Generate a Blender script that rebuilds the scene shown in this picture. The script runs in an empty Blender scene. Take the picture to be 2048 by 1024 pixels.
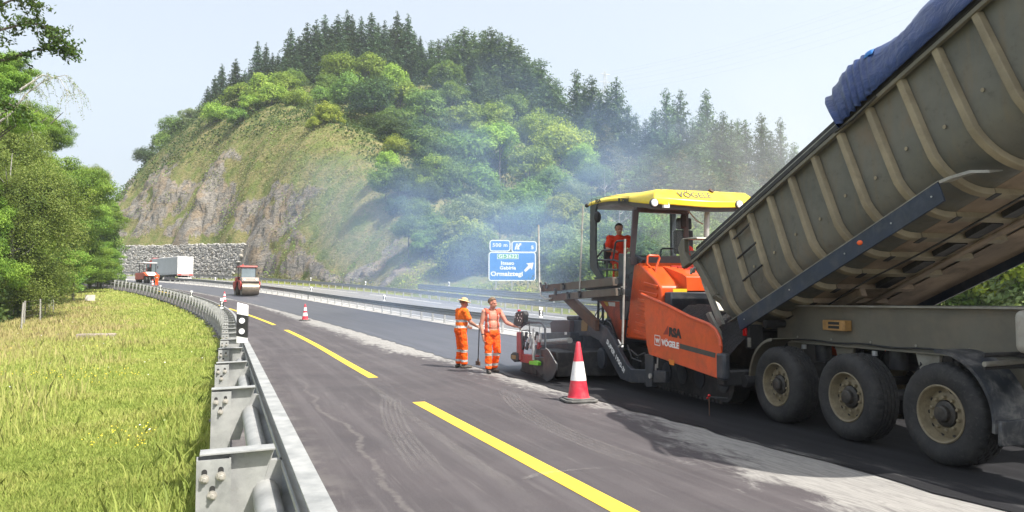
import bpy, bmesh, math, random
import numpy as np
from mathutils import Vector, Matrix, Euler

scene = bpy.context.scene
COL = scene.collection
R = math.radians
rnd = random.Random(7)
nrng = np.random.default_rng(7)

# ------------------------------------------------------------------ camera, sky, sun, exposure
FOC = 1480.0                      # focal length in pixels of a 2048 wide frame
PITCH = math.atan(89 / FOC)
CAMH = 1.70
cam_data = bpy.data.cameras.new('camera')
cam_data.sensor_width = 36.0
cam_data.lens = 36.0 * FOC / 2048
cam_data.clip_start = 0.05
cam_data.clip_end = 9000
cam = bpy.data.objects.new('camera', cam_data)
COL.objects.link(cam)
cam.location = (0, 0, CAMH)
cam.rotation_euler = (R(90) + PITCH, 0, 0)
scene.camera = cam

SUN_EL, SUN_AZ = R(53), R(127)    # azimuth clockwise from +Y
world = bpy.data.worlds.new('World')
scene.world = world
world.use_nodes = True
wn = world.node_tree.nodes
wl = world.node_tree.links
wn.clear()
sky = wn.new('ShaderNodeTexSky')
sky.sky_type = 'NISHITA'
sky.sun_disc = False
sky.sun_elevation = SUN_EL
sky.sun_rotation = SUN_AZ
sky.altitude = 200
sky.air_density = 1.0
sky.dust_density = 7.0
sky.ozone_density = 1.0
bg = wn.new('ShaderNodeBackground')
bg.inputs['Strength'].default_value = 0.15
wo = wn.new('ShaderNodeOutputWorld')
veil = wn.new('ShaderNodeMix'); veil.data_type = 'RGBA'      # bright summer haze veil over the whole sky
veil.inputs[0].default_value = 0.64
veil.inputs[7].default_value = (3.05, 3.28, 3.55, 1)
wl.new(sky.outputs[0], veil.inputs[6])
wl.new(veil.outputs[2], bg.inputs[0])
wl.new(bg.outputs[0], wo.inputs[0])

sun_data = bpy.data.lights.new('sun', 'SUN')
sun_data.energy = 5.0
sun_data.angle = R(0.55)
sun_data.color = (1.0, 0.955, 0.88)
sun = bpy.data.objects.new('sun', sun_data)
COL.objects.link(sun)
sdir = Vector((math.sin(SUN_AZ) * math.cos(SUN_EL), math.cos(SUN_AZ) * math.cos(SUN_EL), math.sin(SUN_EL)))
sun.rotation_euler = sdir.to_track_quat('Z', 'Y').to_euler()
sun.location = sdir * 300

scene.view_settings.view_transform = 'Standard'
scene.view_settings.look = 'None'
scene.view_settings.exposure = 0.90
scene.view_settings.gamma = 1.0
scene.view_settings.use_curve_mapping = False
scene.cycles.use_denoising = True
scene.cycles.use_adaptive_sampling = False
scene.cycles.max_bounces = 8
scene.cycles.transparent_max_bounces = 12
scene.cycles.volume_bounces = 1
scene.cycles.volume_step_rate = 2.0
scene.cycles.volume_max_steps = 128

# ------------------------------------------------------------------ helpers: tagging
def tag(o, label=None, cat=None, group=None, kind=None):
    if label: o['label'] = label
    if cat: o['category'] = cat
    if group: o['group'] = group
    if kind: o['kind'] = kind
    return o

def empty(name, loc, rz=0.0, label=None, cat=None, group=None):
    o = bpy.data.objects.new(name, None)
    o.empty_display_size = 0.3
    COL.objects.link(o)
    o.location = loc
    o.rotation_euler = (0, 0, rz)
    return tag(o, label, cat, group)

def link_mesh(name, me, parent=None):
    o = bpy.data.objects.new(name, me)
    COL.objects.link(o)
    if parent is not None:
        o.parent = parent
    return o

def copy_tree(o, parent=None):
    c = o.copy()
    COL.objects.link(c)
    c.parent = parent
    for ch in list(o.children):
        copy_tree(ch, c)
    return c

ORD = ('first second third fourth fifth sixth seventh eighth ninth tenth eleventh twelfth thirteenth fourteenth '
       'fifteenth sixteenth seventeenth eighteenth nineteenth twentieth').split()
TENS = {2: 'twenty', 3: 'thirty', 4: 'forty', 5: 'fifty', 6: 'sixty', 7: 'seventy', 8: 'eighty', 9: 'ninety'}
def ordinal(n):
    if n <= 20: return ORD[n - 1]
    t, u = divmod(n, 10)
    if u == 0: return TENS[t][:-1] + 'ieth'
    return TENS[t] + '-' + ORD[u - 1]

def evaluated_mesh(o):
    """mesh of a loose object with its modifiers applied, worked out in a scene of its own"""
    tmp = bpy.data.scenes.new('workbench'); tmp.collection.objects.link(o)
    tmp.view_layers[0].update(); dg = tmp.view_layers[0].depsgraph; dg.update()
    me = bpy.data.meshes.new_from_object(o.evaluated_get(dg))
    tmp.collection.objects.unlink(o); bpy.data.scenes.remove(tmp); bpy.data.objects.remove(o)
    return me

# ------------------------------------------------------------------ helpers: picture rays used to survey the place
def ray(px, py):
    u = (px - 1024) / FOC; v = (512 - py) / FOC
    return Vector((u, math.cos(PITCH) - math.sin(PITCH) * v, math.sin(PITCH) + math.cos(PITCH) * v))
def at(px, py, Y):
    r = ray(px, py)
    return Vector((0, 0, CAMH)) + r * (Y / r.y)
def to_px(p):
    x, y, z = p[0], p[1], p[2] - CAMH
    d = y * math.cos(PITCH) + z * math.sin(PITCH)
    return 1024 + FOC * x / d, 512 - FOC * (-y * math.sin(PITCH) + z * math.cos(PITCH)) / d

def zroad(y):
    y0, y1, s = 12.0, 72.0, 0.062
    y = np.asarray(y, float)
    a = np.clip(y - y0, 0, y1 - y0)
    r = 0.5 * s * a * a / (y1 - y0) + s * np.clip(y - y1, 0, 200) + 0.03 * np.clip(y - 272, 0, None)
    return r
def zr(y): return float(zroad(y))

# reference curve of the road: the yellow line
def theta(s): return R(21.0 if s < 18 else min(21 + 0.225 * (s - 18), 66))
RS = np.arange(-90, 460, 0.25)
RC = np.zeros((len(RS), 2)); RT = np.array([theta(s) for s in RS])
_i0 = int(np.argmin(abs(RS)))
RC[_i0] = (0.95, 6.1)
for i in range(_i0 + 1, len(RS)):
    t = theta((RS[i] + RS[i - 1]) / 2); RC[i] = RC[i - 1] + 0.25 * np.array([-math.sin(t), math.cos(t)])
for i in range(_i0 - 1, -1, -1):
    t = theta((RS[i] + RS[i + 1]) / 2); RC[i] = RC[i + 1] - 0.25 * np.array([-math.sin(t), math.cos(t)])
def RP(s, o):
    s = np.asarray(s, float); o = np.asarray(o, float)
    x = np.interp(s, RS, RC[:, 0]); y = np.interp(s, RS, RC[:, 1]); t = np.interp(s, RS, RT)
    return x + o * np.cos(t), y + o * np.sin(t)
def rp(s, o, h=0.0):
    x, y = RP(s, o)
    return Vector((float(x), float(y), zr(y) + h))
def rheading(s): return float(np.interp(s, RS, RT))
def rloc(x, y):
    i = int(((RC[:, 0] - x) ** 2 + (RC[:, 1] - y) ** 2).argmin()); t = RT[i]
    dx, dy = x - RC[i, 0], y - RC[i, 1]
    return RS[i] - dx * math.sin(t) + dy * math.cos(t), dx * math.cos(t) + dy * math.sin(t)

# ------------------------------------------------------------------ helpers: mesh builder
class MB:
    def __init__(self, flip=False):
        self.v = []; self.f = []; self.mi = []; self.m = 0; self.flip = flip
    def add(self, vs, fs):
        b = len(self.v)
        self.v.extend([tuple(p) for p in vs])
        for f in fs:
            self.f.append([i + b for i in f]); self.mi.append(self.m)
        return self
    def box(self, x0, x1, y0, y1, z0, z1):
        vs = [(x0, y0, z0), (x1, y0, z0), (x1, y1, z0), (x0, y1, z0), (x0, y0, z1), (x1, y0, z1), (x1, y1, z1), (x0, y1, z1)]
        return self.add(vs, [(3, 2, 1, 0), (4, 5, 6, 7), (0, 1, 5, 4), (1, 2, 6, 5), (2, 3, 7, 6), (3, 0, 4, 7)])
    def hexa(self, a, b):
        """two matching quads a, b joined"""
        return self.add(list(a) + list(b), [(3, 2, 1, 0), (4, 5, 6, 7), (0, 1, 5, 4), (1, 2, 6, 5), (2, 3, 7, 6), (3, 0, 4, 7)])
    def bar(self, p, q, w, h, up=(0, 0, 1), w2=None, h2=None):
        p = Vector(p); q = Vector(q); d = (q - p).normalized(); up = Vector(up)
        s = d.cross(up)
        if s.length < 1e-4: s = d.cross(Vector((0, 1, 0)))
        s.normalize(); t = s.cross(d)
        w2 = w if w2 is None else w2; h2 = h if h2 is None else h2
        A = [p + s * (a * w / 2) + t * (b * h / 2) for a, b in ((-1, -1), (1, -1), (1, 1), (-1, 1))]
        B = [q + s * (a * w2 / 2) + t * (b * h2 / 2) for a, b in ((-1, -1), (1, -1), (1, 1), (-1, 1))]
        return self.hexa(A, B)
    def tube(self, pts, r, n=8, caps=True):
        pts = [Vector(p) for p in pts]; k = len(pts)
        rr = r if isinstance(r, (list, tuple)) else [r] * k
        d0 = (pts[1] - pts[0]).normalized()
        s = d0.cross(Vector((0, 0, 1)))
        if s.length < 1e-3: s = d0.cross(Vector((0, 1, 0)))
        s.normalize()
        vs = []
        for i, p in enumerate(pts):
            d = (pts[min(i + 1, k - 1)] - pts[max(i - 1, 0)]).normalized()
            s = (s - d * s.dot(d)).normalized(); t = d.cross(s)
            for j in range(n):
                a = 2 * math.pi * j / n
                vs.append(p + (s * math.cos(a) + t * math.sin(a)) * rr[i])
        fs = []
        for i in range(k - 1):
            for j in range(n):
                j2 = (j + 1) % n
                fs.append((i * n + j, i * n + j2, (i + 1) * n + j2, (i + 1) * n + j))
        if caps:
            fs.append(tuple(range(n - 1, -1, -1))); fs.append(tuple((k - 1) * n + j for j in range(n)))
        return self.add(vs, fs)
    def cyl(self, p, q, r, n=12, r2=None):
        return self.tube([p, q], [r, r if r2 is None else r2], n)
    def prism(self, poly, vec):
        poly = [Vector(p) for p in poly]; vec = Vector(vec); n = len(poly)
        nrm = Vector((0, 0, 0))
        for i in range(n):
            nrm += (poly[i] - poly[0]).cross(poly[(i + 1) % n] - poly[0])
        if nrm.dot(vec) > 0: poly = poly[::-1]
        vs = poly + [p + vec for p in poly]
        fs = [tuple(range(n)), tuple(range(2 * n - 1, n - 1, -1))]
        for i in range(n):
            j = (i + 1) % n
            fs.append((j, i, n + i, n + j))
        return self.add(vs, fs)
    def lathe(self, prof, c, axis='Z', n=24, close=False, caps=True):
        """prof: (radius, height along axis)"""
        c = Vector(c); vs = []
        for r, h in prof:
            for j in range(n):
                a = 2 * math.pi * j / n; x, y = r * math.cos(a), r * math.sin(a)
                vs.append(c + (Vector((x, y, h)) if axis == 'Z' else Vector((y, h, x)) if axis == 'Y' else Vector((h, x, y))))
        fs = []; k = len(prof)
        for i in range(k - 1 + (1 if close else 0)):
            i2 = (i + 1) % k
            for j in range(n):
                j2 = (j + 1) % n
                fs.append((i * n + j, i * n + j2, i2 * n + j2, i2 * n + j))
        if not close and caps:
            fs.append(tuple(range(n - 1, -1, -1))); fs.append(tuple((k - 1) * n + j for j in range(n)))
        return self.add(vs, fs)
    def sph(self, c, rx, ry=None, rz=None, nu=14, nv=9):
        ry = rx if ry is None else ry; rz = rx if rz is None else rz
        c = Vector(c); vs = [c + Vector((0, 0, -rz))]
        for i in range(1, nv):
            a = -math.pi / 2 + math.pi * i / nv
            for j in range(nu):
                b = 2 * math.pi * j / nu
                vs.append(c + Vector((rx * math.cos(a) * math.cos(b), ry * math.cos(a) * math.sin(b), rz * math.sin(a))))
        vs.append(c + Vector((0, 0, rz)))
        fs = []
        for j in range(nu): fs.append((0, 1 + (j + 1) % nu, 1 + j))
        for i in range(nv - 2):
            for j in range(nu):
                j2 = (j + 1) % nu; a = 1 + i * nu
                fs.append((a + j, a + j2, a + nu + j2, a + nu + j))
        a = 1 + (nv - 2) * nu
        for j in range(nu): fs.append((a + j, a + (j + 1) % nu, len(vs) - 1))
        return self.add(vs, fs)
    def capsule(self, p, q, r0, r1, n=10):
        p = Vector(p); q = Vector(q); d = q - p; L = d.length
        d = d / L if L > 1e-6 else Vector((0, 0, 1))
        pts = []; rr = []
        for k in range(5):
            a = -math.pi / 2 + (math.pi / 2) * k / 5 + 0.15
            pts.append(p + d * (r0 * math.sin(a))); rr.append(max(r0 * math.cos(a), 0.001))
        for k in range(5):
            a = (math.pi / 2) * (k + 1) / 5 - 0.15
            pts.append(q + d * (r1 * math.sin(a))); rr.append(max(r1 * math.cos(a), 0.001))
        return self.tube(pts, rr, n)
    def loft(self, rings, closed=True, caps=True):
        n = len(rings[0]); vs = [p for r in rings for p in r]; fs = []
        for i in range(len(rings) - 1):
            for j in range(n if closed else n - 1):
                j2 = (j + 1) % n
                fs.append((i * n + j, i * n + j2, (i + 1) * n + j2, (i + 1) * n + j))
        if caps and closed:
            fs.append(tuple(range(n - 1, -1, -1))); b = (len(rings) - 1) * n
            fs.append(tuple(b + j for j in range(n)))
        return self.add(vs, fs)
    def mesh(self, name, mats, smooth=30):
        me = bpy.data.meshes.new(name)
        vs = self.v; fs = self.f
        if self.flip:
            vs = [(-p[0], p[1], p[2]) for p in vs]; fs = [f[::-1] for f in fs]
        me.from_pydata(vs, [], fs)
        for m in (mats if isinstance(mats, (list, tuple)) else [mats]): me.materials.append(m)
        if any(self.mi) and len(self.mi) == len(me.polygons): me.polygons.foreach_set('material_index', self.mi)
        bm = bmesh.new(); bm.from_mesh(me)
        bmesh.ops.recalc_face_normals(bm, faces=bm.faces)
        bm.to_mesh(me); bm.free()
        if smooth:
            me.polygons.foreach_set('use_smooth', [True] * len(me.polygons))
            me.set_sharp_from_angle(angle=R(smooth))
        me.update()
        return me
    def build(self, name, mats, parent=None, smooth=30, bevel=0.0, seg=1):
        o = link_mesh(name, self.mesh(name, mats, smooth), parent)
        if bevel:
            b = o.modifiers.new('bevel', 'BEVEL'); b.width = bevel; b.segments = seg
            b.limit_method = 'ANGLE'; b.angle_limit = R(35); b.harden_normals = False
        return o

def fast_mesh(name, verts, quads, mat, tint=None, smooth=False):
    """verts (N,3), quads (M,k) numpy arrays"""
    me = bpy.data.meshes.new(name)
    k = quads.shape[1]
    me.vertices.add(len(verts)); me.vertices.foreach_set('co', np.ascontiguousarray(verts, dtype=np.float32).ravel())
    me.loops.add(quads.size); me.loops.foreach_set('vertex_index', np.ascontiguousarray(quads, dtype=np.int32).ravel())
    me.polygons.add(len(quads)); me.polygons.foreach_set('loop_start', np.arange(0, quads.size, k, dtype=np.int32))
    if smooth: me.polygons.foreach_set('use_smooth', np.ones(len(quads), dtype=bool))
    if tint is not None:
        a = me.attributes.new('tint', 'FLOAT', 'POINT')
        a.data.foreach_set('value', np.ascontiguousarray(tint, dtype=np.float32))
    me.materials.append(mat)
    me.update(calc_edges=True)
    return me

# ------------------------------------------------------------------ helpers: materials
class NT:
    def __init__(self, name):
        self.mat = bpy.data.materials.new(name); self.mat.use_nodes = True
        self.t = self.mat.node_tree; self.t.nodes.clear()
        self.out = self.n('ShaderNodeOutputMaterial')
    def n(self, typ, **kw):
        nd = self.t.nodes.new(typ)
        for k, v in kw.items():
            if k.startswith('i_'):
                key = k[2:]
                key = int(key) if key.isdigit() else key.replace('_', ' ')
                self.set(nd, key, v)
            else: setattr(nd, k, v)
        return nd
    def set(self, nd, key, v):
        if isinstance(v, bpy.types.NodeSocket): self.t.links.new(v, nd.inputs[key])
        else: nd.inputs[key].default_value = v
    def link(self, a, b): self.t.links.new(a, b)
    def math(self, op, a, b=None, clamp=False):
        nd = self.n('ShaderNodeMath', operation=op, use_clamp=clamp); self.set(nd, 0, a)
        if b is not None: self.set(nd, 1, b)
        return nd.outputs[0]
    def mix(self, fac, a, b, blend='MIX'):
        nd = self.n('ShaderNodeMix', data_type='RGBA', blend_type=blend)
        self.set(nd, 0, fac); self.set(nd, 6, c4(a)); self.set(nd, 7, c4(b))
        return nd.outputs[2]
    def noise(self, vec, scale, detail=4, rough=0.55, dist=0.0):
        nd = self.n('ShaderNodeTexNoise'); nd.inputs['Scale'].default_value = scale
        nd.inputs['Detail'].default_value = detail; nd.inputs['Roughness'].default_value = rough
        nd.inputs['Distortion'].default_value = dist
        if vec is not None: self.link(vec, nd.inputs['Vector'])
        return nd.outputs[0]
    def ramp(self, fac, lo, hi, a=0.0, b=1.0):
        nd = self.n('ShaderNodeMapRange'); nd.interpolation_type = 'SMOOTHSTEP'
        self.set(nd, 0, fac); nd.inputs[1].default_value = lo; nd.inputs[2].default_value = hi
        nd.inputs[3].default_value = a; nd.inputs[4].default_value = b
        return nd.outputs[0]
    def coords(self, kind='Object'): return self.n('ShaderNodeTexCoord').outputs[kind]
    def scaled(self, vec, s):
        nd = self.n('ShaderNodeVectorMath', operation='MULTIPLY'); self.link(vec, nd.inputs[0]); nd.inputs[1].default_value = s
        return nd.outputs[0]
    def bump(self, h, strength, dist=0.02):
        nd = self.n('ShaderNodeBump'); nd.inputs['Strength'].default_value = strength; nd.inputs['Distance'].default_value = dist
        self.link(h, nd.inputs['Height']); return nd.outputs[0]
    def principled(self, col, rough=0.5, metal=0.0, normal=None, spec=None, **kw):
        p = self.n('ShaderNodeBsdfPrincipled')
        self.set(p, 'Base Color', c4(col)); self.set(p, 'Roughness', rough); self.set(p, 'Metallic', metal)
        if spec is not None: self.set(p, 'Specular IOR Level', spec)
        if normal is not None: self.link(normal, p.inputs['Normal'])
        for k, v in kw.items(): self.set(p, k.replace('_', ' '), v)
        self.link(p.outputs[0], self.out.inputs[0]); return p

def c4(c):
    if isinstance(c, (tuple, list)) and len(c) == 3: return (c[0], c[1], c[2], 1.0)
    return c
def srgb(r, g, b):
    f = lambda u: (u / 255 / 12.92) if u <= 10 else ((u / 255 + 0.055) / 1.055) ** 2.4
    return (f(r), f(g), f(b))

_mc = {}
def paint(name, col, rough=0.45, metal=0.0, var=0.18, scale=3.0, dirt=None, dirt_amt=0.35, bump=0.0, bscale=40, spec=None, fine=0.1, coat=0.0):
    """worn real-world surface: patchy colour, dirt film, uneven gloss"""
    if name in _mc: return _mc[name]
    t = NT(name); v = t.coords('Object')
    n1 = t.noise(v, scale, 5, 0.6); n2 = t.noise(v, scale * 9, 3, 0.6)
    d = tuple(c * (1 - var) for c in col); l = tuple(min(1, c * (1 + var)) for c in col)
    c = t.mix(t.ramp(n1, 0.3, 0.7), d, l)
    c = t.mix(t.math('MULTIPLY', t.ramp(n2, 0.45, 0.7), fine), c, tuple(x * 0.5 for x in col))
    if dirt is not None:
        n3 = t.noise(v, scale * 1.7, 6, 0.65, 0.4)
        c = t.mix(t.math('MULTIPLY', t.ramp(n3, 0.42, 0.72), dirt_amt), c, dirt)
    r = t.ramp(n1, 0.25, 0.75, max(0.05, rough - 0.1), min(1, rough + 0.12))
    nm = None
    if bump: nm = t.bump(t.noise(v, bscale, 4), bump, 0.01)
    t.principled(c, r, metal, nm, spec, **({'Coat_Weight': coat} if coat else {}))
    _mc[name] = t.mat
    return t.mat
# ================================================================== THE SETTING
import mathutils.noise as mn
def fbm(x, y, z=0.0, o=4): return mn.fractal(Vector((x, y, z)), 1.0, 2.0, o)

# ---- survey of the hillside: thin plate surface through measured points (pixel column, pixel row, metres away)
SURV = [
 (270,352,180),(330,315,172),(400,290,160),(470,268,152),(540,250,146),(640,238,138),(700,300,122),(760,372,108),(830,432,98),(860,480,90),
 (420,225,190),(520,190,196),(600,172,205),(700,150,215),(800,150,216),(900,165,205),(1000,190,190),(1100,245,170),(1200,300,152),
 (1300,335,142),(1400,350,136),(1500,372,130),(1600,400,124),(1800,420,116),(2050,430,108),(2400,430,100),(2900,440,90),
 (420,262,250),(600,235,262),(700,225,270),(900,240,260),(1100,310,225),(1300,390,190),(1500,410,175),(1800,440,160),(2300,440,150),
 (1000,500,95),(1000,400,115),(1000,300,145),(900,330,140),(1200,500,90),(1200,410,112),(1400,500,88),(1400,430,108),(1600,500,84),(1800,510,76),(2050,510,70),(2400,500,66),
 (760,300,150),(760,240,175),(860,250,165),
 (560,360,124),(480,380,134),(400,400,143),(320,410,155),(620,430,113),(700,450,104),(300,380,163),(240,412,172),(200,462,185),
 (150,500,215),(270,430,235),
]
def _survey():
    P = []; Hh = []
    for px, py, Y in SURV:
        p = at(px, py, Y); P.append((p.x, p.y)); Hh.append(p.z - zr(p.y))
    for s in range(-90, 121, 12):
        for o, h in ((12, 0), (20.5, 0.3)):
            x, y = RP(s, o); P.append((float(x), float(y))); Hh.append(h)
    for s in range(123, 180, 9):
        x, y = RP(s, 23.0); P.append((float(x), float(y))); Hh.append(6.6)
        x, y = RP(s, 18.0); P.append((float(x), float(y))); Hh.append(4.2)
    for s in range(186, 330, 20):
        x, y = RP(s, 20.5); P.append((float(x), float(y))); Hh.append(3)
    for s in range(-90, 330, 40):
        x, y = RP(s, 300); P.append((float(x), float(y))); Hh.append(18)
    P = np.array(P); Hh = np.array(Hh); n = len(P)
    d2 = ((P[:, None] - P[None]) ** 2).sum(-1) / 1e4
    K = 0.5 * d2 * np.log(d2 + 1e-9) + np.eye(n) * 2e-4
    Q = np.c_[np.ones(n), P / 100]
    A = np.block([[K, Q], [Q.T, np.zeros((3, 3))]])
    w = np.linalg.solve(A, np.r_[Hh, 0, 0, 0])
    return P, w
_SP, _SW = _survey()
def hill_raw(X, Y):
    X = np.asarray(X, float).ravel(); Y = np.asarray(Y, float).ravel(); out = np.empty(len(X))
    for i in range(0, len(X), 4000):
        q = np.c_[X[i:i + 4000], Y[i:i + 4000]]
        d2 = ((q[:, None] - _SP[None]) ** 2).sum(-1) / 1e4
        out[i:i + 4000] = (0.5 * d2 * np.log(d2 + 1e-9)) @ _SW[:-3] + np.c_[np.ones(len(q)), q / 100] @ _SW[-3:]
    return out
def sstep(x, a, b):
    t = np.clip((np.asarray(x, float) - a) / (b - a), 0, 1); return t * t * (3 - 2 * t)
def ground_z(x, y, o=None):
    """height of the natural ground"""
    if o is None: o = rloc(x, y)[1]
    h = float(hill_raw([x], [y])[0])
    return zr(y) - 0.06 + max(h, 0.0) * float(sstep(o, 19.6, 22.5))

def rock_limit(s): return np.interp(s, [72, 80, 90, 104, 120, 150, 180, 200], [0, 3, 6, 11, 18, 24, 25, 20])
S_ROCK = [rnd.uniform(0, 90) for _ in range(4)]
sa = np.concatenate([np.arange(-80, 66, 3.0), np.arange(66, 202, 0.62), np.arange(202, 330, 4.0)])
oa = np.concatenate([np.arange(-76, -14, 4.0), np.arange(-14, -2.5, 0.7), [-2.45, 0, 3, 8, 13, 18.0], np.concatenate([np.arange(18.6, 46, 0.46), np.arange(46, 56, .8)]), np.arange(56, 130, 2.5), np.arange(130, 330, 12.0)])
SS, OO = np.meshgrid(sa, oa, indexing='ij')
GX, GY = RP(SS, OO)
HH = np.clip(hill_raw(GX, GY).reshape(GX.shape), 0, None) * sstep(OO, 19.6, 22.5)
GZ = zroad(GY) - 0.06 + HH
rockA = np.zeros(GX.shape); dryA = np.zeros(GX.shape)
for i in range(GX.shape[0]):
    for j in range(GX.shape[1]):
        o = OO[i, j]; s = SS[i, j]; h = HH[i, j]
        if o > 20 and o < 130:
            n = fbm(GX[i, j] * .07, GY[i, j] * .07, h * .10)
            lim = float(rock_limit(s))
            r = float(sstep(lim - h + n * 12.0, -1.0, 4.0)) if lim > 0 else 0.0
            r *= float(sstep(o, 20.3, 21.5))
            n2 = fbm(GX[i, j] * .13 + 40, GY[i, j] * .13, h * .22, 5)
            r *= float(sstep(n2, -0.55, 0.0)) * (1 - 0.55 * float(sstep(n, 0.25, 0.6)))
            if 123 < s < 176 and h < 8.2 and o > 22: r *= 0.1
            rockA[i, j] = r
            # bedding: stepped ledges dipping along the face
            if r > 0.02:
                x_, y_, z_ = GX[i, j], GY[i, j], GZ[i, j]
                n3 = fbm(x_ * .11, y_ * .11, z_ * .11, 3)
                d = (z_ + 0.35 * y_ + 3.0 * n3) / 2.1
                led = d - math.floor(d); led = led ** 3
                blk = abs(mn.noise(Vector((x_ * .42, y_ * .42, z_ * .55)))) + .5 * abs(mn.noise(Vector((x_ * .95, y_ * .95, z_ * 1.2))))
                k = 0.55 * led + 0.7 * fbm(x_ * .2, y_ * .2, z_ * .2, 4) + 1.0 * blk - .3
                if 118 < s < 182 and o < 24: k = 0.0
                t = rheading(s)
                GX[i, j] -= math.cos(t) * k * r * 0.9; GY[i, j] -= math.sin(t) * k * r * 0.9
                GZ[i, j] += 0.4 * k * r
            else:
                GZ[i, j] += 0.6 * fbm(GX[i, j] * .2, GY[i, j] * .2, 0) * float(sstep(o, 22, 26))
            dryA[i, j] = 1.0
        elif o < -2.6:
            GZ[i, j] += 0.06 * fbm(GX[i, j] * .5, GY[i, j] * .5, 3.0) * float(sstep(-o, 3.2, 5)) - 0.02 - 0.35 * float(sstep(-o, 12.5, 20))
            dryA[i, j] = float(sstep(-o + 1.5 * fbm(GX[i, j] * .2, GY[i, j] * .2, 9), 5.6, 8.0)) * 0.8
verts = np.stack([GX, GY, GZ], -1).reshape(-1, 3)
ni, nj = GX.shape
idx = np.arange(ni * nj).reshape(ni, nj)
quads = np.stack([idx[:-1, :-1], idx[:-1, 1:], idx[1:, 1:], idx[1:, :-1]], -1).reshape(-1, 4)

def terrain_mat():
    t = NT('hillside and verge earth')
    pos = t.n('ShaderNodeNewGeometry').outputs['Position']
    rock = t.n('ShaderNodeAttribute', attribute_name='rock').outputs['Fac']
    dry = t.n('ShaderNodeAttribute', attribute_name='dry').outputs['Fac']
    n1 = t.noise(pos, 0.35, 6, 0.6); n2 = t.noise(pos, 2.2, 6, 0.65); n3 = t.noise(pos, 14, 4, 0.6)
    green = t.mix(t.ramp(n1, 0.35, 0.65), (0.22, 0.27, 0.05), (0.31, 0.33, 0.08))
    green = t.mix(t.ramp(n3, 0.4, 0.7), green, (0.12, 0.15, 0.03))
    straw = t.mix(t.ramp(n2, 0.35, 0.68), (0.255, 0.22, 0.105), (0.16, 0.165, 0.06))
    straw = t.mix(t.ramp(n1, 0.42, 0.62), straw, (0.14, 0.17, 0.05))
    veg = t.mix(dry, green, straw)
    # rock: dipping beds in grey, tan and rusty streaks
    m = t.n('ShaderNodeMapping'); m.inputs['Rotation'].default_value = (0.35, 0.5, 0.3); m.inputs['Scale'].default_value = (0.55, 0.55, 1.5)
    t.link(pos, m.inputs[0]); bed = t.noise(m.outputs[0], 1.1, 8, 0.68, 0.6)
    rk = t.mix(t.ramp(bed, 0.32, 0.62), (0.15, 0.143, 0.135), (0.285, 0.258, 0.222))
    rk = t.mix(t.math('MULTIPLY', t.ramp(n1, 0.45, 0.62), 0.7), rk, (0.30, 0.225, 0.145))
    rk = t.mix(t.math('MULTIPLY', t.ramp(n2, 0.55, 0.7), 0.8), rk, (0.09, 0.088, 0.09))
    vc = t.n('ShaderNodeTexVoronoi', feature='DISTANCE_TO_EDGE'); vc.inputs['Scale'].default_value = .75; wv = t.n('ShaderNodeVectorMath', operation='ADD'); wc = t.n('ShaderNodeTexNoise'); wc.inputs['Scale'].default_value = .8; wc.inputs['Detail'].default_value = 5; t.link(pos, wc.inputs['Vector']); t.link(m.outputs[0], wv.inputs[0]); t.link(wc.outputs['Color'], wv.inputs[1]); t.link(wv.outputs[0], vc.inputs['Vector'])
    rk = t.mix(t.math('MULTIPLY', t.math('MULTIPLY', t.ramp(vc.outputs['Distance'], 0.06, 0.0), t.ramp(n2, .40, .62)), .55), rk, (0.05, 0.048, 0.048))
    fac = t.ramp(t.math('ADD', rock, t.math('MULTIPLY', t.math('SUBTRACT', n2, 0.5), 0.9)), 0.35, 0.6)
    col = t.mix(fac, veg, rk)
    h = t.math('ADD', t.math('MULTIPLY', bed, 1.0), t.math('MULTIPLY', n2, 0.6))
    t.principled(col, 0.95, 0, t.bump(h, 0.8, 0.35), 0.15)
    return t.mat
me = fast_mesh('ground', verts, quads, terrain_mat(), smooth=True)
for nm, arr in (('rock', rockA), ('dry', dryA)):
    a = me.attributes.new(nm, 'FLOAT', 'POINT'); a.data.foreach_set('value', arr.ravel().astype(np.float32))
ground = link_mesh('ground', me); tag(ground, kind='structure')

# plain beyond what the camera can see, so that no view ends at a cut edge
far_mat = paint('distant fields', (0.10, 0.13, 0.04), 0.95, 0, 0.3, 0.02)
mb = MB(); mb.lathe([(0.5, 0.0), (270, 0.0), (540, 0.0)], (0, 310, -2.5), 'Z', 48)
tag(mb.build('terrain', far_mat), kind='structure')

# ---- road surfaces ------------------------------------------------
def strip(name, s0, s1, o0, o1, h, mat, ds=1.5, no=2, kind='structure', label=None):
    n = max(2, int((s1 - s0) / ds) + 1)
    s = np.linspace(s0, s1, n); k = np.linspace(0, 1, no)
    S2, K2 = np.meshgrid(s, k, indexing='ij')
    a = o0(S2) if callable(o0) else o0; b = o1(S2) if callable(o1) else o1
    O2 = a + (b - a) * K2
    X, Y = RP(S2, O2); Z = zroad(Y) + h
    v = np.stack([X, Y, Z], -1).reshape(-1, 3)
    ix = np.arange(n * no).reshape(n, no)
    q = np.stack([ix[:-1, :-1], ix[:-1, 1:], ix[1:, 1:], ix[1:, :-1]], -1).reshape(-1, 4)
    me = fast_mesh(name, v, q, mat, smooth=True)
    uv = me.uv_layers.new(name='road')
    so = np.stack([S2.ravel(), O2.ravel()], -1)[q.ravel()]
    uv.data.foreach_set('uv', so.astype(np.float32).ravel())
    o = link_mesh(name, me); tag(o, label, kind=kind)
    return o

def road_uv(t):
    u = t.n('ShaderNodeUVMap', uv_map='road').outputs[0]
    sp = t.n('ShaderNodeSeparateXYZ'); t.link(u, sp.inputs[0])
    return u, sp.outputs[0], sp.outputs[1]

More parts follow.
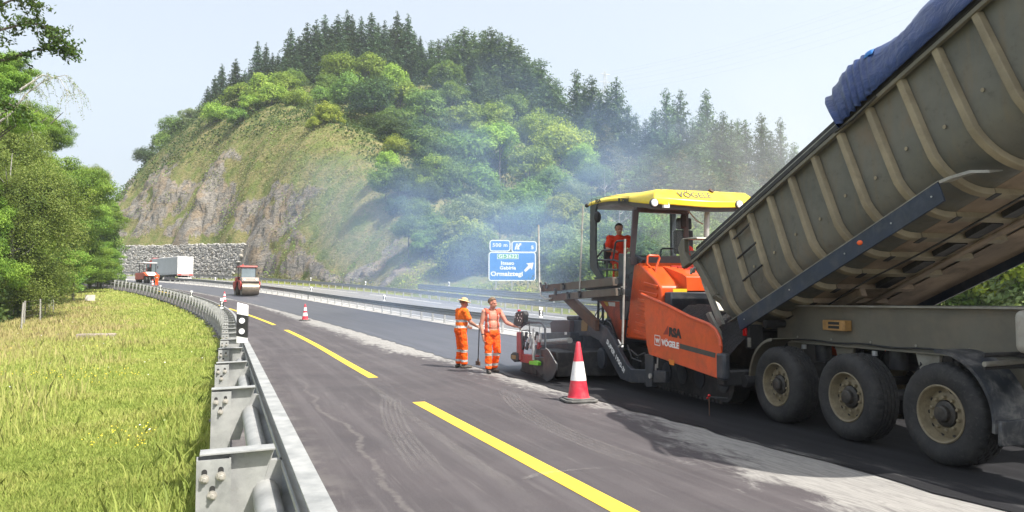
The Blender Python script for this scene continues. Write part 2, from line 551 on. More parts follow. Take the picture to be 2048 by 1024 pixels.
EDGE = 2.82
def old_asphalt():
    t = NT('worn reddish asphalt')
    u, s, o = road_uv(t)
    pos = t.n('ShaderNodeNewGeometry').outputs['Position']
    big = t.noise(pos, 0.5, 5, 0.6); mid = t.noise(pos, 3.5, 5, 0.65); grit = t.noise(pos, 160, 2, 0.6)
    streak = t.noise(t.scaled(u, (0.10, 3.2, 1)), 1.0, 6, 0.6, 0.5)
    streak2 = t.noise(t.scaled(u, (0.55, 8, 1)), 1.0, 4, 0.6, 1.5)
    c = t.mix(t.ramp(big, 0.3, 0.7), (0.050, 0.0435, 0.047), (0.070, 0.061, 0.065))
    c = t.mix(t.math('MULTIPLY', t.ramp(streak, 0.42, 0.68), 0.45), c, (0.112, 0.102, 0.105))
    c = t.mix(t.math('MULTIPLY', t.ramp(streak2, 0.54, 0.76), 0.28), c, (0.165, 0.152, 0.148))
    c = t.mix(t.math('MULTIPLY', t.ramp(mid, 0.5, 0.75), 0.35), c, (0.05, 0.044, 0.05))
    c = t.mix(t.math('MULTIPLY', t.ramp(grit, 0.56, 0.70), 0.65), c, (0.22, 0.205, 0.20))
    c = t.mix(t.math('MULTIPLY', t.ramp(grit, 0.42, 0.28), 0.5), c, (0.03, 0.027, 0.03))
    # milling dust along the joint with the new lane
    e = t.math('SUBTRACT', EDGE, o)
    w = t.n('ShaderNodeFloatCurve'); 
    wid = t.n('ShaderNodeMapRange'); t.link(s, wid.inputs[0])
    along = t.noise(t.scaled(u, (0.16, 0.0, 1)), 1.0, 3, 0.5)
    near = t.ramp(s, 5.0, 0.5, 0.0, 0.85)
    farm = t.math('MULTIPLY', t.ramp(s, 13.0, 20.0), t.ramp(s, 60.0, 38.0, 0.0, 0.75))
    width = t.math('ADD', t.math('ADD', t.math('MULTIPLY', along, 1.1), -0.18), t.math('ADD', near, farm))
    ragged = t.noise(t.scaled(u, (0.9, 2.6, 1)), 1.3, 8, 0.72, 1.2)
    dd = t.math('SUBTRACT', t.math('ADD', width, t.math('MULTIPLY', t.math('SUBTRACT', ragged, 0.5), 2.6)), t.math('MULTIPLY', e, 1.0))
    dm = t.ramp(dd, -0.15, 0.45)
    fine = t.ramp(t.noise(t.scaled(u, (2.0, 22, 1)), 1.0, 6, 0.7, 1.5), 0.30, 0.62)
    dm = t.math('MULTIPLY', dm, t.math('ADD', t.math('MULTIPLY', fine, 0.55), 0.42))
    c = t.mix(dm, c, (0.31, 0.30, 0.28))
    # old chalky crack line and pale wash on the hard shoulder
    wob = t.noise(t.scaled(u, (0.35, 0.0, 1)), 1.0, 3, 0.5)
    wob2 = t.noise(pos, 9, 4, 0.7)
    ln = t.math('ABSOLUTE', t.math('ADD', t.math('ADD', o, 1.62), t.math('ADD', t.math('MULTIPLY', t.math('SUBTRACT', wob, 0.5), -1.0), t.math('MULTIPLY', t.math('SUBTRACT', wob2, 0.5), 0.16))))
    lm = t.math('MULTIPLY', t.ramp(ln, 0.05, 0.012), t.ramp(mid, 0.3, 0.55))
    c = t.mix(t.math('MULTIPLY', lm, t.ramp(s, 14.0, 6.0, 0.0, 0.17)), c, (0.30, 0.28, 0.25))
    sh = t.math('MULTIPLY', t.ramp(o, -1.75, -2.6), t.ramp(t.noise(pos, 1.6, 7, 0.7), 0.42, 0.66))
    c = t.mix(t.math('MULTIPLY', sh, 0.6), c, (0.21, 0.195, 0.18))
    bmp = t.bump(t.noise(pos, 90, 3, 0.7), 0.35, 0.004)
    t.principled(c, t.ramp(big, 0.3, 0.7, 0.72, 0.88), 0, bmp, 0.35)
    return t.mat
def new_asphalt():
    t = NT('fresh bituminous asphalt')
    u, s, o = road_uv(t); pos = t.n('ShaderNodeNewGeometry').outputs['Position']
    big = t.noise(pos, 0.4, 4, 0.6); grit = t.noise(pos, 120, 3, 0.7)
    streak = t.noise(t.scaled(u, (0.12, 4.0, 1)), 1.0, 5, 0.6)
    c = t.mix(t.ramp(streak, 0.35, 0.7), (0.011, 0.011, 0.013), (0.022, 0.022, 0.025))
    c = t.mix(t.math('MULTIPLY', t.ramp(grit, 0.58, 0.72), 0.6), c, (0.075, 0.072, 0.075))
    dust = t.math('MULTIPLY', t.ramp(t.noise(t.scaled(u, (0.5, 2, 1)), 1, 7, 0.7), 0.5, 0.75), t.ramp(o, 3.6, 2.9))
    c = t.mix(t.math('MULTIPLY', dust, t.ramp(s, 9.0, 2.0)), c, (0.2, 0.19, 0.18))
    # compacted surface behind the screed: smoother, shinier; haze and sheen also painted into colour
    rolled = t.ramp(s, 10.0, 13.0)
    c = t.mix(t.math('MULTIPLY', rolled, 0.85), c, t.mix(t.ramp(streak, 0.35, 0.7), (0.080, 0.083, 0.100), (0.108, 0.110, 0.130)))
    rough = t.math('SUBTRACT', 0.78, t.math('MULTIPLY', rolled, 0.26))
    t.principled(c, rough, 0, t.bump(grit, 0.5, 0.006), t.math('ADD', 0.25, t.math('MULTIPLY', rolled, 0.25)))
    return t.mat
def grey_asphalt():
    t = NT('pale dry asphalt')
    u, s, o = road_uv(t); pos = t.n('ShaderNodeNewGeometry').outputs['Position']
    streak = t.noise(t.scaled(u, (0.05, 2.0, 1)), 1.0, 5, 0.6); grit = t.noise(pos, 60, 3, 0.7)
    c = t.mix(t.ramp(streak, 0.35, 0.65), (0.17, 0.17, 0.168), (0.235, 0.23, 0.225))
    c = t.mix(t.math('MULTIPLY', t.ramp(grit, 0.5, 0.7), 0.3), c, (0.12, 0.12, 0.12))
    t.principled(c, 0.85, 0, None, 0.3); return t.mat
def marking(name, col, wear):
    t = NT(name); pos = t.n('ShaderNodeNewGeometry').outputs['Position']
    n = t.noise(pos, 18, 6, 0.7); g = t.noise(pos, 140, 2, 0.6); b = t.noise(pos, 1.3, 4, 0.6)
    c = t.mix(t.ramp(b, 0.3, 0.7), tuple(x * 0.82 for x in col), col)
    c = t.mix(t.math('MULTIPLY', t.ramp(n, 0.58, 0.74), wear), c, (0.13, 0.12, 0.11))
    c = t.mix(t.math('MULTIPLY', t.ramp(g, 0.56, 0.7), 0.3), c, tuple(x * 0.5 for x in col))
    t.principled(c, 0.65, 0, t.bump(g, 0.4, 0.003), 0.35); return t.mat
M_conc = paint('weathered concrete', (0.40, 0.385, 0.36), 0.9, 0, 0.2, 1.2, (0.2, 0.19, 0.17), 0.5, 0.3, 50)
M_old, M_new, M_grey = old_asphalt(), new_asphalt(), grey_asphalt()
M_yel = marking('yellow road paint', (0.80, 0.55, 0.055), 0.6)
M_wht = marking('white road paint', (0.72, 0.72, 0.70), 0.5)
shoulder_edge = lambda s: -3.25 + 0.12 * np.sin(s * 1.7) + 0.08 * np.sin(s * 4.1 + 1)
strip('road_surface', -45, 215, shoulder_edge, 2.9, 0.0, M_old, 1.5, 7)
joint = lambda s: EDGE + 0.035 * np.sin(s * 2.3) + 0.03 * np.sin(s * 5.9 + 2) + 0.02 * np.sin(s * 13.0)
strip('new_road_surface', -45, 215, joint, 8.35, 0.012, M_new, 0.35, 6)
strip('median_strip', -45, 215, 8.35, 9.5, 0.004, M_conc, 2.5, 3)
strip('opposite_road', -45, 215, 9.5, 19.4, -0.004, M_grey, 3, 6)
for a, b in ((-24, 6.9), (11.0, 31.8), (36.3, 56.5), (60.5, 80.5), (84.5, 104.5)):
    strip('lane_marking', a, b, -0.155, 0.06, 0.004, M_yel, 1.2)
for a in np.arange(-45, 190, 19.6):
    strip('lane_marking', a + 2, a + 18.5, 17.15, 17.32, 0.001, M_wht, 2)
for a in np.arange(-44, 190, 17.0):
    strip('lane_marking', a, a + 5, 13.35, 13.48, 0.001, M_wht, 2)
strip('lane_marking', -45, 200, 9.85, 10.02, 0.001, M_wht, 2.5)

# dusty tyre sweeps and pale saw-cut scratches on the old lane
def dust_mat():
    t = NT('pale dust film'); pos = t.n('ShaderNodeNewGeometry').outputs['Position']
    u, a, b = road_uv(t)
    n = t.noise(pos, 26, 5, 0.7); edge = t.ramp(t.math('ABSOLUTE', t.math('SUBTRACT', b, 0.5)), 0.5, 0.15)
    endf = t.math('MULTIPLY', t.ramp(a, 0.0, 0.2), t.ramp(a, 1.0, 0.75))
    al = t.math('MULTIPLY', t.math('MULTIPLY', edge, endf), t.ramp(n, 0.38, 0.66))
    d = t.n('ShaderNodeBsdfPrincipled'); d.inputs['Base Color'].default_value = (0.40, 0.38, 0.35, 1); d.inputs['Roughness'].default_value = 0.95
    tr = t.n('ShaderNodeBsdfTransparent'); mx = t.n('ShaderNodeMixShader')
    t.link(t.math('MULTIPLY', al, 0.19), mx.inputs[0]); t.link(tr.outputs[0], mx.inputs[1]); t.link(d.outputs[0], mx.inputs[2])
    t.link(mx.outputs[0], t.out.inputs[0]); return t.mat
M_dust = dust_mat()
def sweep_mark(so_pts, width, name='dust_mark', h=0.006):
    """a thin film of dust along points (s, o)"""
    p = np.array(so_pts, float); n = 24
    tt = np.linspace(0, 1, len(p)); T = np.linspace(0, 1, n)
    s = np.interp(T, tt, p[:, 0]); o = np.interp(T, tt, p[:, 1])
    for _ in range(6):
        s[1:-1] = (s[:-2] + 2 * s[1:-1] + s[2:]) / 4; o[1:-1] = (o[:-2] + 2 * o[1:-1] + o[2:]) / 4
    X, Y = RP(s, o); dx = np.gradient(X); dy = np.gradient(Y); L = np.hypot(dx, dy)
    nx, ny = -dy / L, dx / L
    v = []
    for i in range(n):
        for k in (-.5, .5): v.append((X[i] + nx[i] * k * width, Y[i] + ny[i] * k * width, zr(Y[i]) + h))
    ix = np.arange(2 * n).reshape(n, 2)
    q = np.stack([ix[:-1, 0], ix[:-1, 1], ix[1:, 1], ix[1:, 0]], -1)
    me = fast_mesh(name, np.array(v), q, M_dust)
    uv = me.uv_layers.new(name='road'); w = np.stack([np.repeat(T, 2), np.tile([0., 1.], n)], -1)[q.ravel()]
    uv.data.foreach_set('uv', w.astype(np.float32).ravel())
    tag(link_mesh(name, me), kind='structure')
def so_px(*pts):
    out = []
    for px, py in pts:
        Y = 3.0
        while Y < 90 and at(px, py, Y).z > zr(Y): Y += 0.02
        p = at(px, py, Y); out.append(rloc(p.x, p.y))
    return out
for k in range(5):
    d = k * 9
    sweep_mark(so_px((768 + d, 788), (760 + d, 815), (772 + d * 1.2, 860), (800 + d * 1.5, 905), (845 + d * 2, 970)), 0.07, h=0.005 + .0003 * k)
for k in range(5):
    d = k * 8
    sweep_mark(so_px((995 + d, 778), (1008 + d, 800), (1040 + d * 1.2, 830), (1110 + d * 1.5, 870), (1220 + d * 1.8, 915), (1380 + d * 2, 960)), 0.07, h=0.005 + .0003 * k)
sweep_mark(so_px((690, 740), (730, 765), (760, 785), (800, 815), (900, 890), (1010, 965), (1100, 1020)), 0.22, h=0.0072)
sweep_mark(so_px((1042, 962), (1075, 950), (1130, 943), (1250, 934)), 0.09, h=0.0088)
sweep_mark(so_px((1042, 962), (1075, 950), (1130, 943)), 0.12, h=0.0092)
for a, b in (((1030, 790), (1140, 783)), ((1278, 863), (1420, 858)), ((1320, 912), (1440, 905)), ((1330, 928), (1500, 922)), ((1370, 944), (1520, 932)), ((1510, 955), (1700, 945))):
    sweep_mark(so_px(a, ((a[0] + b[0]) / 2, (a[1] + b[1]) / 2 - 2), b), 0.05, h=0.0076)
for q in ((700, 772), (718, 771), (760, 761)[0:2], (800, 776), (845, 800)):
    sweep_mark(so_px((q[0] - 6, q[1] + 1), (q[0], q[1]), (q[0] + 6, q[1] - 1)), 0.10, h=0.0082)

# ---- retaining wall of rough stone blocks --------------------------
def stone_mat():
    t = NT('rough grey limestone'); v = t.n('ShaderNodeNewGeometry').outputs['Position']; oi = t.n('ShaderNodeObjectInfo').outputs['Random']
    n = t.noise(v, 2.5, 6, 0.7); w = t.noise(v, 0.55, 3, 0.6)
    c = t.mix(t.ramp(n, 0.3, 0.7), (0.23, 0.225, 0.21), (0.42, 0.405, 0.375))
    c = t.mix(t.math('MULTIPLY', t.ramp(oi, 0.7, 1.0), 0.5), c, (0.43, 0.36, 0.25))
    c = t.mix(t.math('MULTIPLY', t.ramp(w, 0.5, 0.7), 0.4), c, (0.36, 0.355, 0.35))
    t.principled(c, 0.9, 0, t.bump(n, 0.6, 0.06), 0.2); return t.mat
M_stone = stone_mat()
M_joint = paint('dark earth between stones', (0.17, 0.16, 0.14), 0.95, 0, 0.3, 2)
wall = empty('stone_wall', rp(123, 20.4), 0, 'rough grey stone block retaining wall below the cut slope behind the parked trailer', 'stone wall')
winv = wall.matrix_basis.inverted()
WS0, WS1, WHT = 120.5, 178.0, 6.2
def wall_pt(s, k, proud=0.0):
    x, y = RP(s, 20.2 + 1.7 * k / WHT - proud); return Vector((float(x), float(y), zr(y) - 0.2 + k))
mb = MB(); rows = []
for s in np.arange(WS0 - 0.5, WS1 + 2, 2.0):
    rows.append([wall_pt(s, 0) - wall.location, wall_pt(s, WHT) - wall.location, wall_pt(s, WHT, -1.3) - wall.location, wall_pt(s, 0, -1.3) - wall.location])
mb.loft(rows); mb.build('wall_core', M_joint, wall)
stone_meshes = []
for k in range(7):
    bm = bmesh.new(); bmesh.ops.create_icosphere(bm, subdivisions=2 if k < 3 else 1, radius=0.62)
    for v in bm.verts:
        c = v.co; m = max(abs(c.x), abs(c.y), abs(c.z)); q = c / m * 0.5
        v.co = c.lerp(q, 0.65) + Vector((mn.noise(c * 1.8 + Vector((k * 7, 0, 0))), mn.noise(c * 1.8 + Vector((0, k * 5, 3))), mn.noise(c * 1.7 + Vector((9, 2, k))))) * 0.2
    me = bpy.data.meshes.new('stone'); bm.to_mesh(me); bm.free(); me.materials.append(M_stone); stone_meshes.append(me)
spots = []
k = 0.0; row = 0
while k < WHT - 0.1:
    hh = rnd.uniform(0.32, 0.5); s = WS0 + rnd.uniform(0, 0.6) + 0.42 * (WHT - k) / WHT * 0
    while s < WS1:
        L = rnd.uniform(0.45, 0.95)
        if s + L / 2 > WS0 + (WHT - k) * 0.25:
            spots.append((s + L / 2, k + hh / 2 + rnd.uniform(-.12, .12), L * rnd.uniform(.85, 1.25), hh * rnd.uniform(0.75, 1.45)))
        s += L * 0.98
    k += hh * 0.93; row += 1
spots.sort(key=lambda q: wall_pt(q[0], q[1]).length / q[2])
rest_v = []; rest_f = []
for n_, (s, k, L, hh) in enumerate(spots):
    c = wall_pt(s, k, 0.12 + rnd.uniform(0, 0.12)); t_ = rheading(s)
    e = Euler((rnd.uniform(-.38, .30), rnd.uniform(-.1, .1), t_ + rnd.uniform(-.2, .2))).to_matrix().to_4x4()
    me = stone_meshes[rnd.randrange(7)]
    mt = Matrix.Translation(c - wall.location) @ e @ Matrix.Diagonal((0.55, L * 1.02, hh * 1.05, 1))
    if n_ < 295:
        o = link_mesh('stone', me, wall); o.matrix_local = mt
    else:
        b = len(rest_v); rest_v.extend([mt @ v.co for v in me.vertices]); rest_f.extend([[b + i for i in p.vertices] for p in me.polygons])
me = bpy.data.meshes.new('stone_courses'); me.from_pydata([tuple(v) for v in rest_v], [], rest_f); me.materials.append(M_stone)
tag(link_mesh('stone_courses', me, wall), kind='stuff')
# ================================================================== BARRIERS, DELINEATORS, CONES, SIGN, FENCE
def galv():
    t = NT('galvanised steel'); v = t.n('ShaderNodeNewGeometry').outputs['Position']
    n = t.noise(v, 7, 6, 0.65); sp = t.n('ShaderNodeTexVoronoi', feature='F1'); sp.inputs['Scale'].default_value = 45; t.link(v, sp.inputs['Vector'])
    f = t.noise(v, 55, 4, 0.7)
    c = t.mix(t.ramp(n, 0.3, 0.7), (0.26, 0.268, 0.265), (0.40, 0.405, 0.395))
    c = t.mix(t.math('MULTIPLY', t.n('ShaderNodeSeparateColor', i_0=sp.outputs['Color']).outputs[0], 0.16), c, (0.50, 0.50, 0.485))
    c = t.mix(t.math('MULTIPLY', t.ramp(f, 0.56, 0.72), 0.35), c, (0.27, 0.26, 0.235))
    t.principled(c, t.ramp(n, 0.3, 0.7, 0.52, 0.72), 0.35, t.bump(f, 0.08, 0.004), 0.4); return t.mat
M_galv = galv()
M_bolt = paint('dull zinc bolts', (0.42, 0.40, 0.36), 0.55, 0.5, 0.2, 30)
M_dark = paint('slot shadow gap', (0.03, 0.03, 0.03), 0.9)

def sweep_rail(profile, s0, s1, o_fn, n, org):
    """closed section (do, z) swept along the road; returns MB relative to org"""
    mb = MB(); rings = []
    for s in np.linspace(s0, s1, n):
        r = []
        for do, z in profile:
            x, y = RP(s, o_fn + do); r.append(Vector((float(x), float(y), zr(y) + z)) - org)
        rings.append(r)
    mb.loft(rings); return mb
def beam_profile(z0, z1, depth, face, waves=2, th=0.006):
    """W-beam section, face=+1 bulges toward larger o"""
    n = 8 * waves; out = []
    for i in range(n + 1):
        u = i / n; d = depth * (0.5 - 0.5 * math.cos(2 * math.pi * waves * u))
        d = min(depth * .86, max(depth * .14, d))
        out.append((face * d, z0 + (z1 - z0) * u))
    back = [(a - face * th, z) for a, z in out[::-1]]
    return out + back

# --- left barrier, seen from behind: C posts, spacers, tube and deep beam
ORG = rp(-4, -3.10)
lb = empty('crash_barrier', ORG, 0, 'tall galvanised crash barrier curving along the grass verge, seen from its post side', 'crash barrier')
S_FIRST = rloc(-1.10, 2.72)[0]
POST_O = -3.10
def c_post():
    mb = MB()   # C section: web faces the camera (local -y), flanges run away from it
    mb.box(-0.058, 0.058, -0.030, -0.024, -0.05, 1.13)
    mb.box(-0.058, -0.052, -0.0239, 0.045, -0.05, 1.13); mb.box(0.052, 0.058, -0.0239, 0.045, -0.05, 1.13)
    mb.box(-0.0519, -0.036, 0.039, 0.045, -0.05, 1.13); mb.box(0.036, 0.0519, 0.039, 0.045, -0.05, 1.13)
    return mb.mesh('post', M_galv)
def spacer_me():
    mb = MB()
    # folded plate: vertical web, top flange and sloping end flange in one sheet, plus its tongue to the beam
    mb.prism([(-0.050, 0.020, 1.142), (0.200, 0.020, 1.148), (0.115, 0.020, 0.82), (-0.050, 0.020, 0.82)], (0, 0.005, 0))
    mb.prism([(-0.054, -0.022, 1.1425), (0.205, -0.022, 1.1485), (0.205, 0.075, 1.1485), (-0.054, 0.075, 1.1425)], (0, 0, 0.005))
    mb.prism([(0.201, 0.0195, 1.149), (0.201, 0.075, 1.149), (0.116, 0.075, 0.82), (0.116, 0.0195, 0.82)], (0.004, 0, 0))
    mb.box(0.16, 0.235, 0.026, 0.070, 0.93, 1.10)
    return mb.mesh('spacer', M_galv)
def bolt_me():
    mb = MB(); mb.lathe([(0.017, 0.0), (0.017, -0.004)], (0, 0, 0), 'Y', 14)
    mb.lathe([(0.0125, -0.0041), (0.0125, -0.013)], (0, 0, 0), 'Y', 6); mb.lathe([(0.0065, -0.0131), (0.0065, -0.024)], (0, 0, 0), 'Y', 10)
    return mb.mesh('bolt', M_bolt)
def slot_me():
    mb = MB(); pts = []
    for i in range(9): a = math.pi * i / 8; pts.append((0.0095 * math.cos(a), 0, 0.024 + 0.0095 * math.sin(a)))
    for i in range(9): a = math.pi + math.pi * i / 8; pts.append((0.0095 * math.cos(a), 0, 0.0095 * math.sin(a)))
    mb.prism(pts, (0, 0.002, 0)); return mb.mesh('slot', M_dark)
me_post, me_sp, me_bolt, me_slot = c_post(), spacer_me(), bolt_me(), slot_me()
k = 0; s = S_FIRST
while s < 112:
    p = rp(s, POST_O); hd = rheading(s)
    po = link_mesh('post', me_post, lb); po.location = p - ORG
    po.rotation_euler = (rnd.uniform(-.006, .006), rnd.uniform(-.006, .006), hd + rnd.uniform(-.03, .03))
    spc = link_mesh('spacer', me_sp, lb); spc.location = p - ORG; spc.rotation_euler = (0, 0, hd)
    if k < 14:
        for bx, bz in ((-0.031, 1.065), (0.024, 1.070), (-0.004, 1.005)):
            b = link_mesh('bolt', me_bolt, po); b.location = (bx, -0.0302, bz); b.rotation_euler = (0, rnd.uniform(0, 1), 0)
            sl = link_mesh('slot', me_slot, po); sl.location = (bx, -0.0312, bz)
    k += 1; s += 2.1
thrie = beam_profile(0.78, 1.10, 0.08, 1, 2)
s = S_FIRST - 6.3
while s < 112:
    n = 5
    sweep_rail([(0.238, 1.1545), (0.304, 1.1565), (0.310, 1.10), (0.304, 1.10), (0.299, 1.150), (0.238, 1.1485)], s, s + 4.188, POST_O, n, ORG).build('top_rail', M_galv, lb)
    sweep_rail([(a + 0.222, z) for a, z in thrie], s, s + 4.188, POST_O, n, ORG).build('upper_beam', M_galv, lb)
    sweep_rail([(a + 0.222, z - 0.40) for a, z in thrie], s, s + 4.188, POST_O, n, ORG).build('lower_beam', M_galv, lb)
    mb = MB(); mb.tube([rp(q, POST_O + 0.176, 0.985) - ORG for q in np.linspace(s, s + 4.19, 6)], 0.048, 14); mb.build('tube_rail', M_galv, lb)
    s += 4.2

# --- median barrier with a lower guard screen, and the two barriers beyond
def w_barrier(name, o, s0, s1, zt, face, label, screen=False, h0=0.32, post_side=-1, posts=True, ramp=None):
    org = rp(s0, o); root = empty(name, org, 0, label, 'crash barrier')
    prof = [(a, z) for a, z in beam_profile(zt - h0, zt, 0.085, face)]
    mbp = MB()
    if post_side: mbp.box(-0.05, 0.05, -0.03, 0.03, -0.05, zt - 0.04); mbp.box(0.05 if face > 0 else -0.12, 0.12 if face > 0 else -0.05, -0.05, 0.05, zt - h0 + .05, zt - 0.06)
    mep = mbp.mesh('post', M_galv)
    s = s0
    while s < s1:
        e = min(s + 4.0, s1)
        sweep_rail([(a + face * 0.125, z) for a, z in prof], s, e - 0.01, o, 4, org).build('beam', M_galv, root)
        sweep_rail([(face * 0.10, zt), (face * 0.21, zt + 0.004), (face * 0.21, zt + 0.03), (face * 0.10, zt + 0.026)], s, e - 0.01, o, 4, org).build('top_edge', M_galv, root)
        if screen:
            for q in (s, s + 2.0):
                if q + 1.96 <= s1:
                    sweep_rail([(face * 0.13, 0.05), (face * 0.15, 0.06), (face * 0.15, 0.19), (face * 0.18, 0.22), (face * 0.18, 0.25), (face * 0.15, 0.28), (face * 0.15, 0.40), (face * 0.13, 0.42)],
                               q + 0.02, q + 1.97, o, 2, org).build('guard_panel', M_galv, root)
        for q in (s, s + 2.0):
            p = rp(q, o); po = link_mesh('post', mep, root); po.location = p - org; po.rotation_euler = (0, 0, rheading(q))
        s += 4.0
    return root
w_barrier('crash_barrier', 8.75, -20, 120, 0.80, -1, 'low galvanised median crash barrier beside the fresh black lane')
w_barrier('crash_barrier', 18.5, -20, 178, 0.80, -1, 'grey crash barrier along the far edge of the opposite carriageway under the cut slope')
w_barrier('crash_barrier', 20.3, -20, 66, 1.25, -1, 'second taller grey crash barrier behind the far one near the blue sign', h0=0.5)

# --- delineators
M_white = paint('white delineator plastic', (0.80, 0.80, 0.79), 0.45, 0, 0.06, 8, (0.5, 0.5, 0.46), 0.25)
M_black = paint('black plastic', (0.018, 0.018, 0.02), 0.4, 0, 0.2, 8, (0.12, 0.12, 0.11), 0.25)
M_refl = paint('white reflector', (0.85, 0.86, 0.86), 0.25, 0, 0.05, 30)
def delineator(loc, rz, label, cat='delineator post', group='delineator posts on the barriers', h=0.42, w=0.13):
    root = empty('delineator_post', loc, rz, label, cat, group)
    mb = MB(); s = w / 2
    mb.prism([(-s, -0.02, 0), (s, -0.02, 0), (s, -0.02, h * .93), (-s, -0.02, h)], (0, 0.04, 0)); mb.build('body', M_white, root, bevel=0.004)
    mb = MB(); mb.prism([(-s - .002, -0.023, h * .18), (s + .002, -0.023, h * .13), (s + .002, -0.023, h * .67), (-s - .002, -0.023, h * .72)], (0, 0.046, 0)); mb.build('black_panel', M_black, root)
    for zc in (0.29, 0.55):
        mb = MB(); mb.lathe([(w * .27, -0.0275), (w * .27, -0.0235)], (0, 0, h * zc), 'Y', 20); mb.build('reflector', M_refl, root)
    return root
p = rp(rloc(-3.10, 8.5)[0], POST_O + 0.02, 1.20)
delineator(at(484, 686, 8.45), R(8), 'large black and white delineator post with two white dots, nearest on the left barrier', h=0.46, w=0.118)
for (px, py), hh, lab in (((443.5, 617), 0.45, 'black and white delineator on the left barrier with a cone tip above it'),
                     ((383, 594), 0.45, 'small white topped delineator on the left barrier, third along'),
                     ((321, 579.5), 0.42, 'small delineator on the left barrier where it starts to straighten, fourth along'),
                     ((253, 565), 0.42, 'farthest tiny delineator at the end of the left barrier beside the trees')):
    Y = 10.0
    while Y < 150 and at(px, py, Y).z > zr(Y) + 1.15: Y += 0.1
    delineator(at(px, py, Y), R(14), lab, h=hh, w=0.14)
for s_, o_, h_, lab in ((65.5, 8.9, 0.8, 'small white delineator on the median barrier right of the tandem roller'),
                    (46.0, 8.9, 0.8, 'white delineator on the median barrier left of the straw hat worker'),
                    (22.3, 8.9, 0.8, 'white delineator on the median barrier just behind the paver control panel'),
                    (100, 8.9, 0.8, 'tiny delineator on the median barrier between the two rollers'),
                    (92, 18.7, 0.8, 'tiny white delineator on the far barrier below the rusty rock, left one'),
                    (76, 18.7, 0.8, 'tiny white delineator on the far barrier before the forest edge'),
                    (60, 20.5, 1.25, 'small white delineator on the taller far barrier left of the blue sign')):
    delineator(rp(s_, o_, h_ + 0.03), rheading(s_), lab, h=0.44, w=0.16)

# --- traffic cones
def plastic(name, col):
    return paint(name, col, 0.42, 0, 0.10, 4, (0.33, 0.27, 0.24), 0.22)
M_red = plastic('faded red cone plastic', (0.66, 0.028, 0.055))
M_cw = plastic('white cone sleeve', (0.80, 0.79, 0.77))
M_rubber = paint('grey recycled rubber', (0.12, 0.12, 0.115), 0.8, 0, 0.25, 6, (0.25, 0.24, 0.22), 0.5)
def cone(loc, rz, label, bands, H=0.98, group='red and white traffic cones'):
    root = empty('traffic_cone', loc, rz, label, 'traffic cone', group)
    mb = MB()
    def octo(h, z): c = h * 0.7; return [(-h, -c, z), (-c, -h, z), (c, -h, z), (h, -c, z), (h, c, z), (c, h, z), (-c, h, z), (-h, c, z)]
    mb.prism(octo(0.285, 0.004), (0, 0, 0.036)); mb.prism(octo(0.245, 0.0405), (0, 0, 0.022)); mb.build('base', M_rubber, root, bevel=0.008)
    r0, r1, z0 = 0.178, 0.036, 0.063
    rad = lambda z: r0 + (r1 - r0) * (z - z0) / (H - z0)
    for a, b, kind in bands:
        za, zb = z0 + (H - z0) * a, z0 + (H - z0) * b
        e = 0.0025 if kind == 'w' else 0
        prof = [(rad(za) + e, za), (rad((za + zb) / 2) + e, (za + zb) / 2), (rad(zb) + e, zb)]
        if b > .99: prof += [(rad(zb) * .75, zb + 0.012), (rad(zb) * .6, zb + 0.002), (rad(zb) * .55, zb - 0.06)]
        if a < .01: prof = [(rad(za) + 0.012, za - 0.001), (rad(za) + 0.011, za + 0.012), (rad(za), za + 0.016)] + prof[1:]
        mb = MB(); mb.lathe(prof, (0, 0, 0), 'Z', 40); mb.build('sleeve' if kind == 'w' else 'cone_body', M_cw if kind == 'w' else M_red, root)
    return root
def ground_px(px, py):
    Y = 3.0
    while Y < 200 and at(px, py, Y).z > zr(Y): Y += 0.02
    p = at(px, py, Y); return Vector((p.x, p.y, zr(p.y)))
B1 = [(0, .31, 'r'), (.31, .655, 'w'), (.655, 1, 'r')]
B2 = [(0, .22, 'r'), (.22, .44, 'w'), (.44, .57, 'r'), (.57, .8, 'w'), (.8, 1, 'r')]
cone(ground_px(1157, 803) + Vector((0, 0, .008)), R(12), 'large red and white traffic cone standing in front of the paver screed', B1)
cone(ground_px(610, 641) + Vector((0, 0, .008)), R(40), 'small banded traffic cone alone on the dusty joint of the old lane', B2, H=0.95)
cone(rp(66, 1.2, .008), R(10), 'traffic cone mostly hidden behind the second delineator', B2, H=0.95)
cone(ground_px(305, 573) + Vector((0, 0, .008)), R(25), 'traffic cone in front of the wheels of the pneumatic roller', B2, H=0.95)

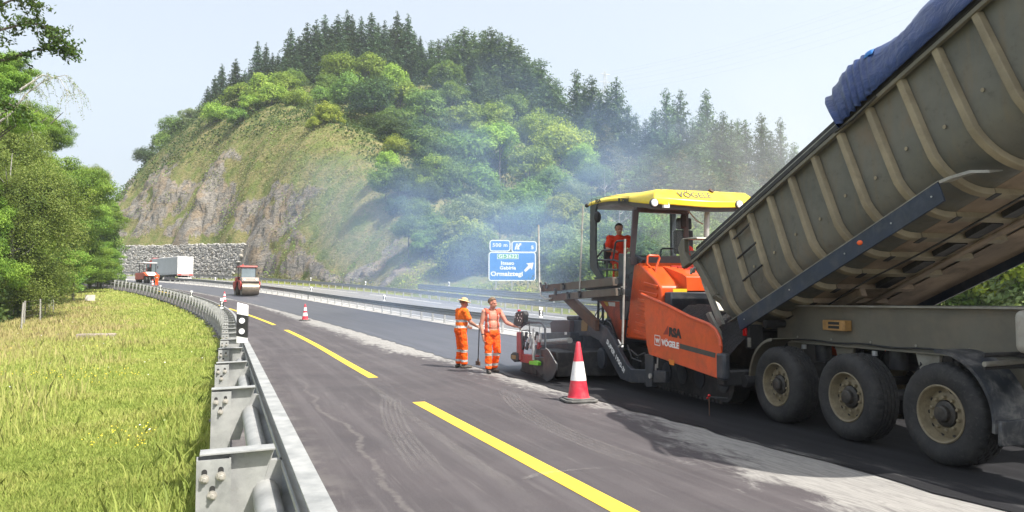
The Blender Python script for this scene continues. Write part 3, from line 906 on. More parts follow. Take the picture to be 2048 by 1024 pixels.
# --- direction sign
M_blue = paint('blue sign sheeting', (0.018, 0.20, 0.56), 0.35, 0, 0.08, 1.5)
M_sw = paint('white sign sheeting', (0.82, 0.83, 0.83), 0.35, 0, 0.03, 2)
M_sgreen = paint('green sign sheeting', (0.03, 0.36, 0.11), 0.35, 0, 0.05, 2)
def text_mesh(body, size, bold=0.0, align='CENTER', space=1.0, shear=0.0, depth=0.004):
    body0 = body; body = body.replace('Ö', 'O')
    cu = bpy.data.curves.new('lettering', 'FONT'); cu.body = body; cu.size = size; cu.align_x = align; cu.align_y = 'CENTER'
    cu.offset = bold; cu.space_character = space; cu.extrude = depth / 2; cu.shear = shear; cu.resolution_u = 4
    ob = bpy.data.objects.new('lettering', cu)
    me = evaluated_mesh(ob); bpy.data.curves.remove(cu)
    if 'Ö' in body0:                     # the two dots, set over the O
        i = body0.index('Ö'); w = [0.0, 0.0]; total = max(v.co.x for v in me.vertices) - min(v.co.x for v in me.vertices)
        for k in (0, 1):
            if i + k:
                m1 = text_mesh(body[:i + k], size, bold, align, space, shear, depth); xs = [v.co.x for v in m1.vertices]; w[k] = max(xs) - min(xs); bpy.data.meshes.remove(m1)
        x0 = min(v.co.x for v in me.vertices); c = x0 + (w[0] + w[1]) / 2 + size * .02; top = max(v.co.y for v in me.vertices)
        bm = bmesh.new(); bm.from_mesh(me)
        for d in (-.13, .13):
            bmesh.ops.create_cube(bm, size=1, matrix=Matrix.Translation((c + d * size, top + size * .11, 0)) @ Matrix.Diagonal((size * .11, size * .11, depth, 1)))
        bm.to_mesh(me); bm.free()
    return me
def put_text(body, size, mat, parent, M, bold=0.0, align='CENTER', space=1.0, shear=0.0, sx=1.0, name='lettering'):
    """text in its own x-y plane, carried to the parent's space by matrix M"""
    me = text_mesh(body, size, bold, align, space, shear); me.materials.clear(); me.materials.append(mat)
    o = link_mesh(name, me, parent); o.matrix_local = M @ Matrix.Diagonal((sx, 1, 1, 1)); return o
# the sign stands just behind the taller far barrier
SY = 72.0
c0 = at(1025, 533, SY)
sgn = empty('direction_sign', (c0.x, c0.y, ground_z(c0.x, c0.y)), R(3), 'blue motorway exit sign for Itsaso, Gabiria and Ormaiztegi on grey posts', 'road sign')
zb = lambda py: at(1025, py, SY).z - sgn.location.z
pxm = FOC / (SY * 1.0)
def plate(name, xa, xb, ya, yb, skew=True):
    """rounded plate with white border, measured in picture pixels about the sign's centre"""
    x0, x1 = (xa - 1025) / pxm, (xb - 1025) / pxm; z0, z1 = zb(yb), zb(ya)
    def rr(e, y):
        r = 0.28 - e; pts = []
        for cx, cz, a0 in ((x1 - e - r, z1 - e - r, 0), (x0 + e + r, z1 - e - r, 90), (x0 + e + r, z0 + e + r, 180), (x1 - e - r, z0 + e + r, 270)):
            for k in range(6): a = R(a0 + 18 * k); pts.append((cx + r * math.cos(a), y, cz + r * math.sin(a)))
        return pts
    mb = MB(); mb.prism(rr(0, 0), (0, 0.03, 0)); po = mb.build(name, M_sw, sgn)
    mb = MB(); mb.prism(rr(0.10, -0.004), (0, 0.0035, 0)); mb.build('blue_face', M_blue, po)
    return po, (x0, x1, z0, z1)
RX = Matrix.Rotation(R(90), 4, 'X')
p1, b1 = plate('distance_board', 979, 1021, 480, 503)
p2, b2 = plate('exit_board', 1023, 1074, 482, 505)
p3, b3 = plate('main_board', 977, 1072, 504, 562)
def sgn_text(body, px, py, hpx, parent, bold, space=1.0, sx=1.0):
    put_text(body, hpx / pxm / 0.70, M_sw, parent, Matrix.Translation(((px - 1025) / pxm, -0.0075, zb(py))) @ RX, bold, space=space, sx=sx)
sgn_text('500 m', 1000, 490.5, 7.0, p1, 0.012, 1.1, 1.12)
sgn_text('5', 1065, 495, 7.0, p2, 0.02, sx=1.15)
sgn_text('Itsaso', 1015, 526.5, 6.8, p3, 0.018, 1.06, 1.1)
sgn_text('Gabiria', 1015.5, 536, 6.6, p3, 0.018, 1.06, 1.1)
sgn_text('Ormaiztegi', 1013.5, 548, 8.6, p3, 0.022, 1.04, 1.12)
X_ = lambda px: (px - 1025) / pxm
mb = MB(); mb.box(X_(994), X_(1037), -0.0075, -0.0042, zb(518), zb(508)); fr = mb.build('road_number', M_sw, p3)
mb = MB(); mb.box(X_(995), X_(1036), -0.0105, -0.0078, zb(517.2), zb(508.8)); mb.build('green_field', M_sgreen, fr)
put_text('GI-2632', 6.4 / pxm / 0.70, M_sw, fr, Matrix.Translation((X_(1015.5), -0.0135, zb(513))) @ RX, 0.012, space=1.02, sx=1.22)
def poly_sign(pts, parent, name):
    mb = MB(); mb.prism([(X_(a), -0.0085, zb(b)) for a, b in pts], (0, 0.004, 0)); return mb.build(name, M_sw, parent)
poly_sign([(1048, 540.5), (1051, 544), (1061, 535.5), (1064, 540), (1067.5, 525), (1052.5, 526.5), (1057, 530.5)], p3, 'arrow')
poly_sign([(1029, 499), (1032.5, 499), (1034.8, 487), (1032.8, 487)], p2, 'exit_symbol')
poly_sign([(1034.2, 499), (1039.5, 499), (1037.8, 494.5), (1041.2, 490.2), (1042.4, 491.6), (1043, 486.2), (1038, 486.6), (1039.2, 488), (1036.8, 491), (1036.4, 487), (1035.3, 487)], p2, 'exit_symbol')
for px in (992, 1024, 1056):
    mb = MB(); mb.box(X_(px) - 0.06, X_(px) + 0.06, 0.032, 0.13, -0.3, zb(484)); mb.build('post', M_galv, sgn)

# --- wire fence on the left with grey stakes, and two pale plates in the meadow
M_stake = paint('grey concrete stake', (0.33, 0.32, 0.29), 0.85, 0, 0.2, 5)
M_wire = paint('rusty fence wire', (0.16, 0.14, 0.12), 0.7, 0.3)
f0 = rp(52, -12.0)
fen = empty('fence', (f0.x, f0.y, ground_z(f0.x, f0.y, -12.0)), 0, 'old wire mesh fence on thin grey stakes under the left trees', 'fence')
tops = []
for s_ in (38.5, 42.2, 46.0, 50, 54, 58, 62, 66.5, 71, 76):
    p = rp(s_, -11.9 + 0.2 * math.sin(s_)); p.z = ground_z(p.x, p.y, -12.0); q = p - fen.location
    mb = MB(); mb.box(-0.032, 0.032, -0.032, 0.032, -0.1, 1.35); o = mb.build('stake', M_stake, fen); o.location = q
    o.rotation_euler = (rnd.uniform(-.06, .06), rnd.uniform(-.06, .06), rnd.uniform(0, 1)); tops.append(q)
for h in (0.25, 0.5, 0.8, 1.05, 1.28):
    mb = MB(); mb.tube([q + Vector((0.05, 0, h + rnd.uniform(-.02, .02))) for q in tops], 0.006, 4); mb.build('wire', M_wire, fen)
M_plate = paint('faded pale plate', (0.58, 0.54, 0.50), 0.6, 0, 0.12, 3)
p = ground_px(180, 603); g = ground_z(p.x, p.y)
rt = empty('marker_plate', (p.x, p.y, g), R(25), 'small pale rectangular marker plate standing in the far grass', 'marker plate')
mb = MB(); mb.box(-0.40, 0.40, -0.02, 0.02, 0.12, 0.66); mb.build('plate', M_plate, rt, bevel=0.01)
for x in (-0.25, 0.25):
    mb = MB(); mb.box(x - .03, x + .03, 0.021, 0.06, -0.1, 0.6); mb.build('leg', M_stake, rt)
p = ground_px(193, 675); g = ground_z(p.x, p.y)
mb = MB(); mb.box(-0.7, 0.7, -0.3, 0.3, -0.1, 0.22); slab = mb.build('concrete_slab', paint('mossy pinkish concrete', (0.30, 0.25, 0.21), 0.9, 0, 0.2, 3, (0.16, 0.16, 0.08), 0.6), None, bevel=0.03)
slab.location = (p.x, p.y, g); slab.rotation_euler = (0, 0, R(20)); tag(slab, 'low weathered concrete slab half sunk in the dry grass', 'slab')
# ================================================================== PLANTS
def leaf_mat(name, lo, mid, hi, trans=0.35, objvar=0.25):
    t = NT(name); a = t.n('ShaderNodeAttribute', attribute_name='tint').outputs['Fac']; oi = t.n('ShaderNodeObjectInfo').outputs['Random']
    cr = t.n('ShaderNodeValToRGB'); e = cr.color_ramp.elements
    e[0].position = 0.0; e[0].color = c4(lo); e[1].position = 1.0; e[1].color = c4(hi); m = e.new(0.5); m.color = c4(mid)
    t.link(a, cr.inputs[0])
    hs = t.n('ShaderNodeHueSaturation'); t.link(cr.outputs[0], hs.inputs['Color'])
    t.link(t.ramp(oi, 0, 1, 0.492, 0.512), hs.inputs['Hue']); t.link(t.ramp(oi, 0, 1, 1 - objvar, 1 + objvar), hs.inputs['Value'])
    d = t.n('ShaderNodeBsdfPrincipled'); t.link(hs.outputs[0], d.inputs['Base Color']); d.inputs['Roughness'].default_value = 0.6; d.inputs['Specular IOR Level'].default_value = 0.25
    tr = t.n('ShaderNodeBsdfTranslucent'); t.link(t.mix(0.5, hs.outputs[0], (0.22, 0.30, 0.03)), tr.inputs[0])
    mx = t.n('ShaderNodeMixShader'); mx.inputs[0].default_value = trans
    t.link(d.outputs[0], mx.inputs[1]); t.link(tr.outputs[0], mx.inputs[2]); t.link(mx.outputs[0], t.out.inputs[0])
    return t.mat
LM = {
 'acacia': leaf_mat('pale acacia leaves', (0.154, 0.261, 0.037), (0.271, 0.410, 0.055), (0.401, 0.520, 0.081)),
 'mid': leaf_mat('mid green leaves', (0.076, 0.151, 0.031), (0.151, 0.256, 0.045), (0.241, 0.354, 0.068)),
 'dark': leaf_mat('deep green and shaded leaves', (0.029, 0.062, 0.018), (0.053, 0.103, 0.029), (0.091, 0.148, 0.040), 0.28),
 'willow': leaf_mat('grey green willow leaves', (0.116, 0.171, 0.063), (0.189, 0.252, 0.099), (0.287, 0.340, 0.153)),
 'yellow': leaf_mat('yellowish green leaves', (0.183, 0.238, 0.031), (0.300, 0.360, 0.045), (0.439, 0.463, 0.067)),
 'spruce': leaf_mat('blue green spruce needles', (0.023, 0.057, 0.032), (0.044, 0.092, 0.048), (0.076, 0.132, 0.063), 0.15),
 'pine': leaf_mat('pine needles', (0.039, 0.081, 0.034), (0.075, 0.140, 0.052), (0.137, 0.202, 0.072), 0.18),
 'rusty': leaf_mat('pine needles with dry brown sprays', (0.051, 0.076, 0.027), (0.105, 0.121, 0.048), (0.211, 0.160, 0.076), 0.18),
 'ash': leaf_mat('bright green ash leaves', (0.084, 0.164, 0.025), (0.182, 0.303, 0.043), (0.301, 0.429, 0.064), 0.42, 0.12),  # bright yellow-green leaf tones
 'oak': leaf_mat('dark oak leaves', (0.026, 0.060, 0.014), (0.055, 0.105, 0.023), (0.100, 0.165, 0.034), 0.35, 0.1),
 'birch': leaf_mat('olive birch leaves', (0.102, 0.162, 0.034), (0.198, 0.270, 0.054), (0.312, 0.372, 0.102), 0.40, 0.1),
}
def bark(name, a, b):
    t = NT(name); v = t.coords('Object'); n = t.noise(t.scaled(v, (6, 6, 1.2)), 2.5, 5, 0.65)
    t.principled(t.mix(t.ramp(n, 0.35, 0.65), a, b), 0.9, 0, t.bump(n, 0.6, 0.03), 0.2); return t.mat
BM = {'grey': bark('grey bark', (0.07, 0.06, 0.05), (0.17, 0.15, 0.13)), 'pale': bark('pale birch bark', (0.22, 0.21, 0.19), (0.52, 0.50, 0.47)), 'red': bark('reddish pine bark', (0.06, 0.045, 0.04), (0.15, 0.105, 0.085))}

def leaf_quads(c, nrm, size, rng, aspect=0.55):
    n = len(c)
    nrm = nrm / (np.linalg.norm(nrm, axis=1, keepdims=True) + 1e-9)
    a = rng.normal(size=(n, 3)); a -= nrm * (a * nrm).sum(1, keepdims=True); a /= np.linalg.norm(a, axis=1, keepdims=True) + 1e-9
    b = np.cross(nrm, a); s = np.asarray(size).reshape(-1, 1) * np.ones((n, 1))
    v = np.stack([c - a * s * .5, c + b * s * .5 * aspect, c + a * s * .5, c - b * s * .5 * aspect], 1).reshape(-1, 3)
    return v, np.arange(4 * n).reshape(n, 4)
def crown_proto(name, seed, n, nclump, leaf, mat, squash=0.85, clump_r=0.3, flat=0.55, droop=0.0, hollow=0.45, open_=0.0):
    rng = np.random.default_rng(seed)
    d = rng.normal(size=(nclump, 3)); d /= np.linalg.norm(d, axis=1, keepdims=True)
    d[:, 2] = np.where(d[:, 2] < -0.45, -d[:, 2], d[:, 2])
    lump = 1 + 0.22 * np.sin(3 * np.arctan2(d[:, 1], d[:, 0]) + seed) + 0.13 * np.sin(5 * d[:, 2] + seed * 2)
    rad = rng.uniform(hollow, 1.0, nclump) ** 0.6 * lump * 0.80
    cc = d * rad[:, None]; cc[:, 2] *= squash
    cr = clump_r * rng.uniform(0.6, 1.25, nclump)
    w = cr ** 2; k = rng.choice(nclump, n, p=w / w.sum())
    q = rng.normal(size=(n, 3)); q /= np.linalg.norm(q, axis=1, keepdims=True)
    rr = rng.uniform(0.35, 1, n) ** 0.5 * (1 + 0.35 * rng.normal(size=n) * .5)
    off = q * (rr * cr[k])[:, None]; off[:, 2] *= flat
    c = cc[k] + off
    if droop > 0:
        m = rng.random(n) < droop; c[m, 2] -= rng.random(m.sum()) ** 1.5 * 0.55; 
    nr = q * 0.7 + d[k] * 0.4 + np.array([0, 0, 0.5]) + rng.normal(size=(n, 3)) * 0.55
    tint = np.clip(0.5 + 0.22 * rng.normal(size=nclump)[k] + 0.2 * rng.normal(size=n), 0, 1)
    v, f = leaf_quads(c, nr, leaf * rng.uniform(0.6, 1.35, n), rng)
    return fast_mesh(name, v, f, mat, np.repeat(tint, 4))
def limbs_proto(name, seed, mat, top=0.95, nl=7, r=0.03, spread=0.42, forks=True):
    """trunk of unit height with limbs spreading into the crown"""
    rg = random.Random(seed); mb = MB()
    pts = [(0, 0, -0.05)]; x = y = 0
    for i in range(1, 7):
        x += rg.uniform(-.02, .02); y += rg.uniform(-.02, .02); pts.append((x, y, top * i / 6))
    mb.tube(pts, [r * 1.5, r, r * .85, r * .7, r * .5, r * .33, r * .12], 9)
    for k in range(nl):
        h = rg.uniform(0.33, 0.8); i = h / top * 6; a = Vector(pts[int(i)]).lerp(Vector(pts[min(6, int(i) + 1)]), i % 1)
        an = k * 2.4 + rg.uniform(-.5, .5); L = spread * rg.uniform(.6, 1) * (1.1 - h * .6)
        e = a + Vector((math.cos(an) * L, math.sin(an) * L, L * rg.uniform(.4, .9))); m = a.lerp(e, .5) + Vector((0, 0, -L * .08))
        mb.tube([a, m, e], [r * .42, r * .27, r * .08], 6)
        if forks:
            for q in range(2):
                e2 = m.lerp(e, .3) + Vector((rg.uniform(-1, 1), rg.uniform(-1, 1), rg.uniform(.1, .9))) * L * .45
                mb.tube([m, e2], [r * .16, r * .04], 5)
    return mb.mesh(name, mat)
def conifer_proto(name, seed, mat, levels=34, per=7, cards=9, Rmax=0.17, card=0.06, pine=False):
    rng = np.random.default_rng(seed); C = []; N = []; S = []; T = []; A = []
    for i in range(levels):
        z = 0.14 + 0.85 * (i / (levels - 1)); taper = (1 - z) / 0.86
        r = Rmax * (taper ** (0.62 if pine else 0.85)) * rng.uniform(0.75, 1.15) + 0.008
        if pine and rng.random() < .2: r *= 0.55
        for b in range(per if z < .9 else 4):
            an = rng.uniform(0, 6.283); L = r * rng.uniform(0.6, 1.18); bt = rng.normal() * .16
            rise = (0.30 if pine else -0.10) + rng.uniform(-.15, .15) + (0.45 if z > .85 else 0)
            m = max(2, int(cards * (L / Rmax) + 1)) 
            for q in range(m):
                f = (q + rng.random()) / m; f = f ** .75
                p = np.array([math.cos(an) * L * f, math.sin(an) * L * f, z + rise * L * f - (0.25 if not pine else -.05) * L * f * f])
                p += rng.normal(size=3) * 0.008
                C.append(p); N.append([math.cos(an) * .3 + rng.normal() * .5, math.sin(an) * .3 + rng.normal() * .5, 1 + rng.normal() * .4]); S.append(card * rng.uniform(.6, 1.2) * (0.55 + 0.45 * taper)); T.append(np.clip(.35 + .3 * f + bt + rng.normal() * .14, 0, 1))
    v, f = leaf_quads(np.array(C), np.array(N), np.array(S), rng, 0.45)
    return fast_mesh(name, v, f, mat, np.repeat(np.array(T), 4))
def mast_proto(name, mat):
    mb = MB(); mb.tube([(0, 0, -.05), (0, 0, .5), (0, 0, .97)], [.014, .009, .002], 7)
    rg = random.Random(3)
    for k in range(26):
        h = rg.uniform(.12, .9); a = rg.uniform(0, 6.28); L = .13 * (1 - h) + .02
        mb.tube([(0, 0, h), (math.cos(a) * L, math.sin(a) * L, h + L * .1)], [.0022, .0008], 4)
    return mb.mesh(name, mat)

FARC = [crown_proto('crown', 10 + i, 10000, 70 + 12 * i, 0.088, LM['mid'], 0.95, 0.24 + .03 * i, 0.72) for i in range(4)]
FARW = [crown_proto('crown', 30 + i, 6500, 110, 0.08, LM['willow'], 1.0, 0.2, 0.8) for i in range(2)]
TRK = [limbs_proto('trunk', 50 + i, BM['grey']) for i in range(3)]
SPR = [conifer_proto('crown', 60 + i, LM['spruce'], 46, 12, 14, 0.235 + .02 * i, 0.058) for i in range(3)]
PIN = [conifer_proto('crown', 70 + i, LM['pine'], 34, 13, 15, 0.25 + .02 * i, 0.062, True) for i in range(3)]
MAST = mast_proto('trunk', BM['red'])
MASTG = mast_proto('trunk', BM['grey'])

def near_crown(seed, n, leaf, mat, **kw): return crown_proto('crown', seed, n, 150, leaf, mat, **kw)
NC = {'ash': [near_crown(101, 110000, 0.027, LM['ash'], clump_r=.2, flat=.5), near_crown(102, 110000, 0.027, LM['ash'], clump_r=.17, flat=.45)],
      'oak': [near_crown(103, 60000, 0.034, LM['oak'], clump_r=.15, flat=.6, hollow=.3)],
      'birch': [near_crown(104, 90000, 0.024, LM['birch'], clump_r=.17, flat=.95, droop=.4)]}
TREES = []   # (root, group key, screen x)
def tree(name, px, py, rpx, Y, kind, group, tk=None, zs=1.0):
    for _ in range(40):          # stand it on the slope, not in front of it
        p = at(px, py, Y); o = rloc(p.x, p.y)[1]; g = ground_z(p.x, p.y, o); r = rpx / FOC * Y
        if group in ('right', 'foot') or p.z - g < r * 1.15 + 1.5: break
        Y += 2.5
    cz = max(p.z, g + r * 0.45)
    rt = empty(name, (p.x, p.y, g - .1), rnd.uniform(0, 6.28))
    me = rnd.choice(NC['ash'] if group == 'right' else FARW if kind == 'willow' else FARC)
    c = link_mesh('crown', me, rt); c.location = (0, 0, cz - g); c.scale = (r * .98, r * .98, r * .96 * zs)
    c.material_slots[0].link = 'OBJECT'; c.material_slots[0].material = LM[kind]
    t = link_mesh('trunk', rnd.choice(TRK), rt); h = cz - g + r * .6; t.scale = (max(h * .5, r * 1.1), max(h * .5, r * 1.1), h)
    TREES.append((rt, group, kind, px)); return rt
def conifer(px, pytop, Y, kind, group, hmin=11, hmax=27, wide=1.0):
    p = at(px, pytop, Y); g = ground_z(p.x, p.y); h = min(max(p.z - g, hmin), hmax); z0 = p.z - h
    z0 = min(z0, g)
    h = p.z - z0
    rt = empty('pine_tree' if kind in ('pine', 'rusty') else 'spruce_tree', (p.x, p.y, z0 - .1), rnd.uniform(0, 6.28))
    me = rnd.choice(PIN if kind in ('pine', 'rusty') else SPR)
    c = link_mesh('crown', me, rt); w = min(h, 26) * 1.12 * wide * rnd.uniform(.88, 1.12); c.scale = (w, w, h)
    c.material_slots[0].link = 'OBJECT'; c.material_slots[0].material = LM[kind]
    t = link_mesh('trunk', MAST, rt); t.scale = (min(h, 22), min(h, 22), h)
    TREES.append((rt, group, kind, px)); return rt

BROAD = [
 (432,284,32,164,'acacia'),(478,258,38,166,'acacia'),(528,232,42,166,'acacia'),(572,214,40,168,'acacia'),(542,268,36,158,'acacia'),(598,252,30,156,'acacia'),(478,290,28,155,'mid'),(505,276,30,157,'acacia'),
 (585,172,28,186,'mid'),(680,140,38,176,'acacia'),(738,148,48,174,'acacia'),(786,164,42,170,'acacia'),(700,188,50,164,'mid'),(750,205,55,158,'dark'),(660,176,34,176,'mid'),(640,205,26,172,'mid'),
 (655,264,34,134,'yellow'),(628,294,20,132,'yellow'),
 (805,208,54,152,'acacia'),(852,218,50,148,'mid'),(790,262,54,142,'mid'),(852,276,52,136,'dark'),(890,158,44,168,'mid'),(905,200,44,156,'mid'),
 (932,252,54,132,'acacia'),(982,248,50,128,'acacia'),(1000,296,62,116,'acacia'),(930,316,58,120,'mid'),(862,334,54,124,'mid'),
 (1075,262,50,118,'acacia'),(1122,292,62,108,'yellow'),(1162,322,42,102,'acacia'),(1060,332,54,106,'acacia'),(1104,372,50,100,'mid'),(1184,354,40,106,'mid'),(1030,222,40,140,'mid'),
 (872,374,48,116,'dark'),(832,352,44,124,'dark'),(762,300,42,138,'dark'),(792,336,44,128,'dark'),(732,272,30,146,'dark'),  # shady hollow of the wood: shade put into the dark leaf colour
 (910,392,54,106,'mid'),(962,374,54,104,'mid'),(936,436,60,95,'willow'),(1000,444,46,92,'willow'),(1062,444,54,90,'mid'),(1052,402,50,96,'mid'),
 (1130,434,58,88,'yellow'),(1100,482,44,84,'yellow'),(1172,462,44,86,'yellow'),(1212,424,44,92,'mid'),(1150,392,40,98,'willow'),
 (832,470,40,96,'mid'),(872,500,44,90,'mid'),(922,512,42,86,'dark'),(968,516,38,84,'mid'),(1000,528,36,83,'willow'),(1060,524,40,81,'mid'),(1112,532,40,79,'mid'),(800,452,32,100,'dark'),(1150,520,44,79,'mid'),
 (1212,486,54,82,'mid'),(1262,444,50,88,'willow'),(1302,474,56,80,'mid'),(1342,436,46,88,'yellow'),(1344,504,46,77,'mid'),(1422,486,56,77,'mid'),(1252,532,44,76,'mid'),(1390,440,44,88,'willow'),(1450,430,50,92,'mid'),
 (290,314,24,182,'dark'),(326,292,28,186,'mid'),(354,264,36,190,'mid'),(378,262,26,186,'willow'),
]
for a in BROAD: tree('broadleaf_tree', *a, 'slope')
_fr = random.Random(21)
for i in range(70):      # smaller trees filling the gaps of the wood
    px = _fr.uniform(720, 1560); lo = float(np.interp(px, [720, 850, 1000, 1200, 1560], [330, 520, 545, 545, 540])); hi = float(np.interp(px, [720, 850, 1000, 1200, 1560], [150, 180, 270, 350, 420]))
    f = _fr.random(); py = hi + (lo - hi) * f; Y = float(np.interp(px, [720, 1000, 1560], [165, 140, 120])) * (1 - f) + 80 * f
    tree('broadleaf_tree', px, py, _fr.uniform(24, 40) * (100 / Y) ** .5, Y, _fr.choice(['acacia', 'mid', 'mid', 'dark', 'willow', 'yellow', 'acacia']), 'slope')
for a in ((1884,562,58,46,'yellow'),(1962,536,64,44,'ash'),(2034,528,66,42,'yellow'),(1926,592,46,45,'ash'),(2110,500,80,42,'ash'),(1826,604,46,48,'mid'),(1900,500,70,58,'mid'),(2000,470,80,56,'ash'),(1990,596,44,46,'yellow'),(1780,560,60,60,'mid'),(1680,560,60,66,'mid'),(1580,540,60,72,'mid'),(2060,586,44,46,'ash'),(1850,590,50,44,'ash'),(1900,610,46,41,'yellow'),(1960,600,50,40,'ash'),(2030,604,46,39,'mid'),(1800,620,40,44,'ash'),(1870,520,60,52,'ash'),(1945,505,60,50,'yellow'),(2040,480,70,50,'ash'),(1500,520,60,76,'mid')):
    tree('broadleaf_tree', *a, 'right')
for i in range(58):      # bushy growth along the foot of the wood, behind the far barrier
    s_ = _fr.uniform(14, 76); o_ = _fr.uniform(23.5, 34); q = rp(s_, o_); g_ = ground_z(q.x, q.y, o_); r_ = _fr.uniform(1.5, 3.4)
    px, py = to_px((q.x, q.y, g_ + r_ * .65))
    if 945 < px < 1105 and q.y < 80: continue
    if px < 770: continue
    tree('broadleaf_tree', px, py, r_ * FOC / q.y, q.y, _fr.choice(['mid', 'willow', 'acacia', 'dark', 'yellow', 'mid']), 'foot')
YC = lambda px: float(np.interp(px, [380, 600, 800, 1000, 1100, 1200, 1300, 1400, 1500, 1600, 1750], [188, 204, 214, 188, 168, 150, 141, 135, 129, 123, 118]))
for px, py in ((416,171),(444,127),(472,117),(430,150),(490,140),(516,81),(533,85),(556,105),(582,55),(599,71),(615,44),(633,39),(650,29),(664,48),(677,29),(695,20),(705,29),(723,32),(743,24),(757,44),(770,39),(782,50),(794,22),(816,27),(806,46),(841,71),(828,60),(400,205)):
    conifer(px, py, YC(px) - rnd.uniform(0, 8), 'spruce', 'crest', wide=rnd.uniform(.85, 1.15))
for px, py in ((863,81),(877,78),(895,72),(912,64),(929,54),(948,62),(966,60),(982,54),(1000,66),(1020,72),(1036,92),(1050,107),(1070,117),(1081,118),(1113,156),(1098,150)):
    conifer(px, py, YC(px) - rnd.uniform(0, 8), 'pine', 'crest', wide=rnd.uniform(.95, 1.25))
for px, py in ((1153,140),(1168,165),(1183,150),(1200,178),(1216,171),(1232,155),(1256,210),(1272,226),(1290,238),(1305,228),(1310,215),(1332,178),(1345,205),(1360,180),(1385,235),(1412,178),(1432,240),(1446,222),(1475,236),(1400,225),(1462,240),(1490,240),(1522,225),(1540,262),(1560,236),(1588,284),(1640,290),(1700,300),(1760,320)):
    conifer(px, py, YC(px) - rnd.uniform(0, 6), 'pine', 'shoulder', hmin=9, wide=rnd.uniform(.62, .88))
for i in range(46):   # second row below the crest
    px = 412 + i * 9.9 + rnd.uniform(-6, 6); top = float(np.interp(px, [400, 450, 520, 640, 800, 870], [205, 150, 112, 68, 66, 105])) + rnd.uniform(0, 40)
    conifer(px, top, YC(px) - rnd.uniform(4, 18), 'spruce', 'second', hmin=10, wide=rnd.uniform(.9, 1.2))
for i in range(22):
    px = 880 + i * 12 + rnd.uniform(-6, 6); top = float(np.interp(px, [870, 1000, 1130], [120, 125, 215])) + rnd.uniform(0, 55)
    conifer(px, top, YC(px) - rnd.uniform(12, 34), 'pine', 'second', hmin=10, wide=rnd.uniform(.9, 1.2))
for i in range(24):
    px = 1150 + i * 18 + rnd.uniform(-8, 8); top = float(np.interp(px, [1150, 1300, 1600], [225, 270, 320])) + rnd.uniform(0, 60)
    conifer(px, top, YC(px) - rnd.uniform(10, 34), 'rusty' if rnd.random() < .6 else 'pine', 'lower', hmin=9, wide=rnd.uniform(1, 1.35))
# pale dead and bare stems above the paver roof
for i, (px, py, Y, h) in enumerate(((1212, 335, 96, 5), (1226, 372, 92, 4.5), (1238, 404, 84, 9), (1256, 390, 88, 6))):
    p = at(px, py, Y); g = ground_z(p.x, p.y); me = limbs_proto('trunk', 200 + i, BM['pale'], 1.0, 9, 0.011, 0.3)
    rt = empty('bare_tree', (p.x, p.y, g), rnd.uniform(0, 6)); t = link_mesh('trunk', me, rt); H_ = max(p.z - g, h); t.scale = (H_ * .8, H_ * .8, H_)
    TREES.append((rt, 'bare', 'bare', px))

# --- trees on the left bank, close enough to see single leaves
LEFT = [
 (-190,20,235,23,'oak','dark leafy oak at the top left corner, branches reaching into the sky',None),
 (30,430,180,46,'birch','olive green drooping birch at the left edge with pale leaning stem','pale'),
 (100,390,140,66,'ash','bright green tree right of the drooping birch, tallest of the left bank',None),
 (62,262,92,58,'ash','bright leafy tree filling the left edge under the hanging birch twigs',None),
 (-10,150,90,50,'ash','upper leafy tree at the left edge just below the oak branches',None),
 (0,285,105,52,'birch','light olive tree top rising between the oak branches and the drooping birch','pale'),
 (-70,200,150,40,'ash','leafy green tree at the left edge behind the oak branches',None),
 (-90,330,210,48,'birch','olive tree mostly outside the left edge behind the oak branches','pale'),
 (142,440,104,84,'ash','fresh green tree third along the left bank behind the fence',None),
 (182,440,72,95,'ash','mid green tree on the left bank beside the far end of the barrier',None),
 (205,480,46,97,'mid','small dark tree nearest the left barrier end, beside the road bend',None),
 (150,515,78,69,'ash','young tree with bare low trunk standing in the meadow behind the marker plate',None),
 (20,560,110,53,'oak','shady low tree behind the wire fence at the left edge',None),
 (-160,540,170,34,'oak','dark tree outside the left edge under the birch',None),
 (70,530,100,63,'oak','dark bushy tree behind the fence stakes',None),
 (112,555,60,77,'mid','low dark bushy tree between the fence and the young tree',None),
 (214,430,44,106,'ash','farthest green tree of the left bank above the road bend',None),
 (186,356,44,98,'birch','thin topped tree rising behind the left bank, sparse twigs on the sky','pale'),
 (196,515,52,93,'ash','green tree leaning over the far end of the left barrier',None),
]
for i, (px, py, rpx, Y, kind, lab, bk) in enumerate(LEFT):
    p = at(px, py, Y); g = ground_z(p.x, p.y); r = rpx / FOC * Y
    rt = empty('birch_tree' if kind == 'birch' else 'oak_tree' if kind == 'oak' else 'broadleaf_tree', (p.x, p.y, g - .1), rnd.uniform(0, 6.28), lab, 'tree', 'trees on the left bank')
    me = rnd.choice(NC[kind]) if kind in NC else rnd.choice(FARC)
    c = link_mesh('crown', me, rt); c.location = (0, 0, p.z - g); c.scale = (r * .86, r * .86, r * .88)
    if kind not in NC: c.material_slots[0].link = 'OBJECT'; c.material_slots[0].material = LM[kind]
    if 'bare low trunk' not in lab and i:      # foliage sweeping down to the bank
        c2 = c.copy(); COL.objects.link(c2); c2.location = (rnd.uniform(-.2, .2) * r, rnd.uniform(-.2, .2) * r, max(r * .42, (p.z - g) * .34)); c2.scale = (r * .80, r * .80, max(r * .5, (p.z - g) * .42)); c2.rotation_euler = (0, 0, rnd.uniform(0, 6))
    h = p.z - g + r * .75
    t = link_mesh('trunk', limbs_proto('trunk', 300 + i, BM[bk or 'grey'], 0.97, 12, 0.016 if h > 7 else .02, 0.36), rt); t.scale = (max(h * .8, r), max(h * .8, r), h)
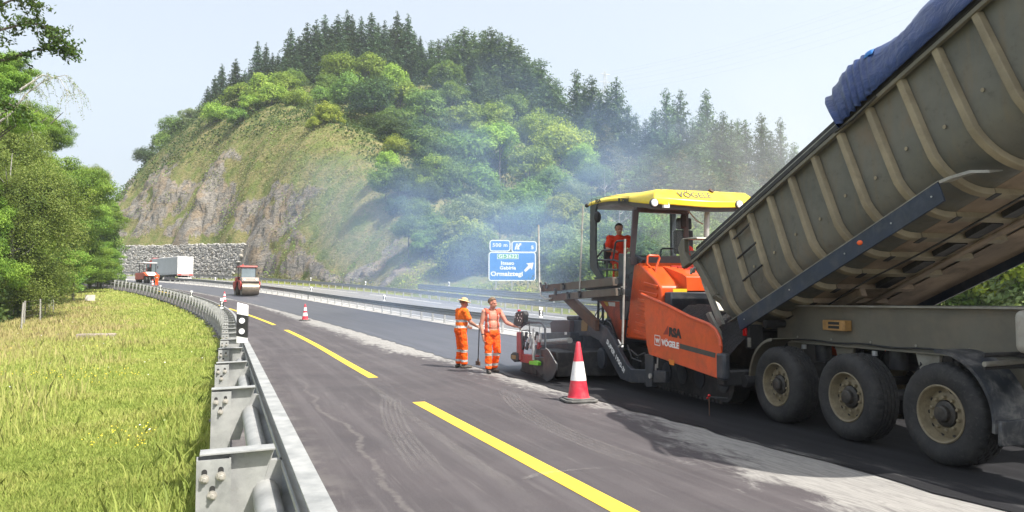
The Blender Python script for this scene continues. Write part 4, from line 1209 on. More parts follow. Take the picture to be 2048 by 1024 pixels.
# overhanging oak spray against the sky, and hanging birch twigs: part of their trees by position
def spray(pts, seed, n, spread, leaf, mat, hang=0.0):
    """twigs leaving the branch, leaves set along them; returns leaf quads and twig paths"""
    rng = np.random.default_rng(seed); P = np.array([tuple(p) for p in pts]); nt = max(8, n // 26); C = []; paths = []
    for k in range(nt):
        u = rng.random() ** .7 * (len(P) - 1.001); i = int(u); b = P[i] + (P[i + 1] - P[i]) * (u - i)
        d = rng.normal(size=3) * .55 + (P[min(i + 1, len(P) - 1)] - P[i]) * .5; d /= np.linalg.norm(d)
        L = spread * rng.uniform(1.6, 4.2); m = 5; q = [b]
        for j in range(1, m + 1):
            f = j / m; q.append(b + d * L * f * (1 - .3 * hang * f) - np.array([0, 0, 1.0]) * hang * L * 1.3 * f * f)
        paths.append(q)
        for j in range(n // nt):
            f = rng.uniform(.15, 1) * m; a = int(min(f, m - .001)); C.append(q[a] + (q[a + 1] - q[a]) * (f - a) + rng.normal(size=3) * leaf * .45)
    C = np.array(C); n = len(C)
    v, q = leaf_quads(C, rng.normal(size=(n, 3)) + np.array([0, 0, .8]), leaf * rng.uniform(.6, 1.3, n), rng, .5)
    return v, q, np.repeat(np.clip(.5 + .25 * rng.normal(size=n), 0, 1), 4), paths
def branch_obj(pixels, Y, seed, n, spread, leaf, kind, bk, label, hang=0.0):
    pts = [at(px, py, Y + dy) for px, py, dy in pixels]; base = pts[0]
    rt = None
    for o in scene.objects:
        if o.type == 'EMPTY' and o.get('label') == label: rt = o
    bpy.context.view_layer.update(); inv = rt.matrix_world.inverted()
    mb = MB(); lp = [inv @ p for p in pts]; mb.tube(lp, [0.05 - 0.044 * i / (len(lp) - 1) for i in range(len(lp))], 6); bo = mb.build('branch', BM[bk], rt)
    v, q, t, paths = spray(lp, seed, n, spread, leaf, LM[kind], hang)
    mb = MB()
    for w in paths: mb.tube(w, [.010, .008, .007, .006, .004, .002], 4, False)
    tag(mb.build('twigs', BM[bk], bo), kind='stuff'); tag(link_mesh('spray', fast_mesh('spray', v, q, LM[kind], t), bo), kind='stuff')
OAK = LEFT[0][5]; BIR = LEFT[1][5]
branch_obj([(-60,110,0),(0,60,0),(60,45,.3),(105,60,.5),(118,88,.6)], 22, 5, 1100, .17, .13, 'oak', 'grey', OAK)
branch_obj([(-60,130,0),(10,120,0),(70,100,.3),(120,98,.4),(142,104,.5)], 22.5, 6, 1000, .15, .13, 'oak', 'grey', OAK)
branch_obj([(-60,40,0),(0,10,0),(50,-10,.3),(80,12,.4)], 22, 7, 700, .14, .13, 'oak', 'grey', OAK)
branch_obj([(-60,190,0),(-10,190,0),(30,215,.3),(46,236,.4)], 22, 8, 650, .15, .13, 'oak', 'grey', OAK)
branch_obj([(-10,250,0),(25,225,0),(50,190,.2),(90,160,.3),(130,150,.4),(158,182,.5)], 33, 9, 900, .28, .07, 'birch', 'pale', BIR, 0.9)
branch_obj([(0,230,0),(45,200,0),(62,176,.2)], 33, 11, 150, .3, .07, 'birch', 'pale', BIR, 0.8)
branch_obj([(40,180,0),(85,150,.3),(120,158,.5),(140,195,.5)], 34, 12, 500, .26, .07, 'birch', 'pale', BIR, 0.9)

# --- labels of the hillside trees, counted from the left within their kind
KN = {'acacia': 'pale yellow-green', 'mid': 'mid green', 'dark': 'deep green', 'willow': 'grey-green', 'yellow': 'yellowish', 'spruce': 'blue-green', 'pine': 'dark', 'rusty': 'brown-tinged', 'ash': 'bright green', 'bare': 'pale bare'}
PLACE = {'foot': ('bush', 'below the wood by the far barrier', 'bushes along the foot of the wood'), 'slope': ('broadleaf tree', 'on the wooded hillside', 'broadleaf trees on the hillside'), 'right': ('broadleaf tree', 'in the roadside row behind the tipper truck', 'trees behind the truck'),
         'crest': ('conifer', 'on the skyline of the hill', 'conifers on the hill crest'), 'shoulder': ('pine', 'on the lower ridge above the paver', 'pines on the lower ridge'),
         'second': ('conifer', 'just below the skyline row', 'conifers below the crest'), 'lower': ('pine', 'in the hazy stand behind the paver roof', 'pines behind the paver roof'), 'bare': ('stem', 'standing above the paver roof', 'bare stems above the roof')}
byk = {}
for rt, g, k, px in TREES: byk.setdefault((g, k), []).append((px, rt))
for (g, k), lst in byk.items():
    lst.sort(key=lambda q: q[0]); noun, where, grp = PLACE[g]
    for i, (px, rt) in enumerate(lst):
        tag(rt, f'{ordinal(i + 1)} {KN[k]} {noun} from the left {where}' if len(lst) > 1 else f'single {KN[k]} {noun} {where}', 'tree', grp)

# --- grass, meadow and flowers of the left verge
def grass_mat():
    t = NT('meadow grass'); a = t.n('ShaderNodeAttribute', attribute_name='tint').outputs['Fac']
    cr = t.n('ShaderNodeValToRGB'); e = cr.color_ramp.elements
    e[0].position = 0; e[0].color = (0.158, 0.206, 0.046, 1); e[1].position = 1; e[1].color = (0.50, 0.41, 0.21, 1)
    for p, c in ((.28, (0.297, 0.369, 0.085, 1)), (.5, (0.449, 0.481, 0.137, 1)), (.68, (0.44, 0.42, 0.16, 1)), (.85, (0.48, 0.41, 0.19, 1))):
        m = e.new(p); m.color = c
    t.link(a, cr.inputs[0])
    d = t.n('ShaderNodeBsdfPrincipled'); t.link(cr.outputs[0], d.inputs['Base Color']); d.inputs['Roughness'].default_value = .6; d.inputs['Specular IOR Level'].default_value = .2
    tr = t.n('ShaderNodeBsdfTranslucent'); t.link(cr.outputs[0], tr.inputs[0]); mx = t.n('ShaderNodeMixShader'); mx.inputs[0].default_value = .35
    t.link(d.outputs[0], mx.inputs[1]); t.link(tr.outputs[0], mx.inputs[2]); t.link(mx.outputs[0], t.out.inputs[0]); return t.mat
M_grass = grass_mat()
def vnoise(x, y, f, seed):
    r = np.random.default_rng(seed); out = np.zeros_like(x)
    for k in range(7):
        a = r.uniform(0, 6.28); q = f * r.uniform(.6, 1.8); out += np.sin((x * math.cos(a) + y * math.sin(a)) * q + r.uniform(0, 6.28))
    return out / 7 ** .5
def verge_points(n, ymin, ymax, seed, oa=-14.5, ob=-3.22):
    r = np.random.default_rng(seed); Y = np.exp(r.uniform(math.log(ymin), math.log(ymax), n)); px = r.uniform(-500, 560, n)
    X = (px - 1024) / FOC * Y
    s = np.empty(n); o = np.empty(n)
    sub_ = np.where((RS > -14) & (RS < 140))[0][::6]; C2 = RC[sub_]
    for i in range(0, n, 4000):
        d = (C2[None, :, 0] - X[i:i + 4000, None]) ** 2 + (C2[None, :, 1] - Y[i:i + 4000, None]) ** 2
        k = sub_[d.argmin(1)]; dx = X[i:i + 4000] - RC[k, 0]; dy = Y[i:i + 4000] - RC[k, 1]
        o[i:i + 4000] = dx * np.cos(RT[k]) + dy * np.sin(RT[k]); s[i:i + 4000] = RS[k]
    m = (o > oa) & (o < ob)
    return X[m], Y[m], o[m]
gxs = np.interp  # ground on the verge: same relief as the ground sheet, close enough for roots
def verge_z(X, Y, o): return zroad(Y) - 0.09 - 0.35 * sstep(-o, 12.5, 20)
def blades(n, ymin, ymax, seed, hs, ws, dry_bias, spread=.35, oa=-14.5, ob=-3.22, hdry=1.45):
    X, Y, o = verge_points(n, ymin, ymax, seed, oa, ob); n = len(X); r = np.random.default_rng(seed + 1)
    d = np.hypot(X, Y)
    dry = np.clip((-o + 1.3 * vnoise(X, Y, .5, 3) - 6.4) / 3.0, 0, 1) + dry_bias
    patch = vnoise(X, Y, 1.6, 5); clump = vnoise(X, Y, 6.0, 8)
    h = hs * r.uniform(.45, 1.3, n) * (1 + .35 * np.clip(patch, -1, 1.5) + .25 * clump) * (1 + (hdry - 1) * np.clip(dry, 0, 1))
    h = np.clip(h, .03, .7)
    w = (ws + .00055 * d) * r.uniform(.6, 1.4, n)
    a = r.uniform(0, 6.283, n); lean = r.uniform(.15, 1, n) * spread * h * 1.6; la = r.uniform(0, 6.283, n)
    Z = verge_z(X, Y, o)
    b = np.stack([X, Y, Z], -1); sx = np.stack([np.cos(a) * w, np.sin(a) * w, 0 * w], -1)
    L = np.stack([np.cos(la) * lean, np.sin(la) * lean, h], -1); mid = b + L * np.array([.35, .35, .6])
    tip = b + L
    v = np.stack([b - sx, b + sx, mid + sx * .8, tip, mid - sx * .8], 1).reshape(-1, 3)
    q = np.arange(5 * n).reshape(n, 5)
    tint = np.clip(.36 + .33 * dry + .10 * patch + .06 * clump + r.normal(size=n) * .09, 0, 1)
    return v, q, np.repeat(tint, 5)
gv = [blades(190000, 1.7, 9, 11, .058, .0018, 0), blades(220000, 6, 30, 12, .075, .0016, 0), blades(120000, 25, 95, 13, .13, .002, .05),
      blades(7000, 1.7, 14, 15, .12, .0018, -.04, .5, -9, -3.22, 1.3), blades(22000, 3, 40, 16, .21, .0009, .5, .3, -14.5, -5.5, 1.2),
      blades(14000, 2, 40, 17, .22, .004, -.2, .5, -3.95, -3.18, 1.0)]
b = 0; V = []; Q = []; T = []
for v, q, t in gv: V.append(v); Q.append(q + b); T.append(t); b += len(v)
tag(link_mesh('grass', fast_mesh('grass', np.concatenate(V), np.concatenate(Q), M_grass, np.concatenate(T))), 'bright and straw coloured meadow grass on the left verge', kind='stuff')
def flowers(name, n, ymin, ymax, seed, mat, size, hgt, oa, ob, thresh, label):
    X, Y, o = verge_points(n, ymin, ymax, seed, oa, ob); r = np.random.default_rng(seed)
    k = vnoise(X, Y, 1.1, seed) > thresh; X, Y, o = X[k], Y[k], o[k]; n = len(X)
    c = np.stack([X, Y, verge_z(X, Y, o) + hgt * r.uniform(.7, 1.3, n)], -1)
    v, q = leaf_quads(c, r.normal(size=(n, 3)) * .4 + np.array([0, -.4, 1]), size * r.uniform(.7, 1.3, n) + .0006 * np.hypot(X, Y), r, .9)
    tag(link_mesh(name, fast_mesh(name, v, q, mat)), label, kind='stuff')
flowers('yellow_flowers', 6500, 3, 26, 21, paint('yellow petals', (0.75, 0.56, 0.03), .6), .016, .12, -11, -3.9, .75, 'scattered small yellow meadow flowers')
flowers('white_flowers', 300, 9, 40, 22, paint('white petals', (0.75, 0.75, 0.70), .6),   .024, .22, -12, -3.6, .5, 'scattered white umbel flowers')

# --- scrub on the cut slope and forest floor growth, each one continuous cover
def hill_cover(name, n, s0, s1, o0, o1, seed, hgt, size, mat, keep, label):
    r = np.random.default_rng(seed); s = r.uniform(s0, s1, n); o = o0 + (o1 - o0) * r.random(n) ** 1.2
    X, Y = RP(s, o); h = np.clip(hill_raw(X, Y), 0, None) * sstep(o, 19.6, 22.5); Z = zroad(Y) - .06 + h
    nz = vnoise(X, Y, .35, seed) * .5 + vnoise(X, Y, 1.2, seed + 1) * .5
    px = 1024 + FOC * X / Y; py = 601 - FOC * (Z - CAMH) / Y
    k = keep(s, o, h, nz, px, py); X, Y, Z, nz = X[k], Y[k], Z[k], nz[k]; n = len(X)
    c = np.stack([X, Y, Z + hgt * np.clip(.6 + .7 * nz, .1, 2) * r.random(n)], -1) + r.normal(size=(n, 3)) * np.array([.3, .3, .05])
    v, q = leaf_quads(c, r.normal(size=(n, 3)) * .6 + np.array([-.3, -.4, .8]), size * np.clip(np.hypot(X, Y) / 170, .14, .85) * r.uniform(.5, 1.4, n), r, .6)
    tint = np.clip(.5 + .25 * nz + .2 * r.normal(size=n), 0, 1)
    tag(link_mesh(name, fast_mesh(name, v, q, mat, np.repeat(tint, 4))), label, kind='stuff')
M_scrub = leaf_mat('dry bracken and scrub', (0.115, 0.135, 0.045), (0.225, 0.215, 0.085), (0.165, 0.215, 0.058), .25, 0)
M_under = leaf_mat('forest undergrowth', (0.020, 0.042, 0.012), (0.045, 0.080, 0.018), (0.085, 0.115, 0.030), .25, 0)
def edge_line(px): return np.interp(px, [200, 400, 470, 540, 640, 700, 760, 830, 860, 900], [420, 300, 280, 262, 240, 290, 352, 420, 470, 560])
rock_keep = lambda s, o, h, nz, px, py: (py > edge_line(px) - 4) & (px < 905) & ((h > rock_limit(s) - 2 + 5 * nz) | (nz > .55) | (h < 1.2)) & ~((s > 122) & (s < 177) & (h < 6.6))
hill_cover('scrub', 150000, 66, 200, 20.6, 66, 41, .7, .36, M_scrub, rock_keep, 'dry brown and olive scrub over the open cut slope')
hill_cover('scrub', 46000, 66, 200, 20.6, 62, 47, 1.7, .40, LM['mid'], lambda s, o, h, nz, px, py: rock_keep(s, o, h, nz, px, py) & (nz > .42), 'low green bushes scattered over the cut slope')
hill_cover('undergrowth', 210000, -45, 200, 20.8, 110, 43, 2.2, .62, M_under, lambda s, o, h, nz, px, py: ((py < edge_line(px)) | (px > 880)) & ~((o < 27) & (s > 15) & (s < 90)), 'dark green undergrowth covering the forest floor')
r_ = (22, 26)
hill_cover('undergrowth', 14000, -30, 78, 20.9, 27, 45, .45, .5, LM['yellow'], lambda s, o, h, nz, px, py: (px > 800) & ((px < 950) | (px > 1100) | (o > 24.5)) & (nz > .1), 'pale weeds and brambles along the far barrier')
# shaded hedge under the left trees
rng = np.random.default_rng(77); n = 26000
s = rng.uniform(20, 92, n); o = -13.3 - rng.random(n) ** 1.5 * 9; X, Y = RP(s, o)
c = np.stack([X, Y, zroad(Y) - .3 + rng.random(n) * (1.1 + 1.2 * (np.abs(vnoise(X, Y, .5, 4)) > .4))], -1)
v, q = leaf_quads(c, rng.normal(size=(n, 3)) + np.array([.3, 0, .5]), .28 * rng.uniform(.5, 1.4, n), rng, .6)
tag(link_mesh('undergrowth', fast_mesh('undergrowth', v, q, M_under, np.repeat(rng.random(n), 4))), 'dark brambles in the shade behind the wire fence', kind='stuff')
# ================================================================== TIPPER TRAILER
TA = math.atan(409 / 1480.0)
TU = Vector((-math.sin(TA), math.cos(TA), 0)); TM = Vector((math.cos(TA), math.sin(TA), 0))
TW = Vector((3.635, 10.35, 0.013))
TRZ = math.atan2(-TU.y, -TU.x)
def fw(X, Y, Z): return TW + TU * X + TM * Y + Vector((0, 0, Z))
def pl(px, py, Y):
    """survey: where a picture ray meets the vertical plane Y of the train of machines -> (X, Z)"""
    r = ray(px, py); o = Vector((0, 0, CAMH)); t = ((TW + TM * Y - o).dot(TM)) / r.dot(TM)
    q = o + r * t - TW; return q.dot(TU), q.z
def onX(px, py, X):
    r = ray(px, py); o = Vector((0, 0, CAMH)); t = ((TW + TU * X - o).dot(TU)) / r.dot(TU)
    q = o + r * t - TW; return q.dot(TM), q.z
class LB(MB):
    """builder in train coordinates: X to the rear (away), Y to the far side, Z up; O is the thing's base"""
    def __init__(self, O): super().__init__(True); self.O = O
    def mesh(self, name, mats, smooth=30):
        self.v = [(p[0] - self.O[0], p[1] - self.O[1], p[2] - self.O[2]) for p in self.v]
        return super().mesh(name, mats, smooth)

M_olive = paint('dusty olive body paint', (0.135, 0.127, 0.098), 0.55, 0, 0.16, 1.4, (0.20, 0.165, 0.115), 0.55, 0.08, 60)
def bed_skin():
    t = NT('dusty olive grey steel skin'); v = t.coords('Object')
    n = t.noise(v, 0.9, 6, 0.62); f = t.noise(v, 9, 5, 0.7); st = t.noise(t.scaled(v, (7, 1, 0.8)), 1.5, 5, 0.6)
    c = t.mix(t.ramp(n, 0.3, 0.7), (0.118, 0.119, 0.104), (0.178, 0.172, 0.146))
    c = t.mix(t.math('MULTIPLY', t.ramp(st, 0.45, 0.75), 0.5), c, (0.19, 0.15, 0.10))
    c = t.mix(t.math('MULTIPLY', t.ramp(f, 0.55, 0.75), 0.35), c, (0.06, 0.058, 0.05))
    c = t.mix(t.math('MULTIPLY', t.ramp(n, 0.56, 0.70), 0.55), c, (0.19, 0.135, 0.088))
    t.principled(c, t.ramp(f, 0.3, 0.7, 0.40, 0.62), 0.15, t.bump(f, 0.10, 0.01), 0.4); return t.mat
M_skin = bed_skin()
M_rib = paint('tan dusted rib steel', (0.285, 0.24, 0.16), 0.6, 0, 0.18, 2.0, (0.17, 0.135, 0.085), 0.6, 0.08, 50)
M_under = paint('bounce lightened rust dusted underside', (0.34, 0.255, 0.18), 0.75, 0, 0.25, 1.2, (0.10, 0.075, 0.055), 0.7, 0.1, 40)  # rusty brown, base colour raised to stand in for light bounced off the road
M_navy = paint('dark navy steel plate', (0.012, 0.022, 0.045), 0.4, 0, 0.25, 3, (0.10, 0.10, 0.10), 0.35)
M_edge = paint('bare greyish steel edge', (0.30, 0.29, 0.25), 0.5, 0.4, 0.2, 4, (0.18, 0.16, 0.12), 0.5)
M_slate = paint('dark slate paint', (0.030, 0.036, 0.046), 0.45, 0, 0.25, 2.5, (0.11, 0.105, 0.10), 0.45)
M_blk = paint('dusty black steel', (0.022, 0.022, 0.024), 0.6, 0, 0.3, 3, (0.10, 0.095, 0.085), 0.5)
M_gal2 = paint('bright zinc', (0.50, 0.50, 0.49), 0.4, 0.6, 0.15, 6, (0.3, 0.28, 0.25), 0.3)
def tyre_mat():
    t = NT('dusty tyre rubber'); v = t.coords('Object'); n = t.noise(v, 3, 5, 0.65); f = t.noise(v, 30, 4, 0.7)
    c = t.mix(t.ramp(n, 0.32, 0.68), (0.020, 0.021, 0.023), (0.044, 0.043, 0.042))
    c = t.mix(t.math('MULTIPLY', t.ramp(f, 0.5, 0.72), 0.4), c, (0.085, 0.080, 0.074))
    t.principled(c, 0.75, 0, t.bump(f, 0.2, 0.004), 0.3); return t.mat
M_tyre = tyre_mat()
M_rimp = paint('dusty khaki wheel paint', (0.22, 0.185, 0.115), 0.5, 0, 0.2, 9, (0.13, 0.095, 0.06), 0.6)
M_hub = paint('greasy dark hub', (0.035, 0.033, 0.03), 0.5, 0.2, 0.3, 12, (0.12, 0.10, 0.08), 0.5)
M_redlamp = paint('red lamp glass', (0.55, 0.015, 0.015), 0.2, 0, 0.05)
M_orlamp = paint('orange side lamp glass', (0.85, 0.12, 0.02), 0.2, 0, 0.05)

BL = 6.4
AL = R(21.3); HX, HZ = 0.90, 1.35
def bd(a, Y, b): return (HX - a * math.cos(AL) + b * math.sin(AL), Y, HZ + a * math.sin(AL) + b * math.cos(AL))
TO = (-1.4, 1.25, 0.0)
trk = empty('tipper_trailer', fw(*TO), TRZ, 'dusty olive tipper semi-trailer with ribbed bed raised over the paver hopper', 'tipper trailer')
def T(): return LB(TO)
# --- bed shell
def sect(off=0.0, n=7, both=True, top=1.42):
    """outer half-pipe outline (Y, b) from near rim round the bottom to the far rim, pushed out by off"""
    pts = [(0.02 - off, top), (0.05 - off, 0.66)]
    r = 0.50 + off; cy, cb = 0.555, 0.50
    for i in range(1, n + 1):
        a = R(180 + 90 * i / n * 0.98 + 3); pts.append((cy + r * math.cos(a), cb + r * math.sin(a)))
    pts.append((0.62, -off)); 
    far = [(2.5 - y, b) for y, b in pts[::-1]]
    return pts + far
def end_a(b): return -0.25 - 0.56 * b / 1.41
mb = T(); rings = []
outer = sect(0.0); inner = sect(-0.05, top=1.42)
ring = outer + inner[::-1]
for a in [None] + list(np.linspace(0.0, BL, 12)):
    rings.append([bd(end_a(b) if a is None else a, y, b) for y, b in ring])
mb.loft(rings); mb.build('bed', M_skin, trk, smooth=40)
mb = T(); hb = [bd(BL, y, b) for y, b in sect(0.0)]; mb.prism(hb, Vector(bd(BL + .06, 0, 0)) - Vector(bd(BL, 0, 0))); mb.build('headboard', M_skin, trk)
mb = T(); mb.hexa([bd(.05, .63, -.0035), bd(.05, 1.87, -.0035), bd(.05, 1.87, -.001), bd(.05, .63, -.001)], [bd(BL - .05, .63, -.0035), bd(BL - .05, 1.87, -.0035), bd(BL - .05, 1.87, -.001), bd(BL - .05, .63, -.001)]); mb.build('floor_plate', M_under, trk)
# rim rails: stacked angles along the top edge
for nm, y0, y1, b0, b1, mt in (('rim_rail', -0.055, 0.07, 1.405, 1.47, M_blk), ('rim_lip', -0.075, -0.02, 1.335, 1.385, M_olive), ('rim_cap', -0.02, 0.05, 1.471, 1.51, M_edge), ('rim_board', 0.075, 0.11, 1.40, 1.535, M_blk), ('rim_board', 0.08, 0.115, 1.543, 1.64, M_blk)):
    for side in (0, 1):
        ya, yb = (y0, y1) if side == 0 else (2.5 - y1, 2.5 - y0)
        mb = T(); a0, a1 = -0.80, BL
        mb.hexa([bd(a0, ya, b0), bd(a0, yb, b0), bd(a0, yb, b1), bd(a0, ya, b1)], [bd(a1, ya, b0), bd(a1, yb, b0), bd(a1, yb, b1), bd(a1, ya, b1)]); mb.build(nm, mt, trk, bevel=0.006)
# ribs
for i in range(13):
    a = -0.07 + 0.522 * i; so = sect(0.075, 9, top=1.34); si = sect(0.003, 9, top=1.34); w = 0.052; nn = len(so) // 2
    mb = T(); so, si = so[:nn], si[:nn]
    rr = []
    for (yo, bo), (yi, bi) in zip(so, si):
        rr.append([bd(a - w, yi, bi), bd(a - w * .72, yo, bo), bd(a + w * .72, yo, bo), bd(a + w, yi, bi)])
    mb.loft(rr); mb.build('rib', M_rib, trk, smooth=25, bevel=0.005)
    if 0 < i < 12:
        mb = T(); q0 = bd(a + .26, 0.035, 0.66); 
        mb.lathe([(0.022, -.0), (0.022, -.006), (0.01, -.007)], bd(a + .24, 0.04, 0.62 + .04 * math.sin(i * 3)), 'Y', 8); mb.build('plug', M_rib, trk)
# ladder rungs between the second and third rib
for b in (1.18, 0.86, 0.5):
    mb = T(); mb.tube([bd(0.452, -0.035 + (1.18 - b) * .0, b), bd(0.974 - .0, -0.035, b + .02)], 0.016, 8); mb.build('ladder_rung', M_blk, trk)
# slanted rear frame and hanging tailgate
mb = T(); mb.hexa([bd(end_a(b) - .02, y, b) for y, b in ((-0.055, 1.40), (-0.02, 0.6), (0.06, 0.6), (0.03, 1.40))], [bd(end_a(b) + .13, y, b) for y, b in ((-0.055, 1.40), (-0.02, 0.6), (0.06, 0.6), (0.03, 1.40))]); mb.build('rear_frame', M_olive, trk, bevel=0.01)
mb = T(); mb.hexa([bd(end_a(b) - .02, y, b) for y, b in ((-0.02, 0.595), (0.5, -.02), (0.56, .05), (0.06, 0.595))], [bd(end_a(b) + .13, y, b) for y, b in ((-0.02, 0.595), (0.5, -.02), (0.56, .05), (0.06, 0.595))]); mb.build('rear_frame', M_olive, trk, bevel=0.01)
tg = [(-1.02, 1.66), (-0.98, 1.67), (-0.60, 0.42), (-0.64, 0.40)]
mb = T(); mb.prism([bd(a, 0.07, b) for a, b in tg], (0, 2.36, 0)); mb.build('tailgate', M_edge, trk, bevel=0.01)
mb = T(); mb.prism([bd(a, -0.05, b) for a, b in ((-1.16, 1.40), (-1.16, 1.80), (-0.98, 1.88), (-0.90, 1.86), (-0.98, 1.62), (-0.86, 1.38))], (0, 0.10, 0)); mb.build('gate_arm', M_olive, trk, bevel=0.012)
mb = T(); mb.prism([bd(a, -0.04, b) for a, b in ((-0.96, 1.86), (-0.97, 1.89), (-0.52, 1.70), (-0.52, 1.66))], (0, 2.58, 0)); mb.build('gate_cover', M_edge, trk, bevel=0.01)
mb = T(); mb.tube([bd(-0.86, -0.08, 1.18), bd(-0.70, -0.08, 1.22)], 0.022, 8); mb.build('latch', M_gal2, trk)
mb = T(); mb.lathe([(0.04, 0), (0.04, -.06)], bd(-0.78, -0.05, 1.20), 'Y', 10); mb.build('latch_pin', M_edge, trk)
for (a0, b0, a1, b1) in ((-0.58, 0.95, -0.34, 0.10), (-0.66, 0.42, -0.42, -0.12)):
    mb = T(); mb.hexa([bd(a0, -.03, b0), bd(a0 - .09, -.03, b0), bd(a0 - .09, .02, b0), bd(a0, .02, b0)], [bd(a1, -.03, b1), bd(a1 - .12, -.03, b1), bd(a1 - .12, .02, b1), bd(a1, .02, b1)]); mb.build('gate_strip', M_edge, trk)
# navy spill plate along the lower side
mb = T()
prof = [(-0.055, 0.055), (0.02, 0.065), (0.02, 0.045), (-0.035, 0.035), (-0.035, -0.165), (-0.06, -0.165)]
mb.loft([[bd(a, y, b) for y, b in prof] for a in (0.12, 4.12)]); mb.build('spill_plate', M_navy, trk, bevel=0.004)
mb = T(); mb.loft([[bd(a, 2.5 - y, b) for y, b in prof] for a in (0.12, BL - .1)]); mb.build('spill_plate', M_navy, trk)
mb = T(); mb.loft([[bd(a, y, b) for y, b in ((2.53, -.03), (1.90, -.012), (1.90, -.02), (2.53, -.045))] for a in (0.12, BL - .1)]); mb.build('spill_shelf', M_under, trk)
mb = T(); mb.loft([[bd(a, y, b) for y, b in ((-0.056, 0.058), (0.03, 0.07), (0.03, 0.078), (-0.056, 0.068))] for a in (-0.15, 4.13)]); mb.build('plate_edge', M_edge, trk)
mb = T(); mb.loft([[bd(a, y + dy, b + db) for y, b in ((-0.056, 0.03), (0.12, 0.06), (0.12, 0.074), (-0.056, 0.062))] for a, dy, db in ((4.135, 0, 0), (4.25, 0.03, -.01), (4.42, .10, -.04), (4.52, .22, -.09))]); mb.build('plate_tip', M_edge, trk)
mb = T(); mb.sph(bd(2.88, -0.062, -0.04), 0.045, 0.018, 0.03, 12, 6); mb.build('side_lamp', M_orlamp, trk)
for a in (0.3, 1.45, 2.6, 3.4, 4.0):
    mb = T(); mb.lathe([(0.010, 0), (0.010, -.008)], bd(a, -0.0605, -0.05), 'Y', 8); mb.build('rivet', M_gal2, trk)
# underside: crossmembers, long sills, cable
for i in range(1, 13):
    a = -0.07 + 0.522 * i
    mb = T(); mb.hexa([bd(a - .05, 0.622, -.073), bd(a + .05, 0.622, -.073), bd(a + .05, 0.622, -.004), bd(a - .05, .622, -.004)], [bd(a - .05, 1.88, -.073), bd(a + .05, 1.88, -.073), bd(a + .05, 1.88, -.004), bd(a - .05, 1.88, -.004)]); mb.build('crossmember', M_rib if i > 3 else M_under, trk)
    mb = T(); mb.hexa([bd(a - .07, .585, -.085), bd(a + .07, .585, -.085), bd(a + .07, .585, -.0765), bd(a - .07, .585, -.0765)], [bd(a - .07, .66, -.085), bd(a + .07, .66, -.085), bd(a + .07, .66, -.0765), bd(a - .07, .66, -.0765)]); mb.build('bracket', M_blk, trk)
    if i > 2:
        mb = T(); mb.hexa([bd(a + .08, 1.22, -.075), bd(a + .44, 1.22, -.075), bd(a + .44, 1.22, -.004), bd(a + .08, 1.22, -.004)], [bd(a + .08, 1.40, -.075), bd(a + .44, 1.40, -.075), bd(a + .44, 1.40, -.004), bd(a + .08, 1.40, -.004)]); mb.build('floor_block', M_blk, trk)
mb = T(); mb.hexa([bd(0.3, 1.44, -.11), bd(0.3, 1.56, -.11), bd(0.3, 1.56, -.080), bd(0.3, 1.44, -.080)], [bd(BL - .1, 1.44, -.11), bd(BL - .1, 1.56, -.11), bd(BL - .1, 1.56, -.080), bd(BL - .1, 1.44, -.080)]); mb.build('sill', M_under, trk, bevel=0.01)
mb = T(); mb.hexa([bd(0.3, .92, -.20), bd(0.3, 1.02, -.20), bd(0.3, 1.02, -.080), bd(0.3, .92, -.080)], [bd(1.6, .92, -.20), bd(1.6, 1.02, -.20), bd(1.6, 1.02, -.080), bd(1.6, .92, -.080)]); mb.build('sill', M_under, trk, bevel=0.01)
mb = T(); mb.tube([bd(a, .80 + .04 * math.sin(a * 2.2) + .03 * a, -.098 - .012 * math.sin(a * 3) - (.12 if a < .8 else 0)) for a in np.linspace(.5, BL - .2, 26)], 0.012, 6); mb.build('cable', M_blk, trk)

# --- blue tarpaulin, bunched at its open end
def tarp_mat():
    t = NT('blue vinyl tarpaulin'); v = t.coords('Object'); n = t.noise(v, 1.1, 5, 0.6); f = t.noise(v, 10, 5, 0.7)
    c = t.mix(t.ramp(n, 0.3, 0.7), (0.007, 0.023, 0.105), (0.014, 0.045, 0.18))
    c = t.mix(t.math('MULTIPLY', t.ramp(f, 0.52, 0.72), 0.45), c, (0.035, 0.055, 0.11))
    cr = t.noise(v, 3.2, 6, 0.6, 1.4)
    t.principled(c, 0.38, 0, t.bump(t.math('ADD', n, t.math('MULTIPLY', cr, .6)), 0.7, 0.10), 0.5); return t.mat
M_tarp = tarp_mat()
def tarp_pt(a, w):
    """a along the bed, w across it from near rim 0 to far rim 1"""
    ple_k = math.exp(-max(0, a - 3.14) / 0.42)               # tight pleats near the open end
    hump = 0.20 * math.exp(-((a - 3.5) / .40) ** 2) + 0.10 * math.exp(-((a - 4.7) / .5) ** 2) + .05 * math.sin(a * 2.1)
    edge = min(w, 1 - w) * 30
    arch = math.sin(min(1, edge / 3.6) * math.pi / 2)
    ple = ple_k * (0.105 * (abs(math.sin(a * 30 + 1.2 * math.sin(w * 9))) - .6) + .03 * math.sin(a * 70 + w * 14)) * (1 - .35 * arch)
    soft = (1 - ple_k) * .06 * (mn.noise(Vector((a * 1.3, w * 7, 2.0))) + .6 * mn.noise(Vector((a * 3.1 + w * 4, w * 9, 5.0)))) * min(1, edge)
    lean = -.30 * arch * math.exp(-(a - 3.14) / .5)           # the bundle tips back over its end
    y = -0.11 + 2.72 * w + (-ple if w < .5 else ple) * (.8 if edge < 7 else .2)
    b = 1.43 + (.50 + hump) * arch + ple * .5 + soft - .05 * (1 - arch) * ple_k
    return bd(a + lean, y, b)
mb = T(); rows = []; na = 130; nc = 30
